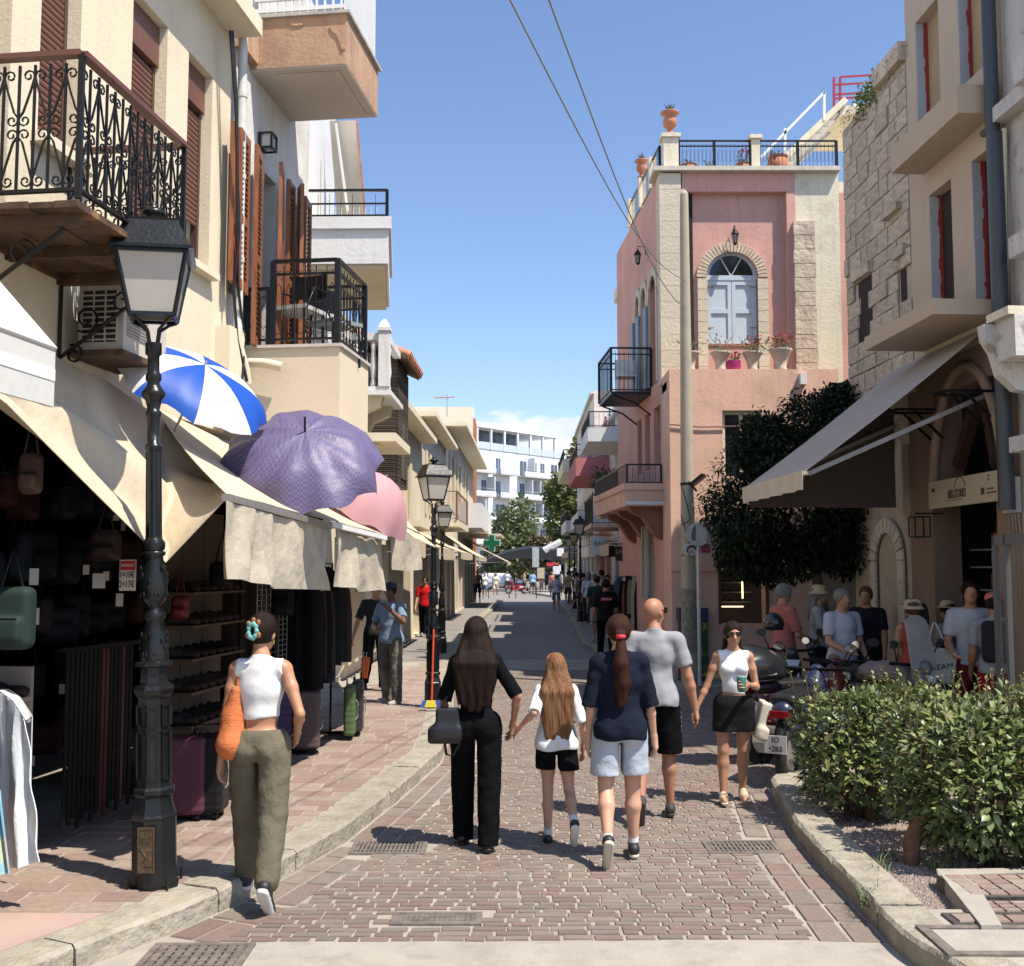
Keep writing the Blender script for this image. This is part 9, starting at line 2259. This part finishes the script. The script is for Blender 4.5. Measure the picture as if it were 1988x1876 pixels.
# ---------------- scooters
m_tyre = M('tyre', (.015, .015, .015), .8); m_scd = M('scooter_dark', (.02, .022, .026), .25, 0, coat=.4)
def scooter(loc, rz, label, body, box=False, shield=False, acc=None, plate=None):
 e = empty('scooter', loc, label, 'scooter', rz=R(rz)); P = lambda n, mb, m, par=None: put(n, mb, m, par or e, local=True)
 def S(b, h=.016): s = Soft(h); b(s); mb = MB(); s.mesh(mb); return mb
 for x, n_ in ((-.62, 'wheel'), (.66, 'wheel')):
  mb = MB(); mb.tube([(x + .21 * math.cos(a), 0, .27 + .21 * math.sin(a)) for a in np.linspace(0, 2 * math.pi, 21)], .055, 8, cap=False); o = P('wheel', mb, m_tyre); P('rim', MB().tube([(x, -.04, .27), (x, .04, .27)], .15, 14), m_alu, o)
 P('body', S(lambda s: s.cone((-.72, 0, .68), (-.1, 0, .60), .11, .15, .05).cone((-.55, 0, .48), (-.1, 0, .42), .12, .14, .05).box((.12, 0, .34), (.26, .15, .05), .04, .05).cone((.30, 0, .40), (.44, 0, .80), .13, .12, .04).cone((.36, 0, .82), (.50, 0, .95), .10, .08, .04)), body)
 P('front_mudguard', S(lambda s: s.cone((.50, 0, .52), (.72, 0, .56), .075, .06, .03).cone((.72, 0, .56), (.86, 0, .44), .06, .04, .02)), body)
 P('seat', S(lambda s: s.box((-.38, 0, .79), (.38, .13, .055), .05, .02).ell((-.02, 0, .80), (.16, .12, .05), .04)), m_bt)
 P('fork', MB().tube([(.46, .07, .78), (.66, .07, .28)], .025, 6), m_alu); P('exhaust', MB().tube([(-.75, -.17, .38), (-.2, -.17, .30)], .055, 8), M('chrome_dark', (.3, .3, .3), .3, metal=.8))
 P('handlebar', MB().tube([(.34, -.34, 1.0), (.42, -.12, .98), (.42, .12, .98), (.34, .34, 1.0)], .018, 6), m_gb)
 P('headlight', MB().extr([(.56, -.09, .88), (.56, .09, .88), (.60, .06, .80), (.60, -.06, .80)], (.02, 0, 0)), M('headlight_glass', (.5, .52, .55), .1), None)
 for y in (-1, 1):
  o = P('mirror', MB().extr([(.40 + .0, y * .36 + .065 * math.cos(a), 1.20 + .045 * math.sin(a)) for a in np.linspace(0, 2 * math.pi, 12, endpoint=False)], (.02, 0, 0)), m_scd); P('mirror_glass', MB().extr([(.396, y * .36 + .056 * math.cos(a), 1.20 + .037 * math.sin(a)) for a in np.linspace(0, 2 * math.pi, 12, endpoint=False)], (.003, 0, 0)), M('mirror_silver', (.75, .78, .82), .05, 0, metal=1.), o); P('stalk', MB().tube([(.36, y * .26, 1.0), (.40, y * .34, 1.17)], .008, 5), m_gb, o)
 P('tail_light', MB().box(-.86, -.82, -.09, .09, .64, .70), M('tail_red', (.35, .01, .01), .2))
 o = P('rear_mudguard', S(lambda s: s.cone((-.78, 0, .58), (-.92, 0, .36), .05, .06, .02)), m_gb)
 if plate:
  P('number_plate', MB().box(-.985, -.975, -.10, .10, .34, .50), mwk, o)
  for i, t_ in enumerate(plate): P('lettering', text_mb(t_, .068, facing((-.987, 0, .46 - .08 * i), (0, -1, 0)), 0, .001, bold=True), mk, o)
 if acc: P('side_panel', S(lambda s: s.cone((-.72, 0, .60), (-.25, 0, .52), .125, .155, .04)), acc)
 if box:
  o = P('top_box', S(lambda s: s.ell((-.76, 0, 1.03), (.34, .29, .19), .03).box((-.76, 0, .98), (.29, .27, .12), .08, .06), .012), M('topbox_black', (.016, .017, .019), .25, .05, coat=.3)); P('seam', S(lambda s: s.box((-.74, 0, .965), (.305, .275, .008), .004, .01), .01), m_gb, o); P('badge', MB().box(-.78, -.64, -.278, -.272, .93, .95), m_alu, o); P('carrier', MB().tube([(-.5, 0, .84), (-.95, 0, .86)], .02, 5), m_alu)
 if shield: P('windshield', MB().sheet([[(.50 - .10 * k_ / 3 + .0, (j - 3) / 3 * (.20 - .03 * k_ / 3), .95 + .55 * k_ / 3 - .06 * (abs(j - 3) / 3) ** 2 * (k_ == 3)) for j in range(7)] for k_ in range(4)], .008), M('shield_hazy', (.45, .42, .38), .3, .1, 5, alpha=.75))
 return e
gp = lambda x, Y_: Vector((At(x, 1300, Y_).x, Y_, 0))
scooter(gp(1560, 11.6), 30, 'black and red scooter with a big glossy black top box', M('scooter_deepred', (.10, .008, .010), .25, 0, coat=.4), True, acc=M('scooter_silver', (.55, .56, .58), .25, .0, coat=.3), plate=('IO', '5'))
scooter(gp(1650, 12.35), -122, 'dark scooter facing the viewer with round mirrors in front of the man in white', m_scd)
scooter(gp(1722, 12.0), -60, 'grey scooter with a tall hazy windshield', M('scooter_grey', (.12, .12, .125), .3, 0, coat=.3), shield=True)
scooter(Vector((At(1003, 1100, 84).x, 84, 0)), 200, 'small white and red scooter parked at the far junction', M('scooter_red', (.30, .015, .02)), acc=M('scooter_silver', (.55, .56, .58)))
scooter(gp(1532, 14.0), -100, 'black scooter with a helmet on its seat next to the man in salmon', m_scd)
scooter(gp(1560, 10.75), 60, 'dark blue scooter parked partly behind the first hedge bush', M('scooter_blue', (.015, .02, .05), .3, 0, coat=.3), plate=('IO', '•283'))
c = At(1502, 1210, 13.7); e = empty('helmet', c, 'black open helmet resting on the black scooter', 'helmet'); mb = MB(); Soft(.012).ell((0, 0, 0), (.13, .15, .13), .02).cut(lambda X, Y_, Z: -Z - .08 + 0 * X + 0 * Y_).mesh(mb); put('shell', mb, m_scd, e, local=True); put('trim', MB().lathe([(.115, -.082), (.122, -.07)], 16), m_gb, e, local=True)
c = At(1712, 1303, 11.8); e = empty('crumpled_jacket', c, 'crumpled beige jacket thrown over a scooter seat', 'jacket'); mb = MB(); Soft(.013).ell((0, 0, 0), (.26, .18, .11), .05).ell((.2, 0, -.08), (.13, .14, .16), .06).wave(lambda X, Y_, Z: .012 * np.sin(X * 34 + 9 * np.sin(Z * 16)) * np.cos(Y_ * 25 + X * 12)).mesh(mb); put('cloth', mb, M('jacket_beige', (.27, .2, .165), .9, .1, 8), e, local=True)
# ---------------- hedge
ml = [M('hedge_a', (.16, .20, .06), .36, .2, 4, spec=.5, translucent=.08), M('hedge_b', (.22, .265, .095), .34, .15, 4, spec=.5, translucent=.10), M('hedge_c', (.04, .065, .018), .42, .2, 4, spec=.4, translucent=.05), M('hedge_young', (.30, .31, .10), .4, .15, 4, translucent=.3), M('hedge_bronze', (.11, .065, .03), .5)]
def leaf_mesh(m):
 mb = MB(); mb.add([(0, 0, 0), (.25, .23, .05), (.62, .25, .06), (1, 0, -.10), (.62, -.25, .06), (.25, -.23, .05), (.3, 0, 0), (.65, 0, 0)], [(0, 6, 1), (6, 7, 2, 1), (7, 3, 2), (0, 5, 6), (6, 5, 4, 7), (7, 4, 3)], 0, True); return mb.mesh('leaf', [m])
LM = [leaf_mesh(m) for m in ml]
def bush(name, label, blobs, n, seed, single, box=True, stems=()):
 b0 = blobs[0][0]; e = empty('hedge_bush', (b0[0], b0[1], .08), label, 'bush'); r = random.Random(seed); np.random.seed(seed)
 V = np.array([(0, 0, 0), (.45, .26, .06), (1, 0, -.10), (.45, -.26, .06), (.5, 0, 0)]); Fs = [(0, 4, 1), (1, 4, 2), (4, 3, 2), (0, 3, 4)]
 out = MB(); cand = []
 for (c, rad) in blobs:
  k = int(n * rad[0] * rad[1])
  for _ in range(k):
   d = Vector((r.gauss(0, 1), r.gauss(0, 1), r.gauss(0, 1))).normalized()
   if d.z < -.75: d.z *= -.5; d.normalize()
   q = d * (1 / max(abs(d.x) ** 2.7 + abs(d.y) ** 2.7 + abs(d.z) ** 2.7, 1e-6) ** (1 / 2.7)) if box else d
   q = q * (.86 + .2 * math.sin(5 * d.x + 3 * seed) * math.sin(6 * d.y + 4 * d.z) * .5)
   t = 1 - abs(r.gauss(0, .12)); p = Vector(c) + Vector((q.x * rad[0] * t, q.y * rad[1] * t, q.z * rad[2] * t))
   if p.z < .12: continue
   if any(((p.x - c2[0]) / r2[0]) ** 2 + ((p.y - c2[1]) / r2[1]) ** 2 + ((p.z - c2[2]) / r2[2]) ** 2 < .45 for c2, r2 in blobs): continue
   dirv = (d * .7 + Vector((r.uniform(-1, 1), r.uniform(-1, 1), r.uniform(-.9, .9)))).normalized()
   cand.append((p, dirv, d, r.uniform(.05, .092), t))
 cand.sort(key=lambda a: (a[0].y - (.6 if a[2].y < .2 and a[4] > .93 else 0)))
 for i, (p, dv, d, sz, t) in enumerate(cand):
  up = (Vector((r.uniform(-.5, .5), r.uniform(-.5, .5), 1)) + d * .6); x = dv; y = up.cross(x)
  if y.length < .05: continue
  y.normalize(); z = x.cross(y); m_ = r.choices(range(5), (5, 4, 3, 2 if d.z > .5 else .7, 1.0 if d.z > .3 else .15))[0]
  if i < single:
   o = inst('leaf', LM[m_], e, p - wloc(e)); o.rotation_euler = Matrix((x, y, z)).transposed().to_euler(); o.scale = (sz, sz, sz)
  else:
   W = (V * sz) @ np.array([x, y, z]) + np.array(p); b = len(out.v); out.v += W.tolist()
   for f in Fs: out.f.append(tuple(b + q for q in f)); out.m.append(m_); out.sm.append(True)
 put('foliage', out, ml, e, kind='stuff')
 mb = MB()
 for (c, rad) in blobs:
  for _ in range(int(26 * rad[0])):
   x_, y_ = c[0] + r.uniform(-.9, .9) * rad[0], c[1] + r.uniform(-.9, .9) * rad[1]; h_ = r.uniform(.04, .16); z_ = c[2] + rad[2] * .9
   t_ = Vector((x_ + r.uniform(-.05, .05), y_ + r.uniform(-.05, .05), z_ + h_)); mb.tube([(x_, y_, z_ - .15), t_], .004, 4, 0)
   for k in range(6):
    dv = Vector((r.uniform(-1, 1), r.uniform(-1, 1), r.uniform(.1, 1))).normalized(); y = Vector((0, 0, 1)).cross(dv).normalized(); z = dv.cross(y); sz = r.uniform(.03, .055); q = t_ - Vector((0, 0, .022 * k)); W = (V * sz) @ np.array([dv, y, z]) + np.array(q); mb.add(W.tolist(), Fs, 1 + r.randrange(3), True)
 put('shoots', mb, [ml[4], ml[3], ml[1], ml[0]], e, kind='stuff')
 mb = MB()
 for (c, rad) in blobs:
  for _ in range(9): mb.tube([(c[0] + r.uniform(-.1, .1), c[1] + r.uniform(-.1, .1), .05), (c[0] + r.uniform(-.7, .7) * rad[0], c[1] + r.uniform(-.7, .7) * rad[1], c[2] + r.uniform(-.3, .6) * rad[2])], [.02, .006], 5)
 put('branches', mb, M('twig', (.12, .075, .045), .8), e)
 for s_ in stems: put('trunk', MB().tube(s_, [.05, .055, .05], 8), M('stem_bark', (.20, .10, .055), .9, .3, 20, .6, 40), e)
bush('a', 'rounded hedge bush at the corner of the stone planter, left of the larger one', [((2.78, 8.78, .58), (.58, .58, .49)), ((3.3, 9.1, .62), (.50, .5, .46)), ((2.66, 8.55, .45), (.40, .42, .34))], 10000, 5, 250, stems=([(2.75, 8.5, .05), (2.76, 8.52, .25), (2.8, 8.6, .5)],))
bush('b', 'larger glossy hedge bush filling the right edge of the view', [((3.14, 7.4, .64), (.70, .58, .50)), ((3.75, 7.4, .62), (.6, .7, .50)), ((3.1, 7.15, .48), (.52, .42, .38)), ((3.5, 6.95, .36), (.45, .32, .26))], 10500, 9, 250, stems=([(2.60, 7.25, .05), (2.61, 7.26, .2), (2.72, 7.3, .45)],))
bush('c', 'back part of the hedge seen above the larger bush at the right edge', [((4.2, 8.5, .64), (.7, .6, .50)), ((3.75, 8.4, .60), (.5, .5, .46))], 8500, 13, 60)
mb = MB(); r = random.Random(31)
for x, y in ((1572, 1580), (1590, 1600), (1700, 1690), (1712, 1705), (1725, 1670), (1820, 1688), (1840, 1690), (1560, 1560), (1685, 1745), (1690, 1760), (1880, 1650), (1905, 1640)):
 q = G(x, y, .08)
 for _ in range(26):
  a = r.uniform(0, 6.28); L_ = r.uniform(.06, .17); b = q + Vector((r.uniform(-.06, .06), r.uniform(-.06, .06), 0)); d = Vector((math.cos(a) * .6, math.sin(a) * .6, 1)).normalized(); sd_ = Vector((-math.sin(a), math.cos(a), 0)) * .004
  mb.add([b - sd_, b + sd_, b + d * L_ * .6 + sd_ * .7, b + d * L_ + Vector((math.cos(a), math.sin(a), -.4)) * L_ * .3, b + d * L_ * .6 - sd_ * .7], [(0, 1, 2, 4), (4, 2, 3)], r.randrange(2))
tag(put('weeds', mb, [M('weed_a', (.10, .15, .05), .6), M('weed_b', (.22, .24, .10), .7)], base=G(1700, 1690, .08)), 'small tufts of weeds along the planter kerb', 'weeds', kind='stuff')
